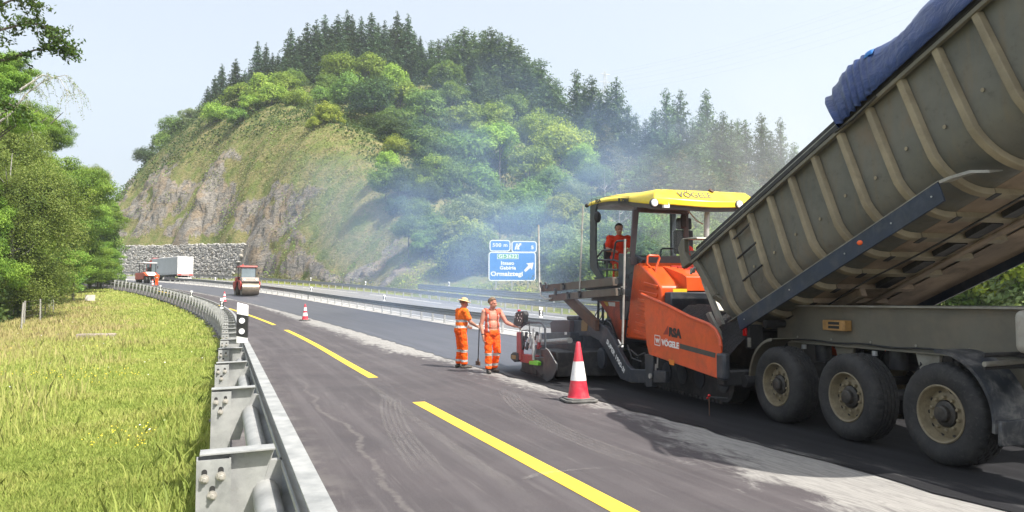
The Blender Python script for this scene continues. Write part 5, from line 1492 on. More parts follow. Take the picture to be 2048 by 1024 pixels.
for i in range(na + 1):
    u = i / na; a = 3.14 + (BL + .03 - 3.14) * u ** 1.25
    rows.append([tarp_pt(a, j / nc) for j in range(nc + 1)])
mb.loft(rows, closed=False, caps=False); to = mb.build('tarpaulin', M_tarp, trk, smooth=60)
sd = to.modifiers.new('thickness', 'SOLIDIFY'); sd.thickness = 0.006; sd.offset = 0
off = Vector((-.006, -.008, .012)); mb = T()
mb.loft([[Vector(tarp_pt(a, w)) + off for w in (.155, .13, .10, .075)] for a in (3.72, 3.76, 3.80, 3.84)], closed=False, caps=False); po_ = mb.build('tarp_patch', paint('bright blue patch', (0.03, 0.20, 0.62), .5), trk)
sd = po_.modifiers.new('thickness', 'SOLIDIFY'); sd.thickness = 0.004
mb = T(); mb.tube([bd(3.06, -.085, 1.37), bd(3.4, -.09, 1.33), bd(3.8, -.088, 1.36)], .012, 6); mb.build('tarp_strap', M_blk, trk)

# --- chassis
for Y in (0.62, 1.80):
    mb = T(); mb.box(-7.2, 0.78, Y, Y + 0.012, 1.10, 1.60); mb.build('frame_beam', M_olive, trk)
    mb = T(); mb.box(-7.2, 0.80, Y - 0.075, Y + 0.085, 1.6005, 1.622); mb.build('top_flange', M_edge, trk)
    mb = T(); mb.box(-7.2, 0.70, Y - 0.085, Y + 0.085, 1.078, 1.0995); mb.build('bottom_flange', M_olive, trk)
for X in (0.4, -0.7, -2.1, -3.4, -5):
    mb = T(); mb.box(X - .05, X + .05, 0.633, 1.799, 1.2, 1.5); mb.build('cross_tie', M_blk, trk)
mb = T(); mb.cyl((0.62, 0.3, 1.34), (0.62, 2.2, 1.34), 0.06, 12); mb.build('hinge_shaft', M_blk, trk)
for X in (-0.68, -2.05, 0.35, -3.15):
    mb = T(); mb.prism([(X - .18, 0.60, 1.075), (X + .18, 0.60, 1.075), (X + .07, 0.60, 0.72), (X - .08, 0.60, 0.72)], (0, 0.05, 0)); mb.build('spring_hanger', M_edge if X == -2.05 else M_olive, trk, bevel=0.01)
for X in (-0.15, -1.52, -2.9):
    mb = T(); mb.cyl((X, 0.7, 0.85), (X, 0.7, 1.07), 0.11, 14); mb.build('air_spring', M_blk, trk)
    mb = T(); mb.cyl((X + .25, 0.57, 1.0), (X + .25, 0.57, 1.06), 0.035, 8); mb.build('brake_valve', M_gal2, trk)
# wheels
def tyre_mesh():
    prof = [(0.287, 0.055), (0.300, 0.030), (0.345, 0.008), (0.400, -0.004), (0.450, 0.004), (0.488, 0.022), (0.508, 0.040), (0.518, 0.056)]
    tread = []; gro = (0.115, 0.165, 0.215, 0.265)
    y = 0.062
    for g in gro: tread += [(0.524, g - 0.022, 1), (0.524, g - 0.008, 1), (0.511, g - 0.006, 0), (0.511, g + 0.006, 0), (0.524, g + 0.008, 1)]
    tread += [(0.524, 0.318, 1)]
    full = [(r, y, 0) for r, y in prof] + tread + [(r, 0.38 - y, 0) for r, y in prof[::-1]]
    n = 120; v = []
    for i in range(n):
        th = 2 * math.pi * i / n
        for k, (r, y, tr) in enumerate(full):
            sh = 8 <= k + 1 and 7 <= k <= len(full) - 8
            rr = r - (0.010 if (tr or 6 <= k <= 8 or len(full) - 8 <= k <= len(full) - 7) and (i + (k // 5) * 2) % 4 == 0 else 0)
            v.append((rr * math.sin(th), y, rr * math.cos(th)))
    m = len(full); f = []
    for i in range(n):
        for k in range(m - 1): a = i * m + k; b = ((i + 1) % n) * m + k; f.append((a, b, b + 1, a + 1))
    mb = MB(); mb.add(v, f); return mb.mesh('tyre', M_tyre, 32)
def rim_mesh():
    mb = MB()
    mb.lathe([(0.298, 0.060), (0.300, 0.022), (0.290, 0.016), (0.278, 0.024), (0.270, 0.060), (0.262, 0.105), (0.248, 0.128), (0.225, 0.118), (0.205, 0.104), (0.145, 0.100), (0.138, 0.112), (0.138, 0.22), (0.262, 0.24), (0.296, 0.30)], (0, 0, 0), 'Y', 48, False, False)
    return mb.mesh('rim', M_rimp, 35)
def hub_mesh():
    mb = MB(); mb.lathe([(0.137, 0.16), (0.132, 0.085), (0.108, 0.072), (0.088, 0.070), (0.084, 0.030), (0.072, 0.020), (0.055, 0.018)], (0, 0, 0), 'Y', 6 * 4); return mb.mesh('hub', M_hub, 30)
def nut_mesh():
    mb = MB(); mb.lathe([(0.026, 0), (0.026, -.006)], (0, 0, 0), 'Y', 12); mb.lathe([(0.019, -.0061), (0.019, -.026), (0.012, -.034)], (0, 0, 0), 'Y', 6); return mb.mesh('wheel_nut', M_rimp, 30)
def hole_mesh():
    mb = MB(); pts = [(0.020 * math.cos(a), 0, 0.015 * math.sin(a)) for a in np.linspace(0, 6.283, 13)[:-1]]; mb.prism(pts, (0, -.003, 0)); return mb.mesh('vent_hole', M_dark, 0)
ME_T, ME_R, ME_H, ME_N, ME_V = tyre_mesh(), rim_mesh(), hub_mesh(), nut_mesh(), hole_mesh()
def wheel(X, Y, far=False):
    w = link_mesh('wheel', ME_T, trk); w.location = (-(X - TO[0]), Y - TO[1], 0.523)
    w.rotation_euler = (0, rnd.uniform(0, 6), math.pi if far else 0)
    link_mesh('rim', ME_R, w)
    link_mesh('hub', ME_H, w)
    if not far:
        for i in range(10):
            a = 2 * math.pi * i / 10; o = link_mesh('wheel_nut', ME_N, w); o.location = (0.1685 * math.sin(a), 0.1015, 0.1685 * math.cos(a))
            o = link_mesh('vent_hole', ME_V, w); a += .31; o.location = (0.226 * math.sin(a), 0.1165, 0.226 * math.cos(a)); o.rotation_euler = (0, a, 0)
for X in (0.0, -1.385, -2.77):
    wheel(X, 0.0); wheel(X, 2.5, True)
    mb = T(); mb.cyl((X, 0.25, 0.523), (X, 2.25, 0.523), 0.065, 12); mb.build('axle', M_blk, trk)
for i, X in enumerate((0.45, -0.55, -0.95, -1.9, -2.35, -3.3)):
    mb = T(); mb.tube([(X, .66, 1.07), (X - .06, .60, .95), (X + .05, .63, .84), (X + .16, .72, .78), (X + .22, .85, .80)], .014, 6); mb.build('air_hose', M_blk, trk)
mb = T(); mb.tube([(x, .605, 1.135 - .02 * math.sin(x * 3.1) ** 2) for x in np.linspace(.5, -6.5, 36)], .012, 6); mb.build('cable_loom', M_blk, trk)
for X in np.linspace(.3, -5.5, 9):
    mb = T(); mb.lathe([(.016, 0), (.016, -.010)], (X, .6195, 1.16), 'Y', 6); mb.build('frame_bolt', M_edge, trk)
mb = T(); mb.cyl((-1.1, 1.0, .95), (-2.0, 1.0, .95), .14, 16); mb.build('air_tank', M_blk, trk)
# mudguards
def mudguard(cx, a0, a1, r, y0, y1, mat, n=10, lip=0.0):
    mb = T(); rows = []
    for i in range(n + 1):
        a = R(a0 + (a1 - a0) * i / n); x, z = cx - r * math.cos(a), 0.523 + r * math.sin(a); x2, z2 = cx - (r - .012) * math.cos(a), 0.523 + (r - .012) * math.sin(a)
        xm, zm = cx - (r - .035) * math.cos(a), 0.523 + (r - .035) * math.sin(a)
        rows.append([(x2, y0 + .01, z2), (xm, y0, zm), (x, y0 - .004, z), (x, y1, z), (x2, y1, z2)])
    mb.loft(rows); return mb.build('mudguard', mat, trk, smooth=40)
M_fend = paint('scuffed black mudguard plastic', (0.030, 0.036, 0.046), 0.42, 0, 0.3, 3, (0.22, 0.215, 0.205), 0.7)
mudguard(-2.77, -8, 92, 0.66, 0.0, 0.44, M_fend)
mudguard(0.0, 96, 178, 0.64, 0.02, 0.44, M_olive)
mb = T(); mb.box(-3.47, -3.425, 0.02, 0.42, 0.32, 0.56); mb.build('mud_flap', M_fend, trk, bevel=0.01)
for z in (0.98, 1.10):
    mb = T(); mb.tube([(-3.30, 0.03, z + .06), (-3.42, 0.62, z + .08)], 0.022, 8); mb.build('mudguard_bracket', M_blk, trk)
mb = T(); mb.tube([(-3.36, -0.03, 1.08), (-3.36, 0.62, 1.10)], 0.026, 10); mb.build('mudguard_tube', M_edge, trk)
# water tank with red cap at the right edge
mb = T(); mb.box(-4.9, -3.62, 0.02, 0.50, 1.20, 1.60); mb.build('water_tank', paint('pale grey tank', (0.30, 0.29, 0.25), 0.5, 0, 0.2, 3, (0.19, 0.12, 0.075), 0.6), trk, bevel=0.07, seg=4)
mb = T(); mb.lathe([(0.075, 1.597), (0.078, 1.63), (0.066, 1.655), (0.03, 1.667)], (-3.82, 0.14, 0), 'Z', 18); mb.build('tank_cap', paint('faded red cap', (0.42, 0.13, 0.13), .5, 0, .15, 8), trk)
mb = T(); mb.cyl((-3.72, 0.1, 1.12), (-3.72, 0.1, 1.199), 0.02, 8); mb.build('drain_tap', M_gal2, trk)
mb = T(); mb.box(-6.5, -5.3, 0.2, 0.6, 0.75, 1.3); mb.build('tool_box', M_slate, trk, bevel=0.03)
mb = T(); mb.box(-7.4, -6.9, 0.7, 1.8, 0.0, 1.6); mb.build('landing_leg', M_blk, trk)
# tail lamp group and chute
X0, Z0 = pl(1493, 672, 0.10)
mb = T(); mb.box(X0 - .05, X0 + .05, 0.10, 0.36, Z0 - .19, Z0 + .17); mb.build('lamp_bracket', M_blk, trk, bevel=0.02)
mb = T(); mb.box(X0 - .03, X0 + .06, 0.07, 0.0995, Z0 + .0, Z0 + .12); mb.build('tail_lamp', M_redlamp, trk, bevel=0.008)
mb = T(); mb.box(X0 - .12, X0 - .06, 0.075, 0.0985, Z0 - .16, Z0 - .02); mb.build('lamp_plate', M_edge, trk)
mb = T(); mb.box(0.66, 0.74, 0.5, 2.0, 0.62, 0.74); mb.build('rear_bumper', M_blk, trk)
# wooden wheel chock wedged on the frame beam
wood = paint('orange varnished wood', (0.42, 0.235, 0.075), .55, 0, .2, 8, (0.2, 0.11, 0.04), .5)
xa, za = pl(1652, 638, .56); xb, zb_ = pl(1697, 664, .56)
chO = ((xa + xb) / 2, .56, (za + zb_) / 2)
ck = empty('wheel_chock', fw(*chO), TRZ, 'small orange wooden wheel chock held on the grey frame beam of the trailer', 'wheel chock')
mb = LB(chO); mb.box(xb + .0, xa - .0, 0.50, 0.615, zb_ + .01, za - .01); mb.build('block', wood, ck, bevel=0.006)
for k in (.35, .68):
    mb = LB(chO); zc = zb_ + (za - zb_) * k; mb.box(xb + .10, xa - .12, 0.4955, 0.4995, zc - .018, zc + .018); mb.build('slot', M_dark, ck)
# ================================================================== PAVER
M_or = paint('orange machine paint', (0.68, 0.085, 0.012), 0.38, 0, 0.12, 1.6, (0.22, 0.05, 0.025), 0.42, 0, 40, None, 0.16, 0.15)
M_or2 = paint('sooty orange machine paint', (0.52, 0.075, 0.018), 0.5, 0, 0.2, 2.0, (0.10, 0.035, 0.02), 0.7)
M_ylw = paint('yellow canopy shell', (0.80, 0.60, 0.012), 0.38, 0, 0.06, 1.0, (0.50, 0.38, 0.08), 0.35, 0, 40, None, 0.10, 0.2)
M_purp = paint('grey brown cab frame', (0.085, 0.075, 0.08), 0.5, 0, 0.12, 3, (0.14, 0.13, 0.12), 0.3)
M_seat = paint('black vinyl seat', (0.018, 0.018, 0.02), 0.55, 0, 0.2, 8)
M_beam = paint('grimy grey brown beam', (0.135, 0.115, 0.095), 0.55, 0.2, 0.25, 3, (0.12, 0.06, 0.04), 0.6)
M_rust = paint('brown rusty strut', (0.12, 0.062, 0.038), 0.7, 0.1, 0.3, 4, (0.05, 0.035, 0.03), 0.6)
M_pole = paint('pale galvanised pole', (0.48, 0.47, 0.44), 0.45, 0.4, 0.15, 6, (0.25, 0.2, 0.15), 0.35)
M_lt = paint('white lettering', (0.78, 0.77, 0.74), .5, 0, .04, 9)
M_lk = paint('black lettering', (0.02, 0.018, 0.018), .5, 0, .1, 9)
M_lg = paint('grey lettering', (0.09, 0.075, 0.035), .5, 0, .05, 9)
M_stripe = paint('dark grey stripe', (0.055, 0.058, 0.052), .5, 0, .1, 5)
M_scr = paint('red screed paint', (0.42, 0.03, 0.03), 0.5, 0, 0.2, 5, (0.10, 0.03, 0.03), 0.55)
M_sign = paint('yellow warning sticker', (0.8, 0.5, 0.02), .5, 0, .05)
M_grn = paint('lime green clamp', (0.22, 0.62, 0.05), .5, 0, .1, 8)
def glass_mat():
    t = NT('thin clear glazing'); g = t.n('ShaderNodeBsdfGlossy'); g.inputs['Roughness'].default_value = .03; tr = t.n('ShaderNodeBsdfTransparent'); tr.inputs[0].default_value = (.92, .95, .95, 1)
    fr = t.n('ShaderNodeFresnel'); fr.inputs[0].default_value = 1.45; mx = t.n('ShaderNodeMixShader'); t.link(t.math('MULTIPLY', fr.outputs[0], .6), mx.inputs[0]); t.link(tr.outputs[0], mx.inputs[1]); t.link(g.outputs[0], mx.inputs[2]); t.link(mx.outputs[0], t.out.inputs[0]); return t.mat
M_glass = glass_mat()
def mix_mat():
    t = NT('loose hot asphalt mix'); v = t.coords('Object'); n = t.noise(v, 38, 4, .7); b = t.noise(v, 5, 4, .6)
    t.principled(t.mix(t.ramp(n, .35, .7), (0.008, 0.008, 0.009), (0.034, 0.033, 0.035)), .55, 0, t.bump(n, 1.0, .03), .5); return t.mat
M_mix = mix_mat()

PO = (4.2, 1.25, 0.0)
pav = empty('paver', fw(*PO), TRZ, 'orange asphalt paver with yellow canopy working behind the tipper trailer', 'paver')
def K(): return LB(PO)
def pbuild(mb, name, mat, **kw): return mb.build(name, mat, kw.pop('parent', pav), **kw)
def px_poly(pts, Y): return [(pl(a, b, Y)[0], Y, pl(a, b, Y)[1]) for a, b in pts]
def plate_px(name, pts, Y, th, mat, bevel=0.0, parent=None, seg=1):
    mb = K(); mb.prism(px_poly(pts, Y), (0, th, 0)); return mb.build(name, mat, parent or pav, bevel=bevel, seg=seg)
def text_px(body, a, b, Y, mat, hgt_px, bold=0.0, parent=None, name='lettering', shear=0.0):
    """lettering along the picture line a-b on the vertical plane Y"""
    X0, Z0 = pl(a[0], a[1], Y); X1, Z1 = pl(b[0], b[1], Y); L = math.hypot(X1 - X0, Z1 - Z0); ang = math.atan2(Z1 - Z0, X0 - X1)
    hz = abs(pl(a[0], a[1] - hgt_px / 2, Y)[1] - pl(a[0], a[1] + hgt_px / 2, Y)[1])
    me = text_mesh(body, hz / 0.70, bold, 'CENTER', 1.0, shear); xs = [v.co.x for v in me.vertices]; sx = L / (max(xs) - min(xs))
    me.materials.clear(); me.materials.append(mat); o = link_mesh(name, me, parent or pav)
    par = Vector((0, 0, 0)) if parent is None else parent.location
    o.matrix_local = Matrix.Translation((-((X0 + X1) / 2 - PO[0]), Y - PO[1], (Z0 + Z1) / 2)) @ Matrix.Rotation(ang, 4, 'Y').inverted() @ RX @ Matrix.Diagonal((sx, 1, 1, 1))
    return o

# --- crawler tracks
for Y in (0.28, 1.92):
    mb = K(); pts = []
    for k in range(13): a = R(90 + 180 * k / 12); pts.append((5.05 - .36 * math.cos(a), Y, .40 + .36 * math.sin(a)))
    for k in range(13): a = R(-90 + 180 * k / 12); pts.append((1.75 - .30 * math.cos(a), Y, .34 + .30 * math.sin(a)))
    mb.prism(pts, (0, .30, 0)); tk = pbuild(mb, 'crawler_track', M_blk)
    for i in range(26):
        x = 1.8 + i * .128; mb = K(); mb.box(x - .05, x + .05, Y - .03, Y + .33, 0.004, 0.05); mb.build('track_pad', M_blk, tk)
    for x in (1.75, 2.5, 3.1, 3.7, 4.3, 5.05):
        mb = K(); mb.lathe([(.17, -.02), (.17, .0), (.06, .0)], (x, Y - .005, .36), 'Y', 18); mb.build('track_wheel', M_slate, tk)
mb = K(); mb.box(1.3, 6.5, 0.62, 1.88, 0.25, 1.2); pbuild(mb, 'chassis', M_blk, bevel=0.03)
mb = K(); mb.box(3.2, 6.3, 0.10, 2.40, 0.86, 1.30); pbuild(mb, 'lower_body', M_slate, bevel=0.03)
# --- engine housing
hp = [(4.98, 0.92), (4.55, 2.40), (4.30, 2.43), (3.55, 2.05), (3.40, 1.94), (3.38, 1.60), (3.60, 0.92)]
mb = K(); mb.prism([(x, 0.0, z) for x, z in hp], (0, 2.3, 0)); pbuild(mb, 'engine_hood', M_or, bevel=0.045, seg=3)
hc = [(4.50, 2.441), (3.34, 2.18), (3.20, 2.12), (3.18, 1.86), (3.45, 1.86), (4.4, 2.40)]
mb = K(); mb.prism([(x, 0.42, z) for x, z in hc], (0, 1.6, 0)); pbuild(mb, 'hood_bulge', M_or, bevel=0.03, seg=3)
for i in range(6):
    t_ = i / 6; x = 4.05 - .13 * i; z = 2.343 - .0292 * i
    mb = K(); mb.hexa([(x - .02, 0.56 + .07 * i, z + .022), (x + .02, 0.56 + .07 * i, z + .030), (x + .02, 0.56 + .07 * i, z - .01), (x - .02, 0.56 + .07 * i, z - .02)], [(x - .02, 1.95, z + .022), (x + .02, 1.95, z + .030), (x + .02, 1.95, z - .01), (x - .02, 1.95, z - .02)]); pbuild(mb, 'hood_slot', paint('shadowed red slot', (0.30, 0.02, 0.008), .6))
for i in range(7):
    z = 1.98 - .155 * i; x0 = 3.50 + .018 * i; x1 = 4.25 + .045 * i - (.18 if i == 0 else 0)
    mb = K(); mb.bar((x1, -0.012, z + .03), (x0, -0.012, z - .05), 0.022, 0.075); pbuild(mb, 'louvre', M_or, bevel=0.010, seg=2)
mb = K(); mb.box(3.1, 3.37, 0.06, 2.4, 1.25, 1.84); pbuild(mb, 'hopper_wall', M_slate, bevel=0.02)
mb = K(); y0, z0 = onX(1346, 583, 3.17); mb.box(3.165, 3.177, y0, y0 + .28, z0 - .075, z0 + .05); pbuild(mb, 'sticker', M_sign)
hx = [onX(a, b, 3.95) for a, b in ((1300, 534), (1294, 528), (1295, 513), (1299, 511), (1317, 512), (1319, 516), (1313, 533))]
mb = K(); mb.tube([(3.95, y, z) for y, z in hx] + [(3.9, hx[-1][0] - .05, hx[-1][1] - .18)], 0.022, 8); pbuild(mb, 'grab_handle', M_or)
for i in range(9):
    mb = K(); mb.lathe([(.014, 0), (.014, -.012)], (4.86 - .03 * i, -.003, 1.0 + .155 * i), 'Y', 6); pbuild(mb, 'hood_bolt', M_blk)
# --- hopper wings, floor, load
wing = [(1288, 590), (1335, 610), (1382, 634), (1418, 648), (1432, 660), (1440, 676), (1442, 692), (1437, 758), (1370, 734), (1298, 709), (1293, 690), (1290, 640)]
wp = plate_px('hopper_wing', wing, -0.40, 0.035, M_or, 0.008)
mb = K(); top = px_poly([(1284, 589), (1335, 611), (1382, 635), (1418, 649), (1432, 661), (1440, 677), (1442, 693)], -0.40)
mb.tube([(x, y - .005, z + .005) for x, y, z in top], 0.028, 8); mb.build('wing_lip', M_or, wp)
mb = K(); mb.prism([(x, 2.86, z) for x, y, z in px_poly(wing, -0.40)], (0, .035, 0)); pbuild(mb, 'hopper_wing', M_or, bevel=0.008)
for Y, s_ in ((-.365, 1), (2.86, -1)):
    mb = K(); mb.hexa([(3.1, Y, .75), (.8, Y, .56), (.8, Y + .02 * s_, .58), (3.1, Y + .02 * s_, .78)], [(3.1, 1.25 - .5 * s_, .52), (.9, 1.25 - .5 * s_, .42), (.9, 1.25 - .5 * s_, .46), (3.1, 1.25 - .5 * s_, .56)]); pbuild(mb, 'hopper_floor', M_slate)
mb = K(); rows = []
for i in range(29):
    x = .86 + (3.06 - .86) * i / 28; row = []
    for j in range(31):
        y = -.34 + 3.18 * j / 30; e = min(j, 30 - j) / 6.0; z = .62 + .15 * (x - .9) + .80 * min(1, e) ** .8 * (1 - .25 * ((x - 1.9) / 1.2) ** 2) + .05 * fbm(x * 4, y * 4, 3); row.append((x, y, z))
    rows.append(row)
mb.loft(rows, closed=False, caps=False); a_ = mb.build('asphalt_load', M_mix, None, smooth=60); a_.location = fw(*PO); a_.rotation_euler = (0, 0, TRZ)
tag(a_, 'black heap of hot asphalt mix filling the paver hopper', 'asphalt', kind='stuff')
mb = K(); mb.box(.72, .95, -.33, 2.83, .42, .66); pbuild(mb, 'push_beam', M_blk, bevel=0.03)
for Y in (0.4, 2.1):
    mb = K(); mb.cyl((.66, Y - .45, .5), (.66, Y + .45, .5), .09, 14); pbuild(mb, 'push_roller', M_blk)
mb = K(); mb.box(.60, .82, -.42, -.30, .52, .92); pbuild(mb, 'hopper_stop', M_slate, bevel=0.04, seg=2)
# lettering and emblem on the near wing
Yw = -0.4035
text_px('VÖGELE', (1323, 685), (1358, 692.5), Yw, M_lt, 11, 0.006)
fr = [(1309.5, 670), (1320, 672.3), (1320, 691.5), (1309.5, 689)]
for i in range(4):
    a, b = fr[i], fr[(i + 1) % 4]; p0, p1 = px_poly([a, b], Yw); mb = K(); mb.bar(p0, p1, .003, .014, (0, 0, 1) if i % 2 == 0 else (1, 0, 0)); pbuild(mb, 'emblem_frame', M_lt)
text_px('W', (1310.8, 681.2), (1318.8, 683), Yw, M_lt, 8, 0.006, name='emblem')
plate_px('stripe', [(1359.5, 687), (1431, 706), (1430, 716), (1359.5, 697)], -0.4025, .0022, M_stripe)
text_px('RSA', (1337, 664), (1362, 669), Yw, M_lk, 16, 0.012)
plate_px('emblem', [(1326, 669), (1333, 656), (1336, 651), (1336, 669)], -0.4025, .0022, paint('dull red emblem', (0.30, 0.03, 0.02), .5))
plate_px('sticker', [(1337, 718), (1349, 721), (1348, 731), (1339, 729)], -0.4025, .0022, paint('faded orange sticker', (0.65, 0.20, 0.02), .5))
# --- operator platform
mb = K(); mb.box(4.56, 6.9, 0.02, 2.40, 1.68, 1.77); pbuild(mb, 'platform', M_slate, bevel=0.01)
dark = [(1262, 507), (1284, 519), (1277, 540), (1252, 640), (1240, 640), (1236, 540), (1237, 507)]
plate_px('side_console', dark, 0.03, 0.10, M_slate, 0.015)
plate_px('side_fascia', [(1196, 601), (1252, 604), (1244, 690), (1236, 678), (1222, 640)], 0.04, 0.05, M_or2, 0.012)
plate_px('console_box', [(1252, 548), (1258, 548), (1257, 557), (1251, 557)], 0.022, 0.008, M_blk)
mb = K(); mb.box(5.5, 6.7, 0.3, 2.2, 0.9, 1.6); pbuild(mb, 'hydraulic_bay', M_slate, bevel=0.05)
text_px('RSA', (1239, 612.5), (1249, 613), 0.037, M_lk, 5.5, 0.004)
plate_px('sticker', [(1216, 604), (1230, 605), (1230, 613), (1218, 612)], 0.036, .003, M_lt)
plate_px('sticker', [(1207, 603), (1215, 604), (1216, 612), (1213, 612)], 0.036, .003, M_sign)
def seat(X, Y, name='seat'):
    mb = K(); mb.box(X - .24, X + .26, Y - .24, Y + .24, OPZ + .36, OPZ + .47); s_ = pbuild(mb, name, M_seat, bevel=0.04, seg=2)
    mb = K(); mb.hexa([(X + .22, Y - .22, OPZ + .46), (X + .34, Y - .22, OPZ + .44), (X + .34, Y + .22, OPZ + .44), (X + .22, Y + .22, OPZ + .46)], [(X + .32, Y - .2, OPZ + .95), (X + .42, Y - .2, OPZ + .93), (X + .42, Y + .2, OPZ + .93), (X + .32, Y + .2, OPZ + .95)]); mb.build('backrest', M_seat, s_, bevel=0.03, seg=2)
    mb = K(); mb.cyl((X, Y, 1.77), (X, Y, OPZ + .36), .07, 10); mb.build('seat_post', M_blk, s_); return s_
OPY = 0.42; OPX, OPZ = pl(1240, 459, OPY); OPZ -= 1.21; OPX += .1
seat(OPX, OPY)
Yf, Zf = onX(1364, 490, 5.3)
mb = K(); mb.box(5.22, 5.34, Yf - .20, Yf + .24, Zf - .20, Zf + .32); pbuild(mb, 'seat', M_seat, bevel=0.04, seg=2)
mb = K(); mb.box(5.20, 5.33, Yf - .14, Yf + .20, Zf + .33, Zf + .58); pbuild(mb, 'headrest', M_seat, bevel=0.04, seg=2)
mb = K(); mb.sph((5.12, Yf + .03, Zf - .14), .10, .14, .12); pbuild(mb, 'red_jacket', paint('red cloth', (0.62, 0.03, 0.02), .8), smooth=60)
mb = K(); mb.box(4.72, 4.95, 0.16, 0.62, 2.42, 2.60); pbuild(mb, 'control_panel', M_blk, bevel=0.03)
mb = K(); mb.box(4.70, 4.98, 0.66, 1.5, 2.28, 2.52); pbuild(mb, 'dashboard', paint('grey dashboard', (0.14, 0.15, 0.17), .5, 0, .1, 3), bevel=0.04)
mb = K(); mb.bar((4.86, .68, 2.56), (4.86, 1.42, 2.58), .14, .05); pbuild(mb, 'dash_tray', M_blk)
for pts in (((1186, 540), (1190, 520), (1205, 501), (1222, 499)), ((1184, 520), (1228, 520), (1246, 527), (1247, 560)), ((1188, 538), (1236, 540)), ((1190, 556), (1240, 556)), ((1226, 520), (1231, 486), (1235, 482), (1252, 481)), ((1214, 522), (1214, 556))):
    mb = K(); mb.tube([(x, .06, z) for x, y, z in px_poly(pts, .06)], 0.022, 8); pbuild(mb, 'handrail', M_slate)
hr = [onX(a, b, 4.6) for a, b in ((1320, 516), (1322, 500), (1326, 497), (1352, 497))]
mb = K(); mb.tube([(4.6, y, z) for y, z in hr], .018, 8); pbuild(mb, 'handrail', M_slate)
plate_px('side_glass', [(1191, 525), (1232, 528), (1240, 558), (1200, 556)], 0.10, 0.006, M_glass)
# --- canopy
rp_ = [(1180, 413), (1188, 404), (1196, 400), (1200, 402), (1193, 412), (1191, 420), (1190, 500), (1193, 530), (1206, 556), (1206, 600), (1196, 600), (1196, 558), (1182, 540), (1179, 522)]
plate_px('canopy_pillar', rp_, 0.02, 0.05, M_slate, 0.01)
plate_px('pillar_gusset', [(1179, 500), (1192, 500), (1194, 535), (1207, 556), (1196, 559), (1180, 536)], 0.004, 0.0155, M_slate, 0.004)
nf = [onX(a, b, 4.45) for a, b in ((1266, 418), (1279, 418), (1270, 522), (1260, 522))]
mb = K(); mb.prism([(4.45, y, z) for y, z in nf], (.045, 0, 0)); pbuild(mb, 'canopy_pillar', M_purp, bevel=0.012)
ff = [onX(a, b, 4.45) for a, b in ((1362, 424), (1378, 424), (1377, 440), (1380, 522), (1370, 522), (1368, 442))]
mb = K(); mb.prism([(4.45, y, z) for y, z in ff], (.045, 0, 0)); pbuild(mb, 'canopy_pillar', M_purp, bevel=0.012)
sill = [onX(a, b, 4.45) for a, b in ((1260, 514), (1392, 511), (1392, 526), (1262, 530))]
mb = K(); mb.prism([(4.448, y, z) for y, z in sill], (.10, 0, 0)); pbuild(mb, 'windscreen_frame', M_purp, bevel=0.01)
hd = [onX(a, b, 4.45) for a, b in ((1270, 414), (1380, 420), (1379, 428), (1276, 424))]
mb = K(); mb.prism([(4.446, y, z) for y, z in hd], (.10, 0, 0)); pbuild(mb, 'windscreen_frame', M_purp, bevel=0.01)
gl = [onX(a, b, 4.5) for a, b in ((1279, 424), (1364, 428), (1370, 512), (1270, 516))]
mb = K(); mb.prism([(4.5, y, z) for y, z in gl], (.006, 0, 0)); pbuild(mb, 'windscreen', M_glass)
mb = K(); mb.bar((6.72, 2.02, 1.77), (6.72, 2.02, 3.86), .10, .12); pbuild(mb, 'canopy_pillar', M_slate, bevel=0.01)
# shell: outline rings from drooping lower edge to crowned top
def roof_ring(k):
    """k 0 bottom edge .. 1 top; returns closed outline (X, Y, Z)"""
    out = []
    ins = (0.0, 0.0, 0.05, 0.22, 0.60)[k]; insf = (0.0, 0.0, 0.03, 0.20, 0.70)[k]
    def zbot(X, Y, front):
        f = max(0, (7.0 - X) / 3.5); return 3.875 - .40 * f ** 1.4 + .05 * math.sin(math.pi * min(1, f * 1.25)) * (0 if front else 1)
    def ztop(X): f = max(0, (7.0 - X) / 3.5); return 4.01 - .20 * f ** 1.3
    P = []
    for i in range(9): P.append((7.0 - 3.38 * i / 8, 0.0, False))
    for i in range(1, 12): w = i / 11; P.append((3.56 - .10 * math.sin(math.pi * w), 0.06 + 2.06 * w, True))
    for i in range(9): P.append((3.62 + 3.38 * i / 8, 2.18, False))
    for i in range(1, 6): P.append((7.05, 2.18 - 2.18 * i / 6, False))
    cx, cy = 5.25, 1.09
    for X, Y, fr in P:
        h0 = zbot(X, Y, fr) - (.02 * math.cos((Y - 1.09) * 2.6) if fr else 0); h1 = ztop(X)
        h = (h0, h0 + (h1 - h0) * .34, h0 + (h1 - h0) * (.42 if fr else .62), h1 - .015, h1 + .045)[k]; q = insf if fr else ins
        d = math.hypot(cx - X, cy - Y); out.append((X + (cx - X) / d * q, Y + (cy - Y) / d * q, h))
    return out
mb = K(); mb.loft([roof_ring(k) for k in range(5)]); can = pbuild(mb, 'canopy', M_ylw, smooth=32, bevel=0.012)
mb = K(); rg_ = roof_ring(0); mb.loft([[(x + (5.25 - x) * .04, y + (1.09 - y) * .04, z - .075) for x, y, z in rg_], [(x + (5.25 - x) * .03, y + (1.09 - y) * .03, z + .02) for x, y, z in rg_]]); pbuild(mb, 'canopy_underside', M_purp, smooth=30)
def lamp_on(px, py, X):
    y, z = onX(px, py, X); mb = K(); mb.lathe([(.085, .03), (.088, -.015), (.075, -.025)], (X, y, z), 'X', 20); l = mb.build('lamp_rim', M_blk, pav)
    mb = K(); mb.lathe([(.072, -.022), (.060, -.040), (.02, -.046)], (X, y, z), 'X', 20); mb.build('lamp', M_refl, l)
lamp_on(1308, 406, 3.53); lamp_on(1478, 409, 3.50)
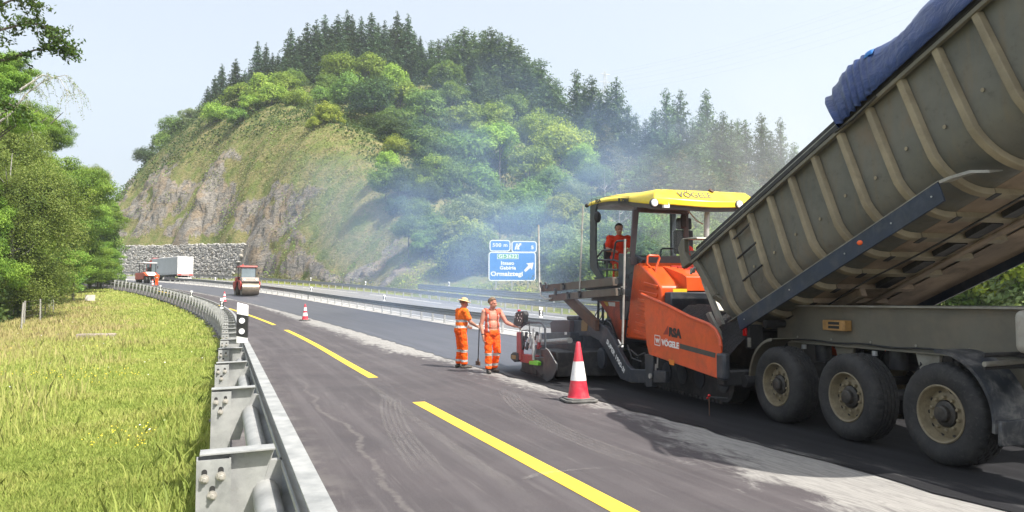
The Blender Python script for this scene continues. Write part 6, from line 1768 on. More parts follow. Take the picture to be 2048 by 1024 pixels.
# lettering on the crowned front and the side of the canopy
y0, z0 = onX(1352, 395.5, 3.60); y1, z1 = onX(1420, 397, 3.60)
me = text_mesh('VÖGELE', .22, .005); xs = [v.co.x for v in me.vertices]; me.materials.clear(); me.materials.append(M_lg)
o = link_mesh('lettering', me, pav); sc_ = (y1 - y0) / (max(xs) - min(xs))
# the front slope leans back: lettering lies on that slope
e1 = Vector((0, 1, 0)); e2 = Vector((-.667, 0, .745)).normalized(); e3 = e1.cross(e2)
fX, fY, fZ = 3.570, (y0 + y1) / 2 + .02, 3.690
o.matrix_local = Matrix(((e1.x, e2.x, e3.x, -(fX - PO[0])), (e1.y, e2.y, e3.y, fY - PO[1]), (e1.z, e2.z, e3.z, fZ), (0, 0, 0, 1))) @ Matrix.Diagonal((sc_, 1, 1, 1))
from mathutils.bvhtree import BVHTree
tree_ = BVHTree.FromPolygons([v.co.copy() for v in can.data.vertices], [tuple(f.vertices) for f in can.data.polygons])
inv_ = o.matrix_local.inverted(); e3 = e3.normalized()
for v_ in me.vertices:                    # lay the lettering on the shell like a decal
    lift = .004 + max(0, v_.co.z) * .5; q_ = o.matrix_local @ v_.co; hit = tree_.ray_cast(q_ + e3 * .4, -e3, 1.0)[0]
    if hit is not None: v_.co = inv_ @ (hit + e3 * lift)
text_px('RSA', (1190.5, 402.8), (1201.5, 401), -0.0035, M_lk, 6.5, 0.006)
plate_px('label_plate', [(1236, 396.5), (1240.5, 396.3), (1240.5, 406), (1236, 406.3)], -0.004, .003, M_lk)
text_px('KRIM', (1244, 401.8), (1256, 401.2), -0.0055, M_lk, 6.2, 0.008)
for pa, pb in (((1242.5, 396.4), (1257.5, 395.4)), ((1242.5, 406.6), (1257.5, 405.8)), ((1242.6, 396), (1242.6, 407)), ((1257.4, 395), (1257.4, 406.2))):
    p0, p1 = px_poly([pa, pb], -.004); mb = K(); mb.bar(p0, p1, .004, .010, (0, 0, 1) if pa[1] != 396 and pa[1] != 395 else (1, 0, 0)); pbuild(mb, 'label_frame', M_lk)
mb = K(); mb.tube([(x, -.006, z) for x, y, z in px_poly([(1183, 410), (1183, 398.5), (1200, 394.5), (1235, 391.5), (1259, 392.5)], 0)], .006, 5); pbuild(mb, 'trim_line', M_lk)
mb = K(); y, z = onX(1329, 413, 3.58); mb.box(3.50, 3.58, y - .05, y + .06, z - .03, z + .02); mb.box(3.53, 3.56, y + .06, y + .08, z - .03, z + .08); pbuild(mb, 'work_lamp', M_refl)
x, z = pl(1174, 411, -.01); mb = K(); mb.sph((x, -.01, z), .06, .05, .05); pbuild(mb, 'rear_lamp', M_blk)
# exhaust, mirrors, whip, poles
y, z = onX(1415, 392, 3.75); y2, z2 = onX(1413, 470, 3.75)
mb = K(); mb.tube([(3.75, y2, 2.2), (3.75, y2, z2), (3.75, y, z), (3.70, y + .02, z + .05)], .052, 14); mb.build('exhaust_pipe', M_pole, pav)
mb = K(); mb.cyl((3.715, y + .012, z + .03), (3.66, y + .04, z + .10), .056, 14); pbuild(mb, 'exhaust_tip', M_rust)
y, z = onX(1195, 434, 6.3)
mb = K(); mb.sph((6.3, y, z), .05, .085, .13); pbuild(mb, 'mirror', M_blk)
mb = K(); mb.tube([(6.6, .05, z + .1), (6.3, y, z)], .012, 6); pbuild(mb, 'mirror_arm', M_blk)
y, z = onX(1365, 443, 4.3); mb = K(); mb.box(4.27, 4.31, y - .05, y + .08, z - .13, z + .13); pbuild(mb, 'mirror', M_blk, bevel=0.02)
y0, z0 = onX(1375, 420, 4.2); y1, z1 = onX(1393, 441, 4.2); y2, z2 = onX(1406, 448, 4.2)
mb = K(); mb.tube([(4.2, y0, z0), (4.2, y1, z1), (4.2, y2, z2)], .012, 6); pbuild(mb, 'strut', M_pole)
mb = K(); mb.tube([(x, -.62, z) for x, y, z in px_poly([(1077, 450), (1079, 572), (1082, 592), (1092, 598), (1102, 597)], -.62)], .022, 8); pbuild(mb, 'sensor_pole', M_pole)
mb = K(); mb.tube([(x, -.56, z) for x, y, z in px_poly([(1166, 412), (1159, 592)], -.56)], .020, 8); pbuild(mb, 'sensor_pole', M_pole)
mb = K(); mb.tube([(x, -.52, z) for x, y, z in px_poly([(1250, 478), (1245, 688), (1238, 693)], -.52)], .022, 8); pbuild(mb, 'sensor_pole', M_pole)
# folded levelling beams on a strut
def beam_px(a, b, Y, hpx, mat, name):
    p, q = px_poly([a, b], Y); h = abs(pl(a[0], a[1] - hpx / 2, Y)[1] - pl(a[0], a[1] + hpx / 2, Y)[1]); mb = K(); mb.bar(p, q, .10, h); return pbuild(mb, name, mat, bevel=0.006)
beam_px((1082, 577), (1124, 574), -.50, 13, M_rust, 'levelling_beam'); b1 = beam_px((1124, 573.5), (1230, 563), -.50, 14, M_beam, 'levelling_beam')
beam_px((1101, 596), (1135, 593), -.50, 13, M_rust, 'levelling_beam'); beam_px((1135, 592.5), (1236, 584), -.50, 13, M_beam, 'levelling_beam')
mb = K(); xe, ze = pl(1233, 563, -.5); mb.box(xe - .008, xe - .001, -.535, -.465, ze - .05, ze + .05); pbuild(mb, 'beam_mouth', M_dark)
beam_px((1175, 577), (1250, 571), -.25, 8, M_slate, 'support_rail'); beam_px((1190, 596), (1252, 596), -.1, 8, M_slate, 'support_rail')
for q in ((1093, 572), (1128, 574), (1137, 592), (1112, 585), (1241, 586), (1246, 583), (1160, 590), (1083, 572)):
    X, Z = pl(q[0], q[1], -.57); mb = K(); mb.box(X - .05, X + .05, -.60, -.555, Z - .06, Z + .05); mb.cyl((X, -.62, Z + .07), (X, -.57, Z + .07), .03, 8); pbuild(mb, 'clamp', M_blk, bevel=0.008)
plate_px('beam_strut', [(1124, 599), (1146, 597), (1190, 640), (1190, 662), (1170, 645)], -.45, .10, M_rust, 0.01)
for a, b in (((1197, 600), (1196, 650)), ((1206, 600), (1206, 648))):
    mb = K(); mb.tube([(x, .1, z) for x, y, z in px_poly([a, b], .1)], .03, 8); pbuild(mb, 'hydraulic_ram', M_slate)
mb = K(); mb.tube([(x, .0, z) for x, y, z in px_poly([(1188, 636), (1196, 620), (1203, 617), (1206, 624), (1202, 636), (1190, 650)], .0)], .012, 6); pbuild(mb, 'hose', M_blk)
for pts in ([(1205, 650), (1212, 640), (1222, 648), (1228, 668)], [(1150, 650), (1160, 656), (1172, 652), (1186, 640)], [(1262, 700), (1275, 712), (1290, 706)], [(1255, 690), (1264, 716), (1284, 724)], [(1112, 684), (1122, 692), (1138, 690)]):
    mb = K(); mb.tube([(x, -.30, z) for x, y, z in px_poly(pts, -.30)], .016, 6); pbuild(mb, 'hose', M_blk)
# --- tow arm with model lettering
arm = [(1140, 640), (1170, 642), (1195, 645), (1213, 655), (1226, 675), (1241, 708), (1253, 729), (1262, 738), (1330, 742), (1330, 766), (1262, 766), (1240, 757), (1226, 732), (1208, 697), (1196, 680), (1180, 672), (1140, 672)]
plate_px('tow_arm', arm, -0.34, 0.09, M_slate, 0.012)
text_px('SUPER 1900-3i', (1213.5, 682), (1248.5, 743), -0.3435, M_lt, 9.5, 0.004)
plate_px('arm_bracket', [(1163, 640), (1176, 641), (1174, 662), (1162, 662)], -.3495, .009, paint('ochre bracket', (0.26, 0.15, 0.05), .6), .003)
mb = K(); X, Z = pl(1214, 716, -.2); mb.lathe([(.215, -.30), (.215, -.36), (.15, -.375)], (X, 0.02, Z), 'Y', 28); pbuild(mb, 'idler_disc', M_slate)
plate_px('guide_post', [(1289, 708), (1306, 709), (1304, 774), (1291, 773)], -.36, .10, M_slate, 0.01)
mb = K(); X, Z = pl(1301, 752, -.37); mb.lathe([(.045, 0), (.045, -.03)], (X, -.36, Z), 'Y', 14); pbuild(mb, 'pivot_pin', M_pole)
for q in ((1316, 712), (1312, 728)):
    a, b = px_poly([q, (q[0] - 1, q[1] + 24)], -.3); mb = K(); mb.tube([a, b], .018, 8); pbuild(mb, 'ram', M_pole)
# --- auger bay and screed
mb = K(); mb.box(5.65, 6.75, -1.25, 3.75, 0.10, 0.62); pbuild(mb, 'auger_bay', M_blk, bevel=0.02)
mb = K(); mb.box(6.70, 7.9, -1.36, 3.86, 0.035, 0.42); pbuild(mb, 'screed', M_blk, bevel=0.02)
plate_px('screed_housing', [(1137, 640), (1164, 640), (1168, 660), (1168, 712), (1140, 716)], -.25, .7, M_slate, 0.02)
plate_px('screed_beam', [(1076, 666), (1140, 664), (1140, 682), (1076, 684)], -.55, .30, M_slate, 0.012)
plate_px('tool_box', [(1100, 645), (1105, 640), (1139, 641), (1139, 667), (1102, 668)], -.45, .35, paint('sooty brown box', (0.085, 0.048, 0.042), .6, 0, .3, 4, (0.05, 0.04, 0.04), .5), 0.015)
plate_px('valve_box', [(1133, 632), (1156, 632), (1156, 640), (1133, 640)], -.35, .3, M_blk, 0.02)
plate_px('label', [(1129, 664), (1133.5, 664), (1133.5, 669.5), (1129, 669.5)], -.556, .004, M_lt)
mb = K(); p, q = px_poly([(1082, 685), (1140, 681)], -.75); mb.tube([p, q], .065, 12); pbuild(mb, 'slide_tube', M_pole)
plate_px('slide_plate', [(1070, 690), (1150, 686), (1152, 745), (1072, 748)], -.85, .05, M_blk, .01)
YG = -1.42
plate_px('end_gate', [(1086, 702), (1092, 697), (1098, 702), (1113, 728), (1112, 741), (1105, 757), (1094, 764), (1086, 757)], YG, .03, M_slate, 0.006)
mb = K(); mb.tube([(x, YG - .004, z + .01) for x, y, z in px_poly([(1092, 697), (1098, 702), (1113, 728)], YG)], .009, 6); pbuild(mb, 'gate_edge', M_pole)
plate_px('gate_pocket', [(1066, 714), (1088, 714), (1088, 750), (1082, 752), (1066, 734)], YG + .04, .2, M_slate, .02)
plate_px('side_shoe', [(1040, 735), (1084, 738), (1092, 762), (1060, 757), (1040, 748)], YG + .08, .25, M_blk, .03)
plate_px('gate_box', [(1042, 708), (1066, 711), (1066, 728), (1040, 724)], YG + .02, .16, M_scr, .01)
plate_px('control_post', [(1033, 664), (1040, 664), (1043, 720), (1033, 720)], YG, .07, M_scr, .01)
plate_px('post_rear', [(1040.2, 664), (1043, 664), (1046, 690), (1044, 700), (1043.4, 700)], YG + .02, .05, M_blk, .01)
plate_px('end_box', [(1021, 708), (1025, 704), (1036, 706), (1036, 722), (1027, 724), (1021, 718)], YG - .02, .16, M_blk, .02)
plate_px('end_lamp', [(1022.5, 710), (1031, 711), (1031, 719), (1022.5, 717)], YG - .03, .01, paint('dull amber panel', (0.38, 0.22, 0.05), .5), .004)
cp = [(1026, 650), (1030, 625), (1036, 623), (1046, 622), (1048, 628), (1046, 645), (1041, 652), (1030, 653)]
box = plate_px('remote_control', cp, YG - .06, .12, M_blk, .02)
for q in ((1031, 629), (1037, 630), (1043, 628), (1035, 636), (1040, 635), (1043, 637), (1030, 634), (1037, 641), (1041, 642)):
    mb = K(); X, Z = pl(q[0], q[1], YG - .065); mb.box(X - .022, X + .022, YG - .068, YG - .062, Z - .018, Z + .018); mb.build('button', M_lt, box)
mb = K(); X, Z = pl(1038, 621, YG); mb.lathe([(.03, Z - .04), (.045, Z), (.03, Z + .02)], (X, YG, 0), 'Z', 12); mb.build('stop_button', M_redlamp, box)
for pts, r, mt in (([(1042, 655), (1047, 650), (1058, 645), (1080, 645), (1086, 648), (1090, 657), (1091, 695)], .024, M_slate), ([(1058, 641), (1060, 672)], .014, M_blk), ([(1043, 662), (1056, 660), (1062, 668)], .012, M_blk)):
    mb = K(); mb.tube([(x, YG + .05, z) for x, y, z in px_poly(pts, YG + .05)], r, 8); pbuild(mb, 'guard_rail' if mt == M_slate else 'hose', mt)
mb = K(); p, q = px_poly([(1066.5, 657), (1067.5, 720)], YG - .03); m_ = Vector(p).lerp(Vector(q), .5); mb.tube([p, m_, m_, q], [.022, .022, .032, .034], 12); pbuild(mb, 'spindle', M_gal2)
plate_px('spindle_clamp', [(1058, 722), (1070, 721), (1076, 724), (1075, 731), (1058, 729)], YG - .06, .08, M_grn, .008)
for q, c in (((1048, 680), M_scr), ((1052, 672), M_blk), ((1060, 678), M_gal2), ((1075, 680), M_gal2), ((1078, 690), M_scr), ((1055, 692), M_blk), ((1073, 672), M_blk), ((1047, 693), M_or2), ((1080, 676), M_gal2), ((1062, 690), M_gal2)):
    X, Z = pl(q[0], q[1], YG + .1); mb = K(); mb.cyl((X, YG + .08, Z - .09), (X + .02, YG + .12, Z + .09), .035, 8); mb.box(X - .05, X + .05, YG + .06, YG + .14, Z - .05, Z - .01); pbuild(mb, 'valve', c)
# grade pin with its little cross arm, standing in the milled bed
g = fw(*((pl(1419, 843, -.55)[0]), -.55, 0)); x_, z_ = pl(1419, 794, -.55)
pin = empty('grade_pin', g, TRZ, 'thin red-topped steel pin with a short cross arm beside the paver track', 'marker pin')
mb = MB(); mb.cyl((0, 0, -.05), (0, 0, z_ + .02), .008, 6); mb.build('rod', M_rust, pin)
mb = MB(); mb.tube([(-.02, 0, z_), (.30, .12, z_ + .01)], .010, 6); mb.build('cross_arm', M_blk, pin)
mb = MB(); mb.sph((0, 0, z_ + .02), .022); mb.sph((-.03, -.01, z_ - .02), .016); mb.build('clip', M_redlamp, pin)
# ================================================================== PEOPLE
def skin_mat(name, base, red):
    t = NT(name); v = t.coords('Object'); n = t.noise(v, 7, 5, .6)
    t.principled(t.mix(t.ramp(n, .35, .7), base, red), .5, 0, t.bump(t.noise(v, 60, 3), .05, .003), .35, Subsurface_Weight=.12, Subsurface_Radius=(.02, .008, .004), Subsurface_Scale=.3); return t.mat
SK1 = skin_mat('sunburnt skin', (0.47, 0.235, 0.16), (0.52, 0.19, 0.13))
SK2 = skin_mat('tanned skin', (0.36, 0.19, 0.125), (0.38, 0.16, 0.10))
def cloth(name, col, var=.12):
    t = NT(name); v = t.coords('Object'); n = t.noise(v, 9, 4, .6, .8); f = t.noise(v, 160, 2)
    d = tuple(c * (1 - var) for c in col)
    t.principled(t.mix(t.ramp(n, .35, .65), d, col), .8, 0, t.bump(t.math('ADD', n, t.math('MULTIPLY', f, .1)), .5, .03), .15); return t.mat
C_hi = cloth('high visibility orange cloth', (0.92, 0.115, 0.010)); C_yo = cloth('faded orange work shirt', (0.94, 0.165, 0.012)); C_red = cloth('red orange polo shirt', (0.62, 0.045, 0.015)); C_vest = cloth('salmon mesh vest', (0.72, 0.13, 0.07))
C_ref = paint('grey reflective tape', (0.42, 0.42, 0.40), .35, .2, .1, 10); C_boot = paint('dusty work boot', (0.06, 0.05, 0.042), .7, 0, .25, 9, (0.22, 0.2, 0.17), .5)
C_hair = paint('dark hair', (0.02, 0.015, 0.012), .6, 0, .2, 20); C_hair2 = paint('short light brown hair', (0.14, 0.085, 0.045), .6, 0, .25, 20); C_straw = paint('straw hat weave', (0.58, 0.40, 0.20), .8, 0, .2, 20, None, 0, .5, 120)
C_eye = paint('eye', (0.03, 0.02, 0.02), .2); C_watch = paint('black watch', (0.02, 0.02, 0.02), .3)

def solidify(mb, name, mats, parent, voxel, smooth=4, pick=None):
    """fuse the overlapping limbs and masses of mb into one continuous skin"""
    me0 = mb.mesh(name, mats[0], 0); o = bpy.data.objects.new(name, me0)
    rm = o.modifiers.new('r', 'REMESH'); rm.mode = 'VOXEL'; rm.voxel_size = voxel
    sm = o.modifiers.new('s', 'SMOOTH'); sm.factor = .5; sm.iterations = smooth
    me = evaluated_mesh(o); me.name = name
    me.materials.clear()
    for m in mats: me.materials.append(m)
    me.polygons.foreach_set('use_smooth', [True] * len(me.polygons))
    if pick:
        me.polygons.foreach_set('material_index', [pick(p.center) for p in me.polygons])
    me.update(); return link_mesh(name, me, parent)

def V3(*a): return Vector(a)
def finger_chain(mb, base, d, up, L, r, curl):
    """three bones that curl toward -up"""
    p = Vector(base); d = Vector(d).normalized(); up = Vector(up).normalized(); ax = d.cross(up).normalized()
    for i, l in enumerate((.46, .30, .24)):
        d = Matrix.Rotation(-curl * (0.6 + .5 * i), 3, ax) @ d; q = p + d * (L * l); mb.capsule(p, q, r * (1 - .08 * i), r * (.92 - .1 * i), 7); p = q
def hand(mb, wrist, d, palm_n, thumb_side, curl=.35, s=1.0):
    """palm plus four unequal fingers and a thumb leaving the side of the palm near its base; d points along the hand"""
    d = Vector(d).normalized(); n = Vector(palm_n).normalized(); n = (n - d * n.dot(d)).normalized(); t = d.cross(n).normalized() * (1 if thumb_side > 0 else -1)
    w = Vector(wrist)
    for k in (-1.15, -.4, .4, 1.15): mb.capsule(w + d * .012 + t * (.017 * k * s * .7), w + d * (.088 * s) + t * (.019 * k * s), .016 * s, .0135 * s, 8)
    for k, L in ((1.15, .078), (.4, .088), (-.4, .082), (-1.15, .064)): finger_chain(mb, w + d * (.092 * s) + t * (.020 * k * s), d + t * .05 * k, -n, L * s, .0098 * s, curl)
    b = w + d * (.030 * s) + t * (.024 * s); e = b + (d * .55 + t * .75 + n * .25).normalized() * (.042 * s); f = e + (d * .9 + t * .28 + n * .25).normalized() * (.036 * s)
    mb.capsule(b, e, .0135 * s, .0115 * s, 8); mb.capsule(e, f, .0112 * s, .0092 * s, 8)

def head(mb, c, yaw=0.0, pitch=0.0, s=1.0):
    """head facing +y before yaw; returns the rotation used"""
    M = Matrix.Rotation(yaw, 3, 'Z') @ Matrix.Rotation(pitch, 3, 'X'); c = Vector(c)
    def P(x, y, z): return c + M @ (Vector((x, y, z)) * s)
    def ell(p, rx, ry, rz): 
        m2 = MB(); m2.sph((0, 0, 0), rx * s, ry * s, rz * s, 18, 12); mb.add([P(*p) + M @ Vector(v) for v in m2.v], m2.f)
    ell((0, -.012, .030), .076, .096, .092); ell((0, .022, -.032), .061, .070, .078); ell((0, .050, -.085), .036, .034, .028)   # skull, face, chin
    mb.capsule(P(-.045, .020, -.07), P(0, .066, -.092), .020 * s, .019 * s); mb.capsule(P(.045, .020, -.07), P(0, .066, -.092), .020 * s, .019 * s)
    mb.capsule(P(0, .086, .012), P(0, .108, -.022), .009 * s, .015 * s); ell((-.012, .096, -.028), .010, .011, .008); ell((.012, .096, -.028), .010, .011, .008)   # nose
    mb.capsule(P(-.045, .078, .024), P(.045, .078, .024), .011 * s, .011 * s)                                   # brow
    mb.capsule(P(-.018, .088, -.054), P(.018, .088, -.054), .0075 * s, .0075 * s); mb.capsule(P(-.014, .087, -.066), P(.014, .087, -.066), .008 * s, .008 * s)   # lips
    for x in (-.079, .079): ell((x, -.008, -.006), .011, .020, .032)
    return M, P

def person(label, loc, rz, J, skin, group=None, hat=None, hair=None, head_yaw=0, head_pitch=0, fat=1.0, tilt=0, voxel=.009):
    """J: joints in the person's own frame (+y ahead, +x to the right hand side)"""
    rt = empty('person', loc, rz, label, 'person', group)
    mb = MB(); f = fat
    pel, ch, nk = V3(*J['pelvis']), V3(*J['chest']), V3(*J['neck'])
    ax = (ch - pel).normalized()
    mb.sph(pel + ax * .02, .165 * f, .125 * f, .125); mb.sph(pel.lerp(ch, .45) + V3(0, .012 * f, 0), .150 * f, .118 * f, .17); mb.sph(ch + ax * .02, .172, .118, .175); mb.sph(ch + ax * .12, .150, .095, .09)
    mb.capsule(ch + ax * .12, nk, .075, .060); mb.capsule(nk, V3(*J['head']) + V3(0, -.01, -.05), .058, .052)
    for x in (-1, 1):
        k = 'r' if x > 0 else 'l'; sh, el, wr = V3(*J['sh' + k]), V3(*J['el' + k]), V3(*J['wr' + k])
        mb.capsule(ch + ax * .10 + V3(x * .07, 0, 0), sh, .075, .066); mb.capsule(sh, sh.lerp(el, .5), .064, .058); mb.capsule(sh.lerp(el, .5), el, .058, .045); mb.capsule(el, el.lerp(wr, .35), .047, .048); mb.capsule(el.lerp(wr, .35), wr, .048, .030)
        hd = J.get('hd' + k, tuple((wr - el).normalized())); hand(mb, wr, hd, J.get('pn' + k, (-x, 0, 0)), J.get('ts' + k, -x if k == 'r' else x) , J.get('curl' + k, .4))
        hp, kn, an = V3(*J['hp' + k]), V3(*J['kn' + k]), V3(*J['an' + k])
        mb.capsule(hp, hp.lerp(kn, .4), .090, .080); mb.capsule(hp.lerp(kn, .4), kn, .080, .056); mb.capsule(kn, kn.lerp(an, .35), .057, .058); mb.capsule(kn.lerp(an, .35), an, .058, .038)
        td = V3(*J['td' + k]).normalized(); mb.capsule(an + V3(0, 0, -.03), an + td * .15 + V3(0, 0, -.055), .038, .028)
    M, P = head(mb, J['head'], head_yaw, head_pitch)
    solidify(mb, 'body', [skin], rt, voxel, 2)
    for x in (-.030, .030):
        e = MB(); e.sph(P(x, .083, .006), .0085, .0085, .006, 8, 6); e.build('eye', C_eye, rt)
    if hair:
        e = MB(); m2 = MB(); m2.sph((0, 0, 0), .081, .100, .094, 22, 14)
        vs = [P(0, -.016, .036) + M @ Vector(v) for v in m2.v]; keep = [fc for fc in m2.f if all(m2.v[i][2] > (-.055 if m2.v[i][1] < .005 else .045 if m2.v[i][1] > .055 else -.0 + m2.v[i][1] * .8) for i in fc)]
        e.add(vs, keep); h = e.build('hair', hair, rt, smooth=80); sd = h.modifiers.new('t', 'SOLIDIFY'); sd.thickness = .012; sd.offset = 1
    return rt, M, P

def garment(rt, J, name, mats, parts, infl, cut=None, pick=None, voxel=.011, wr=.010):
    """cloth shell following the same bones, with folds"""
    mb = MB()
    pel, ch, nk = V3(*J['pelvis']), V3(*J['chest']), V3(*J['neck']); ax = (ch - pel).normalized()
    f = J.get('fat', 1.0)
    if 'torso' in parts:
        mb.sph(pel + ax * .03, .165 * f + infl, .125 * f + infl, .14); mb.sph(pel.lerp(ch, .45) + V3(0, .012 * f, 0), .152 * f + infl, .120 * f + infl, .19); mb.sph(ch + ax * .02, .174 + infl, .118 + infl, .18 + infl); mb.sph(ch + ax * .12, .152 + infl, .097 + infl, .09 + infl)
        mb.capsule(ch + ax * .13, ch + ax * .19, .085, .068)
    for x in (-1, 1):
        k = 'r' if x > 0 else 'l'
        sh, el, wr_ = V3(*J['sh' + k]), V3(*J['el' + k]), V3(*J['wr' + k]); hp, kn, an = V3(*J['hp' + k]), V3(*J['kn' + k]), V3(*J['an' + k])
        if 'torso' in parts: mb.capsule(ch + ax * .10 + V3(x * .07, 0, 0), sh, .075 + infl, .068 + infl)
        if 'sleeve' in parts: mb.capsule(sh, sh.lerp(el, .62), .063 + infl, .062 + infl)
        if 'legs' in parts:
            mb.capsule(hp, kn, .096 + infl, .070 + infl); mb.capsule(kn, an + (an - kn).normalized() * .02, .070 + infl, .066 + infl * .8)
    if 'legs' in parts:
        mb.sph(pel + V3(0, 0, -.01), .172 * f + infl * .6, .132 * f + infl * .6, .135)
    o = solidify(mb, name, mats, rt, voxel, 1)
    me = o.data
    for v in me.vertices:
        p = v.co * 1.0; n = mn.noise(Vector((p.x * 8, p.y * 8, p.z * 15))) * 1.2 + .9 * mn.noise(Vector((p.x * 20 + 5, p.y * 20, p.z * 30))) + .7 * math.sin(p.z * 46 + 6 * mn.noise(p * 7)) * max(0, mn.noise(p * 5) + .2)
        v.co += v.normal * n * wr
    if cut:
        bm = bmesh.new(); bm.from_mesh(me); bmesh.ops.delete(bm, geom=[q for q in bm.faces if cut(q.calc_center_median())], context='FACES'); bm.to_mesh(me); bm.free()
        sd = o.modifiers.new('t', 'SOLIDIFY'); sd.thickness = .006; sd.offset = 0
    if pick: me.polygons.foreach_set('material_index', [pick(p.center) for p in me.polygons])
    me.update(); return o
def boots(rt, J, mat):
    for k in 'lr':
        an, td = V3(*J['an' + k]), V3(*J['td' + k]).normalized(); z = an.z - .085; mb = MB()
        h = V3(an.x, an.y, z + .04); mb.capsule(h - td * .055, h + td * .02, .046, .046); mb.capsule(h, h + td * .165 + V3(0, 0, -.008), .046, .034); mb.capsule(h, an + V3(0, 0, .03), .052, .054)
        o = solidify(mb, 'boot', [mat], rt, .009, 1)
        for v in o.data.vertices:
            if v.co.z < z + .012: v.co.z = z + .004

# worker with the straw hat, turned away, leaning on a lute
J1 = dict(pelvis=(0, 0, .95), chest=(0, .03, 1.26), neck=(0, .05, 1.48), head=(0, .09, 1.60), shl=(-.20, .03, 1.41), ell=(-.27, .05, 1.13), wrl=(-.22, .26, 1.02), shr=(.20, .03, 1.41), elr=(.25, .15, 1.14), wrr=(.17, .37, 1.03),
          hpl=(-.095, 0, .90), knl=(-.12, .04, .50), anl=(-.13, 0, .09), tdl=(-.25, 1, 0), hpr=(.095, 0, .90), knr=(.13, .05, .50), anr=(.16, .03, .09), tdr=(.3, 1, 0), hdr=(-.1, .9, -.35), hdl=(.3, .8, -.3), pnr=(-1, 0, -.2), pnl=(1, 0, -.2), tsr=1, tsl=-1, curlr=.75, curll=.5, fat=1.12)
p = ground_px(921, 736)
w1p, M1, P1 = person('road worker in straw hat and orange hi-vis clothes, back turned, holding a long rake', p, R(-62), J1, SK2, None, head_yaw=R(-8), head_pitch=R(-14), hair=C_hair2, fat=1.12)
bands = lambda bs: (lambda c: 1 if any(a < c.z < b for a, b in bs) else 0)
garment(w1p, J1, 'trousers', [C_hi, C_ref], ('legs',), .014, lambda c: c.z > 1.0 or c.z < .10, bands([(.39, .455), (.16, .215)]))
garment(w1p, J1, 'shirt', [C_yo, C_ref, C_hi], ('torso', 'sleeve'), .016, lambda c: c.z < .86 or c.z > 1.50, lambda c: 1 if (1.00 < c.z < 1.055 or 1.14 < c.z < 1.20) and abs(c.x) < .245 else 0)
boots(w1p, J1, C_boot)
mb = MB(); prof = [(.0, .118), (.05, .115), (.078, .095), (.086, .05), (.090, .040), (.125, .034), (.165, .020), (.172, .022), (.165, .028), (.120, .043), (.092, .055)]
m2 = MB(); m2.lathe(prof[1:], (0, 0, 0), 'Z', 28); mb.add([P1(0, -.012, .035) + M1 @ Vector(v) for v in m2.v], m2.f); mb.build('straw_hat', C_straw, w1p, smooth=50)
mb = MB(); m2 = MB(); m2.lathe([(.0905, .046), (.0885, .066), (.091, .066), (.093, .046)], (0, 0, 0), 'Z', 28, True); mb.add([P1(0, -.012, .035) + M1 @ Vector(v) for v in m2.v], m2.f); mb.build('hat_band', paint('brown hat band', (0.16, 0.08, 0.04), .8), w1p)
me = text_mesh('CAMPEZO', .05, .001); me.materials.clear(); me.materials.append(paint('printed dark red lettering', (0.28, 0.03, 0.01), .8)); bpy.data.meshes.remove(me)
# the lute (asphalt rake)
hb_ = ground_px(956, 731); grip = w1p.matrix_basis @ Vector((.12, .46, .995)); grip2 = w1p.matrix_basis @ Vector((.17, .40, 1.06))
lut = empty('rake', hb_, R(-62), 'long handled asphalt rake with dark blade held by the straw hat worker', 'rake')
li = lut.matrix_basis.inverted(); g = li @ grip; base = Vector((0, 0, .06)); dirr = (g - base).normalized()
mb = MB(); mb.tube([base, g + dirr * .14], .014, 8); mb.build('handle', M_blk, lut)
mb = MB(); mb.box(-.11, .11, -.02, .02, .006, .11); mb.build('blade', M_rust, lut, bevel=.006)
mb = MB(); mb.cyl((0, 0, .05), base + dirr * .14, .022, 8); mb.build('socket', M_rust, lut)
# bare chested worker with an open vest, hand on the screed control
J2 = dict(pelvis=(0, 0, .95), chest=(0, -.01, 1.27), neck=(.01, .02, 1.49), head=(.015, .055, 1.62), shl=(-.20, 0, 1.42), ell=(-.31, .12, 1.17), wrl=(-.45, .30, 1.08), shr=(.20, -.01, 1.42), elr=(.27, -.03, 1.12), wrr=(.26, .06, .86),
          hpl=(-.09, 0, .90), knl=(-.10, .07, .50), anl=(-.08, -.06, .10), tdl=(-.2, 1, 0), hpr=(.09, 0, .90), knr=(.11, .03, .50), anr=(.11, .04, .09), tdr=(.25, 1, 0), hdl=(-.75, .6, -.25), pnl=(0, -.2, -1), tsl=1, hdr=(-.05, .1, -1), pnr=(-1, 0, 0), tsr=-1, curlr=.55, curll=.5, fat=1.06)
p = ground_px(984, 746)
w2p, M2, P2 = person('bare chested road worker in open vest and orange trousers beside the screed controls', p, R(-152), J2, SK1, None, head_yaw=R(38), head_pitch=R(-12), hair=C_hair2, fat=1.06)
garment(w2p, J2, 'trousers', [C_hi, C_ref], ('legs',), .014, lambda c: c.z > 1.0 or c.z < .11, bands([(.40, .465), (.17, .225)]))
garment(w2p, J2, 'vest', [C_vest, C_ref], ('torso',), .020, lambda c: c.z < .84 or c.z > 1.50 or (c.y > .02 and abs(c.x) < .095 + .03 * max(0, 1.2 - c.z)) or abs(c.x) > (.195 if c.z > 1.22 else .245), lambda c: 1 if c.y > 0 and .125 < abs(c.x) < .150 and c.z < 1.38 else 0)
boots(w2p, J2, C_boot)
mb = MB(); m2 = MB(); m2.lathe([(.034, -.014), (.036, 0), (.034, .014)], (0, 0, 0), 'Z', 16); d = (V3(*J2['wrr']) - V3(*J2['elr'])).normalized(); q = d.to_track_quat('Z', 'Y').to_matrix(); mb.add([V3(*J2['wrr']) - d * .04 + q @ Vector(v) for v in m2.v], m2.f); mb.build('watch', C_watch, w2p)
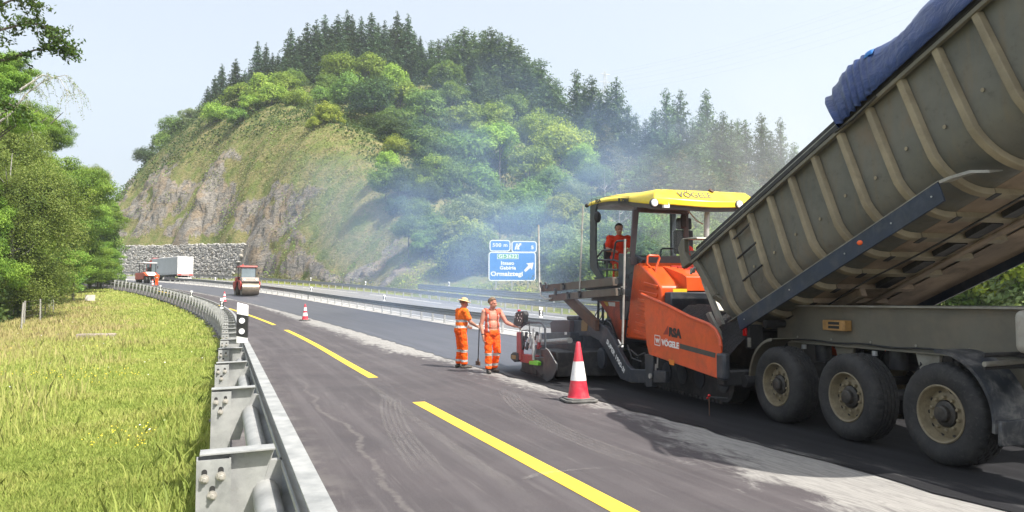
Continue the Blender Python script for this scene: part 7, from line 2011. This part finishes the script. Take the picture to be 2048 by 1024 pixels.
# operator seated on the near side of the platform, looking down to his left
J3 = dict(pelvis=(0, 0, .55), chest=(0, .05, .86), neck=(0, .08, 1.08), head=(.01, .12, 1.21), shl=(-.20, .04, 1.01), ell=(-.26, .16, .76), wrl=(-.12, .38, .72), shr=(.20, .04, 1.01), elr=(.27, .14, .75), wrr=(.18, .38, .72),
          hpl=(-.10, .04, .53), knl=(-.14, .46, .54), anl=(-.14, .48, .10), tdl=(-.1, 1, 0), hpr=(.10, .04, .53), knr=(.14, .46, .54), anr=(.14, .48, .10), tdr=(.1, 1, 0), hdl=(.3, .9, -.1), hdr=(-.3, .9, -.1), pnl=(0, 0, -1), pnr=(0, 0, -1), tsl=-1, tsr=1, curll=.6, curlr=.6, fat=1.08)
op, M3, P3 = person('dark haired paver operator in red orange polo shirt seated under the yellow canopy', fw(OPX - .02, OPY, OPZ), TRZ + R(-90) + R(-14), J3, SK2, None, head_yaw=R(8), head_pitch=R(-12), hair=C_hair, fat=1.08)
garment(op, J3, 'polo_shirt', [C_red], ('torso', 'sleeve'), .016, lambda c: c.z < .50 or c.z > 1.11)
garment(op, J3, 'trousers', [C_red], ('legs',), .014, lambda c: c.z > .66 or c.z < .12)
boots(op, J3, C_boot)
# worker far down the road beside the pneumatic roller
J4 = dict(J2); J4.update(wrl=(-.25, .12, .86), ell=(-.27, .0, 1.12), hdl=(0, .1, -1))
p = rp(108.5, 3.9, .012)
fp, M4, P4 = person('tiny road worker in bright orange vest beside the pneumatic roller', p, R(190), J4, SK2, None, hair=C_hair, voxel=.02)
garment(fp, J4, 'vest', [C_hi, C_ref], ('torso', 'sleeve'), .022, lambda c: c.z < .84, lambda c: 1 if 1.1 < c.z < 1.17 else 0, voxel=.02)
garment(fp, J4, 'trousers', [C_hi], ('legs',), .016, lambda c: c.z > 1.0, voxel=.02)
boots(fp, J4, C_boot)
# ================================================================== FAR VEHICLES, PYLON, SMOKE, HAZE
M_rr = paint('red roller paint', (0.50, 0.035, 0.025), .45, 0, .1, 2, (0.2, 0.06, 0.04), .35)
M_ro = paint('orange roller paint', (0.62, 0.075, 0.018), .45, 0, .1, 2, (0.25, 0.08, 0.04), .3)
M_drum = paint('worn steel drum', (0.20, 0.165, 0.125), .38, .6, .15, 2, (0.10, 0.08, 0.06), .4)
M_wh = paint('white vehicle paint', (0.80, 0.80, 0.79), .4, 0, .04, 1, (0.6, 0.6, 0.58), .2)
M_curt = paint('grey trailer curtain', (0.40, 0.43, 0.44), .55, 0, .07, .6, (0.3, 0.31, 0.31), .25)
M_gla2 = paint('tinted cab glass', (0.16, 0.20, 0.22), .08, 0, .1, 1)
def lat(s, o, face):  # heading so that the thing's +y looks along the road (face=+1) or toward us (-1)
    return rheading(s) + (0 if face > 0 else math.pi)
# tandem roller: +y is its front, toward the camera
s_, o_ = 76.5, 5.6
rl = empty('tandem_roller', rp(s_, o_, .012), lat(s_, o_, -1) + R(-4), 'red tandem roller with wide steel drum driving toward the camera on the fresh asphalt', 'road roller')
def drum(y): 
    mb = MB(); mb.lathe([(.66, -.84), (.675, -.83), (.675, .83), (.66, .84), (.3, .835), (.28, .70)], (0, y, .678), 'X', 48); return mb.build('drum', M_drum, rl, smooth=30)
drum(1.75); drum(-1.75)
for x in (-1, 1):
    mb = MB(); mb.prism([(x * .88, 2.0, 1.45), (x * .88, .95, 1.55), (x * .88, .7, .95), (x * .88, 1.45, .55), (x * .88, 1.95, .6), (x * .88, 2.15, 1.2)], (x * .10, 0, 0)); mb.build('drum_fork', M_rr, rl, bevel=.03)
    mb = MB(); mb.prism([(x * .88, -.7, 1.55), (x * .88, -2.3, 1.45), (x * .88, -2.3, 1.0), (x * .88, -1.75, .55), (x * .88, -1.4, .55), (x * .88, -.7, .95)], (x * .10, 0, 0)); mb.build('drum_fork', M_rr, rl, bevel=.03)
mb = MB(); mb.box(-.86, .86, 1.0, 2.05, 1.38, 1.82); mb.build('front_hood', paint('dusty pink hood', (0.44, 0.36, 0.31), .5, 0, .1, 3), rl, bevel=.06, seg=2)
mb = MB(); mb.box(-.9, .9, 2.051, 2.1, 1.36, 1.44); mb.build('scraper', M_blk, rl)
mb = MB(); mb.box(-.82, .82, -2.2, -.6, 1.36, 1.95); mb.build('engine_hood', M_rr, rl, bevel=.08, seg=2)
mb = MB(); mb.box(-.75, .75, -.6, 1.0, .75, 1.45); mb.build('centre_frame', M_slate, rl, bevel=.04)
mb = MB(); mb.box(-.70, .70, -.65, .92, 1.46, 1.75); mb.build('cab_base', M_slate, rl, bevel=.03)
for x in (-.74, .74):
    for y in (-.62, .92): mb = MB(); mb.bar((x, y, 1.7), (x, y * .95, 2.92), .08, .08); mb.build('cab_pillar', M_blk, rl)
mb = MB(); mb.box(-.68, .68, .925, .94, 1.85, 2.86); mb.build('windscreen', M_gla2, rl)
mb = MB(); mb.box(-.745, -.735, -.5, .8, 1.8, 2.86); mb.build('side_window', M_glass, rl)
mb = MB(); mb.box(-.88, .88, -.78, 1.10, 2.93, 3.07); mb.build('roof', paint('pale red roof', (0.62, 0.16, 0.14), .5, 0, .1, 3), rl, bevel=.05, seg=2)
mb = MB(); mb.lathe([(.06, 3.07), (.06, 3.2), (.02, 3.22)], (.55, .8, 0), 'Z', 10); mb.build('beacon', M_redlamp, rl)
for x in (-.6, .6): mb = MB(); mb.lathe([(.09, 0), (.09, .03)], (x, 2.052, 1.62), 'Y', 14); mb.build('headlamp', M_refl, rl)
for x in (-.98, .98): mb = MB(); mb.box(x - .07, x + .07, 1.0, 1.06, 2.2, 2.5); mb.build('mirror', M_blk, rl, bevel=.02)
# pneumatic roller
s_, o_ = 118.5, 5.6
pr = empty('pneumatic_roller', rp(s_, o_, .012), lat(s_, o_, -1) + R(3), 'orange pneumatic tyred roller with white roof at the far left of the fresh lane', 'road roller')
mb = MB(); mb.lathe([(.25, -.13), (.43, -.13), (.475, -.09), (.48, 0), (.475, .09), (.43, .13), (.25, .13)], (0, 0, 0), 'X', 28); wm = mb.mesh('wheel', M_tyre)
for x in (-.78, -.34, .34, .78):
    for y in (1.5, -1.6): o = link_mesh('wheel', wm, pr); o.location = (x, y, .48)
mb = MB(); mb.box(-.98, .98, -2.1, 1.0, .55, 1.55); mb.build('body', M_ro, pr, bevel=.06, seg=2)
mb = MB(); mb.prism([(-.98, 1.0, 1.02), (-.98, 1.95, 1.02), (-.98, 1.95, 1.20), (-.98, 1.0, 1.62)], (1.96, 0, 0)); mb.build('front_hood', M_ro, pr, bevel=.04)
mb = MB(); mb.prism([(-.62, 1.98, 1.06), (-.62, 1.98, 1.22), (-.62, 1.02, 1.66), (-.62, 1.02, 1.06)], (1.24, 0, 0)); mb.build('hood_panel', M_wh, pr, bevel=.03)
for x in (-.86, .86):
    for y in (-.8, .95): mb = MB(); mb.bar((x, y, 1.5), (x, y, 2.95), .09, .09); mb.build('cab_pillar', M_blk, pr)
mb = MB(); mb.box(-.80, .80, .96, .975, 1.66, 2.92); mb.build('windscreen', M_glass, pr)
mb = MB(); mb.box(-.55, .0, -.2, .2, 1.6, 2.4); mb.build('seat', M_seat, pr, bevel=.08)
mb = MB(); mb.box(-.98, .98, -1.0, 1.2, 2.955, 3.08); mb.build('roof', M_wh, pr, bevel=.04)
for x in (-1.1, 1.1): mb = MB(); mb.box(x - .07, x + .07, 1.0, 1.06, 2.2, 2.6); mb.build('mirror', M_blk, pr, bevel=.02)
# curtain side semi-trailer on the opposite carriageway, rear doors toward us: -y is its rear
s_, o_ = 122.0, 12.5
st = empty('curtain_trailer', rp(s_, o_, 0), rheading(s_) + R(2), 'grey curtain-side semi-trailer with white rear doors stopped below the stone wall', 'truck')
mb = MB(); mb.box(-1.26, 1.26, 0.05, 10.6, 1.15, 3.85); mb.build('curtain', M_curt, st)
for i in range(17): mb = MB(); mb.box(-1.275, -1.262, .5 + i * .6, .54 + i * .6, 1.12, 1.5); mb.build('buckle_strap', M_blk, st)
mb = MB(); mb.box(-1.29, 1.29, 0.0, 10.65, 3.851, 3.98); mb.build('roof', M_wh, st, bevel=.03)
for x0, x1 in ((-1.24, -.02), (.02, 1.24)): mb = MB(); mb.box(x0, x1, -.02, .045, 1.22, 3.80); mb.build('rear_door', M_wh, st, bevel=.02)
for x in (-.85, -.25, .25, .85): mb = MB(); mb.cyl((x, -.035, 1.25), (x, -.035, 3.78), .016, 6); mb.build('lock_bar', M_gal2, st)
mb = MB(); mb.box(-1.27, 1.27, -.03, .2, .95, 1.18); mb.build('rear_sill', paint('pinkish reflective sill', (0.52, 0.30, 0.28), .5), st)
for x in (-.9, .9): mb = MB(); mb.box(x - .28, x + .28, -.045, -.031, 1.0, 1.12); mb.build('tail_lamp', M_redlamp, st)
mb = MB(); mb.box(-1.1, 1.1, .1, .2, .50, .62); mb.build('under_bar', M_wh, st)
mb = MB(); mb.box(-.5, .5, .3, 10, .95, 1.14); mb.build('chassis', M_blk, st)
mb = MB(); mb.lathe([(.28, -.17), (.47, -.17), (.52, -.12), (.52, .12), (.47, .17), (.28, .17)], (0, 0, 0), 'X', 28); wm = mb.mesh('wheel', M_tyre)
mb = MB(); mb.lathe([(.275, -.165), (.25, -.10), (.08, -.12)], (0, 0, 0), 'X', 18); wr_ = mb.mesh('rim', M_gal2)
for y in (2.2, 3.5, 4.8):
    for x, q in ((-1.05, 0), (1.05, math.pi)): o = link_mesh('wheel', wm, st); o.location = (x, y, .52); o.rotation_euler = (0, 0, q); link_mesh('rim', wr_, o)
tc = rp(s_ + 11.9, o_ + .4, 0)
cb = empty('tractor_cab', tc, rheading(s_ + 15) + R(2), 'small part of a red tractor cab showing ahead of the grey curtain trailer', 'truck')
mb = MB(); mb.prism([(-1.2, -.2, .6), (-1.2, 2.0, .6), (-1.2, 2.0, 2.5), (-1.2, 1.5, 3.0), (-1.2, -.2, 3.0)], (2.4, 0, 0)); mb.build('body', M_rr, cb, bevel=.08, seg=2)
mb = MB(); mb.box(-1.215, -1.2, .6, 1.7, 1.9, 2.7); mb.build('side_window', M_gla2, cb)
mb = MB(); mb.prism([(-1.0, -.2, 3.01), (-1.0, 1.2, 3.01), (-1.0, .2, 3.7), (-1.0, -.2, 3.7)], (2.0, 0, 0)); mb.build('wind_deflector', M_rr, cb)
for y in (1.3, -2.6):
    for x, q in ((-1.05, 0), (1.05, math.pi)): o = link_mesh('wheel', wm, cb); o.location = (x, y, .52); o.rotation_euler = (0, 0, q)
mb = MB(); mb.box(-.45, .45, -3.4, -.2, .7, 1.0); mb.build('chassis', M_blk, cb)
# pylon and power lines far behind the ridge
pb = at(1211, 300, 620); pyl = empty('pylon', (pb.x, pb.y, pb.z), R(20), 'faint grey lattice power pylon behind the ridge pines', 'pylon')
ptop = at(1211, 142, 620).z - pb.z; M_pyl = paint('distant steel lattice', (0.42, 0.44, 0.46), .6, .2)
wd = lambda z: 4.2 * (1 - z / ptop) ** 1.1 + .5
for sx in (-1, 1):
    for sy in (-1, 1):
        mb = MB(); zs = np.linspace(0, ptop, 9); mb.tube([(sx * wd(z), sy * wd(z), z) for z in zs], .20, 4); mb.build('leg', M_pyl, pyl)
zs = np.linspace(0, ptop, 12)
for a, b in zip(zs[:-1], zs[1:]):
    for sy in (-1, 1):
        mb = MB(); mb.tube([(-wd(a), sy * wd(a), a), (wd(b), sy * wd(b), b)], .10, 4); mb.build('brace', M_pyl, pyl)
        mb = MB(); mb.tube([(wd(a), sy * wd(a), a), (-wd(b), sy * wd(b), b)], .10, 4); mb.build('brace', M_pyl, pyl)
arms = []
for z, w in ((ptop * .74, 8), (ptop * .86, 6.5), (ptop * .96, 4.5)):
    mb = MB(); mb.bar((-w, 0, z), (w, 0, z), .4, .7); mb.build('cross_arm', M_pyl, pyl); arms += [(-w, z), (w, z)]
for i, (w, z) in enumerate(arms):
    p0 = pyl.matrix_basis @ Vector((w, 0, z)); p1 = p0 + Vector((320, -160, 62 + i * 2.0)); pts = [p0.lerp(p1, k / 14) - Vector((0, 0, 15 * 4 * (k / 14) * (1 - k / 14))) for k in range(15)]
    mb = MB(); mb.tube(pts, .055, 4); o = mb.build('power_line', M_pyl); tag(o, f'{ordinal(i + 1)} of six thin power lines from the pylon, counted upward', 'power line', 'power lines from the pylon')

# --- smoke of the hot asphalt
def smoke(name, loc, size, rz, dens, col, scale, seed, label, lo=.38, hi=.72, aniso=.2):
    mb = MB(); mb.box(-.5, .5, -.5, .5, -.5, .5); t = NT(name); v = t.coords('Object')
    ln = t.n('ShaderNodeVectorMath', operation='LENGTH'); t.link(v, ln.inputs[0])
    fall = t.ramp(ln.outputs['Value'], .49, .12); n = t.noise(t.n('ShaderNodeMapping', i_0=v).outputs[0], scale, 4, .6, .6)
    t.t.nodes[-1]
    d = t.math('MULTIPLY', t.math('MULTIPLY', fall, t.ramp(n, lo, hi)), dens)
    pv = t.n('ShaderNodeVolumePrincipled'); pv.inputs['Color'].default_value = c4(col); pv.inputs['Anisotropy'].default_value = aniso; t.link(d, pv.inputs['Density']); t.link(pv.outputs[0], t.out.inputs['Volume'])
    o = mb.build(name, t.mat, smooth=0); o.location = loc; o.scale = size; o.rotation_euler = (0, R(-8), rz); tag(o, label, kind='stuff'); return o
smoke('asphalt_smoke', (-1, 46, 8.5), (30, 40, 23), R(20), .088, (.47, .66, 1.0), 2.3, 1, 'thin blue smoke drifting from the hot asphalt across the hillside', .44, .72)
smoke('asphalt_smoke', fw(7.5, -.5, 1.5), (5.5, 9, 3.8), R(20), .09, (.74, .82, 1.0), 2.6, 2, 'blue grey smoke close behind the screed')
smoke('asphalt_smoke', at(1500, 345, 20), (10, 8, 7), 0, .17, (.85, .88, .92), 2.5, 3, 'pale steam rising between canopy and tipper bed')
# --- summer haze
mb = MB(); mb.box(-600, 600, -260, 880, -3.6, 270); t = NT('summer haze'); pv = t.n('ShaderNodeVolumePrincipled'); pv.inputs['Color'].default_value = (.86, .93, 1.0, 1); pv.inputs['Density'].default_value = .00042; pv.inputs['Anisotropy'].default_value = .3
t.link(pv.outputs[0], t.out.inputs['Volume']); hz = mb.build('haze', t.mat, smooth=0); tag(hz, kind='stuff')
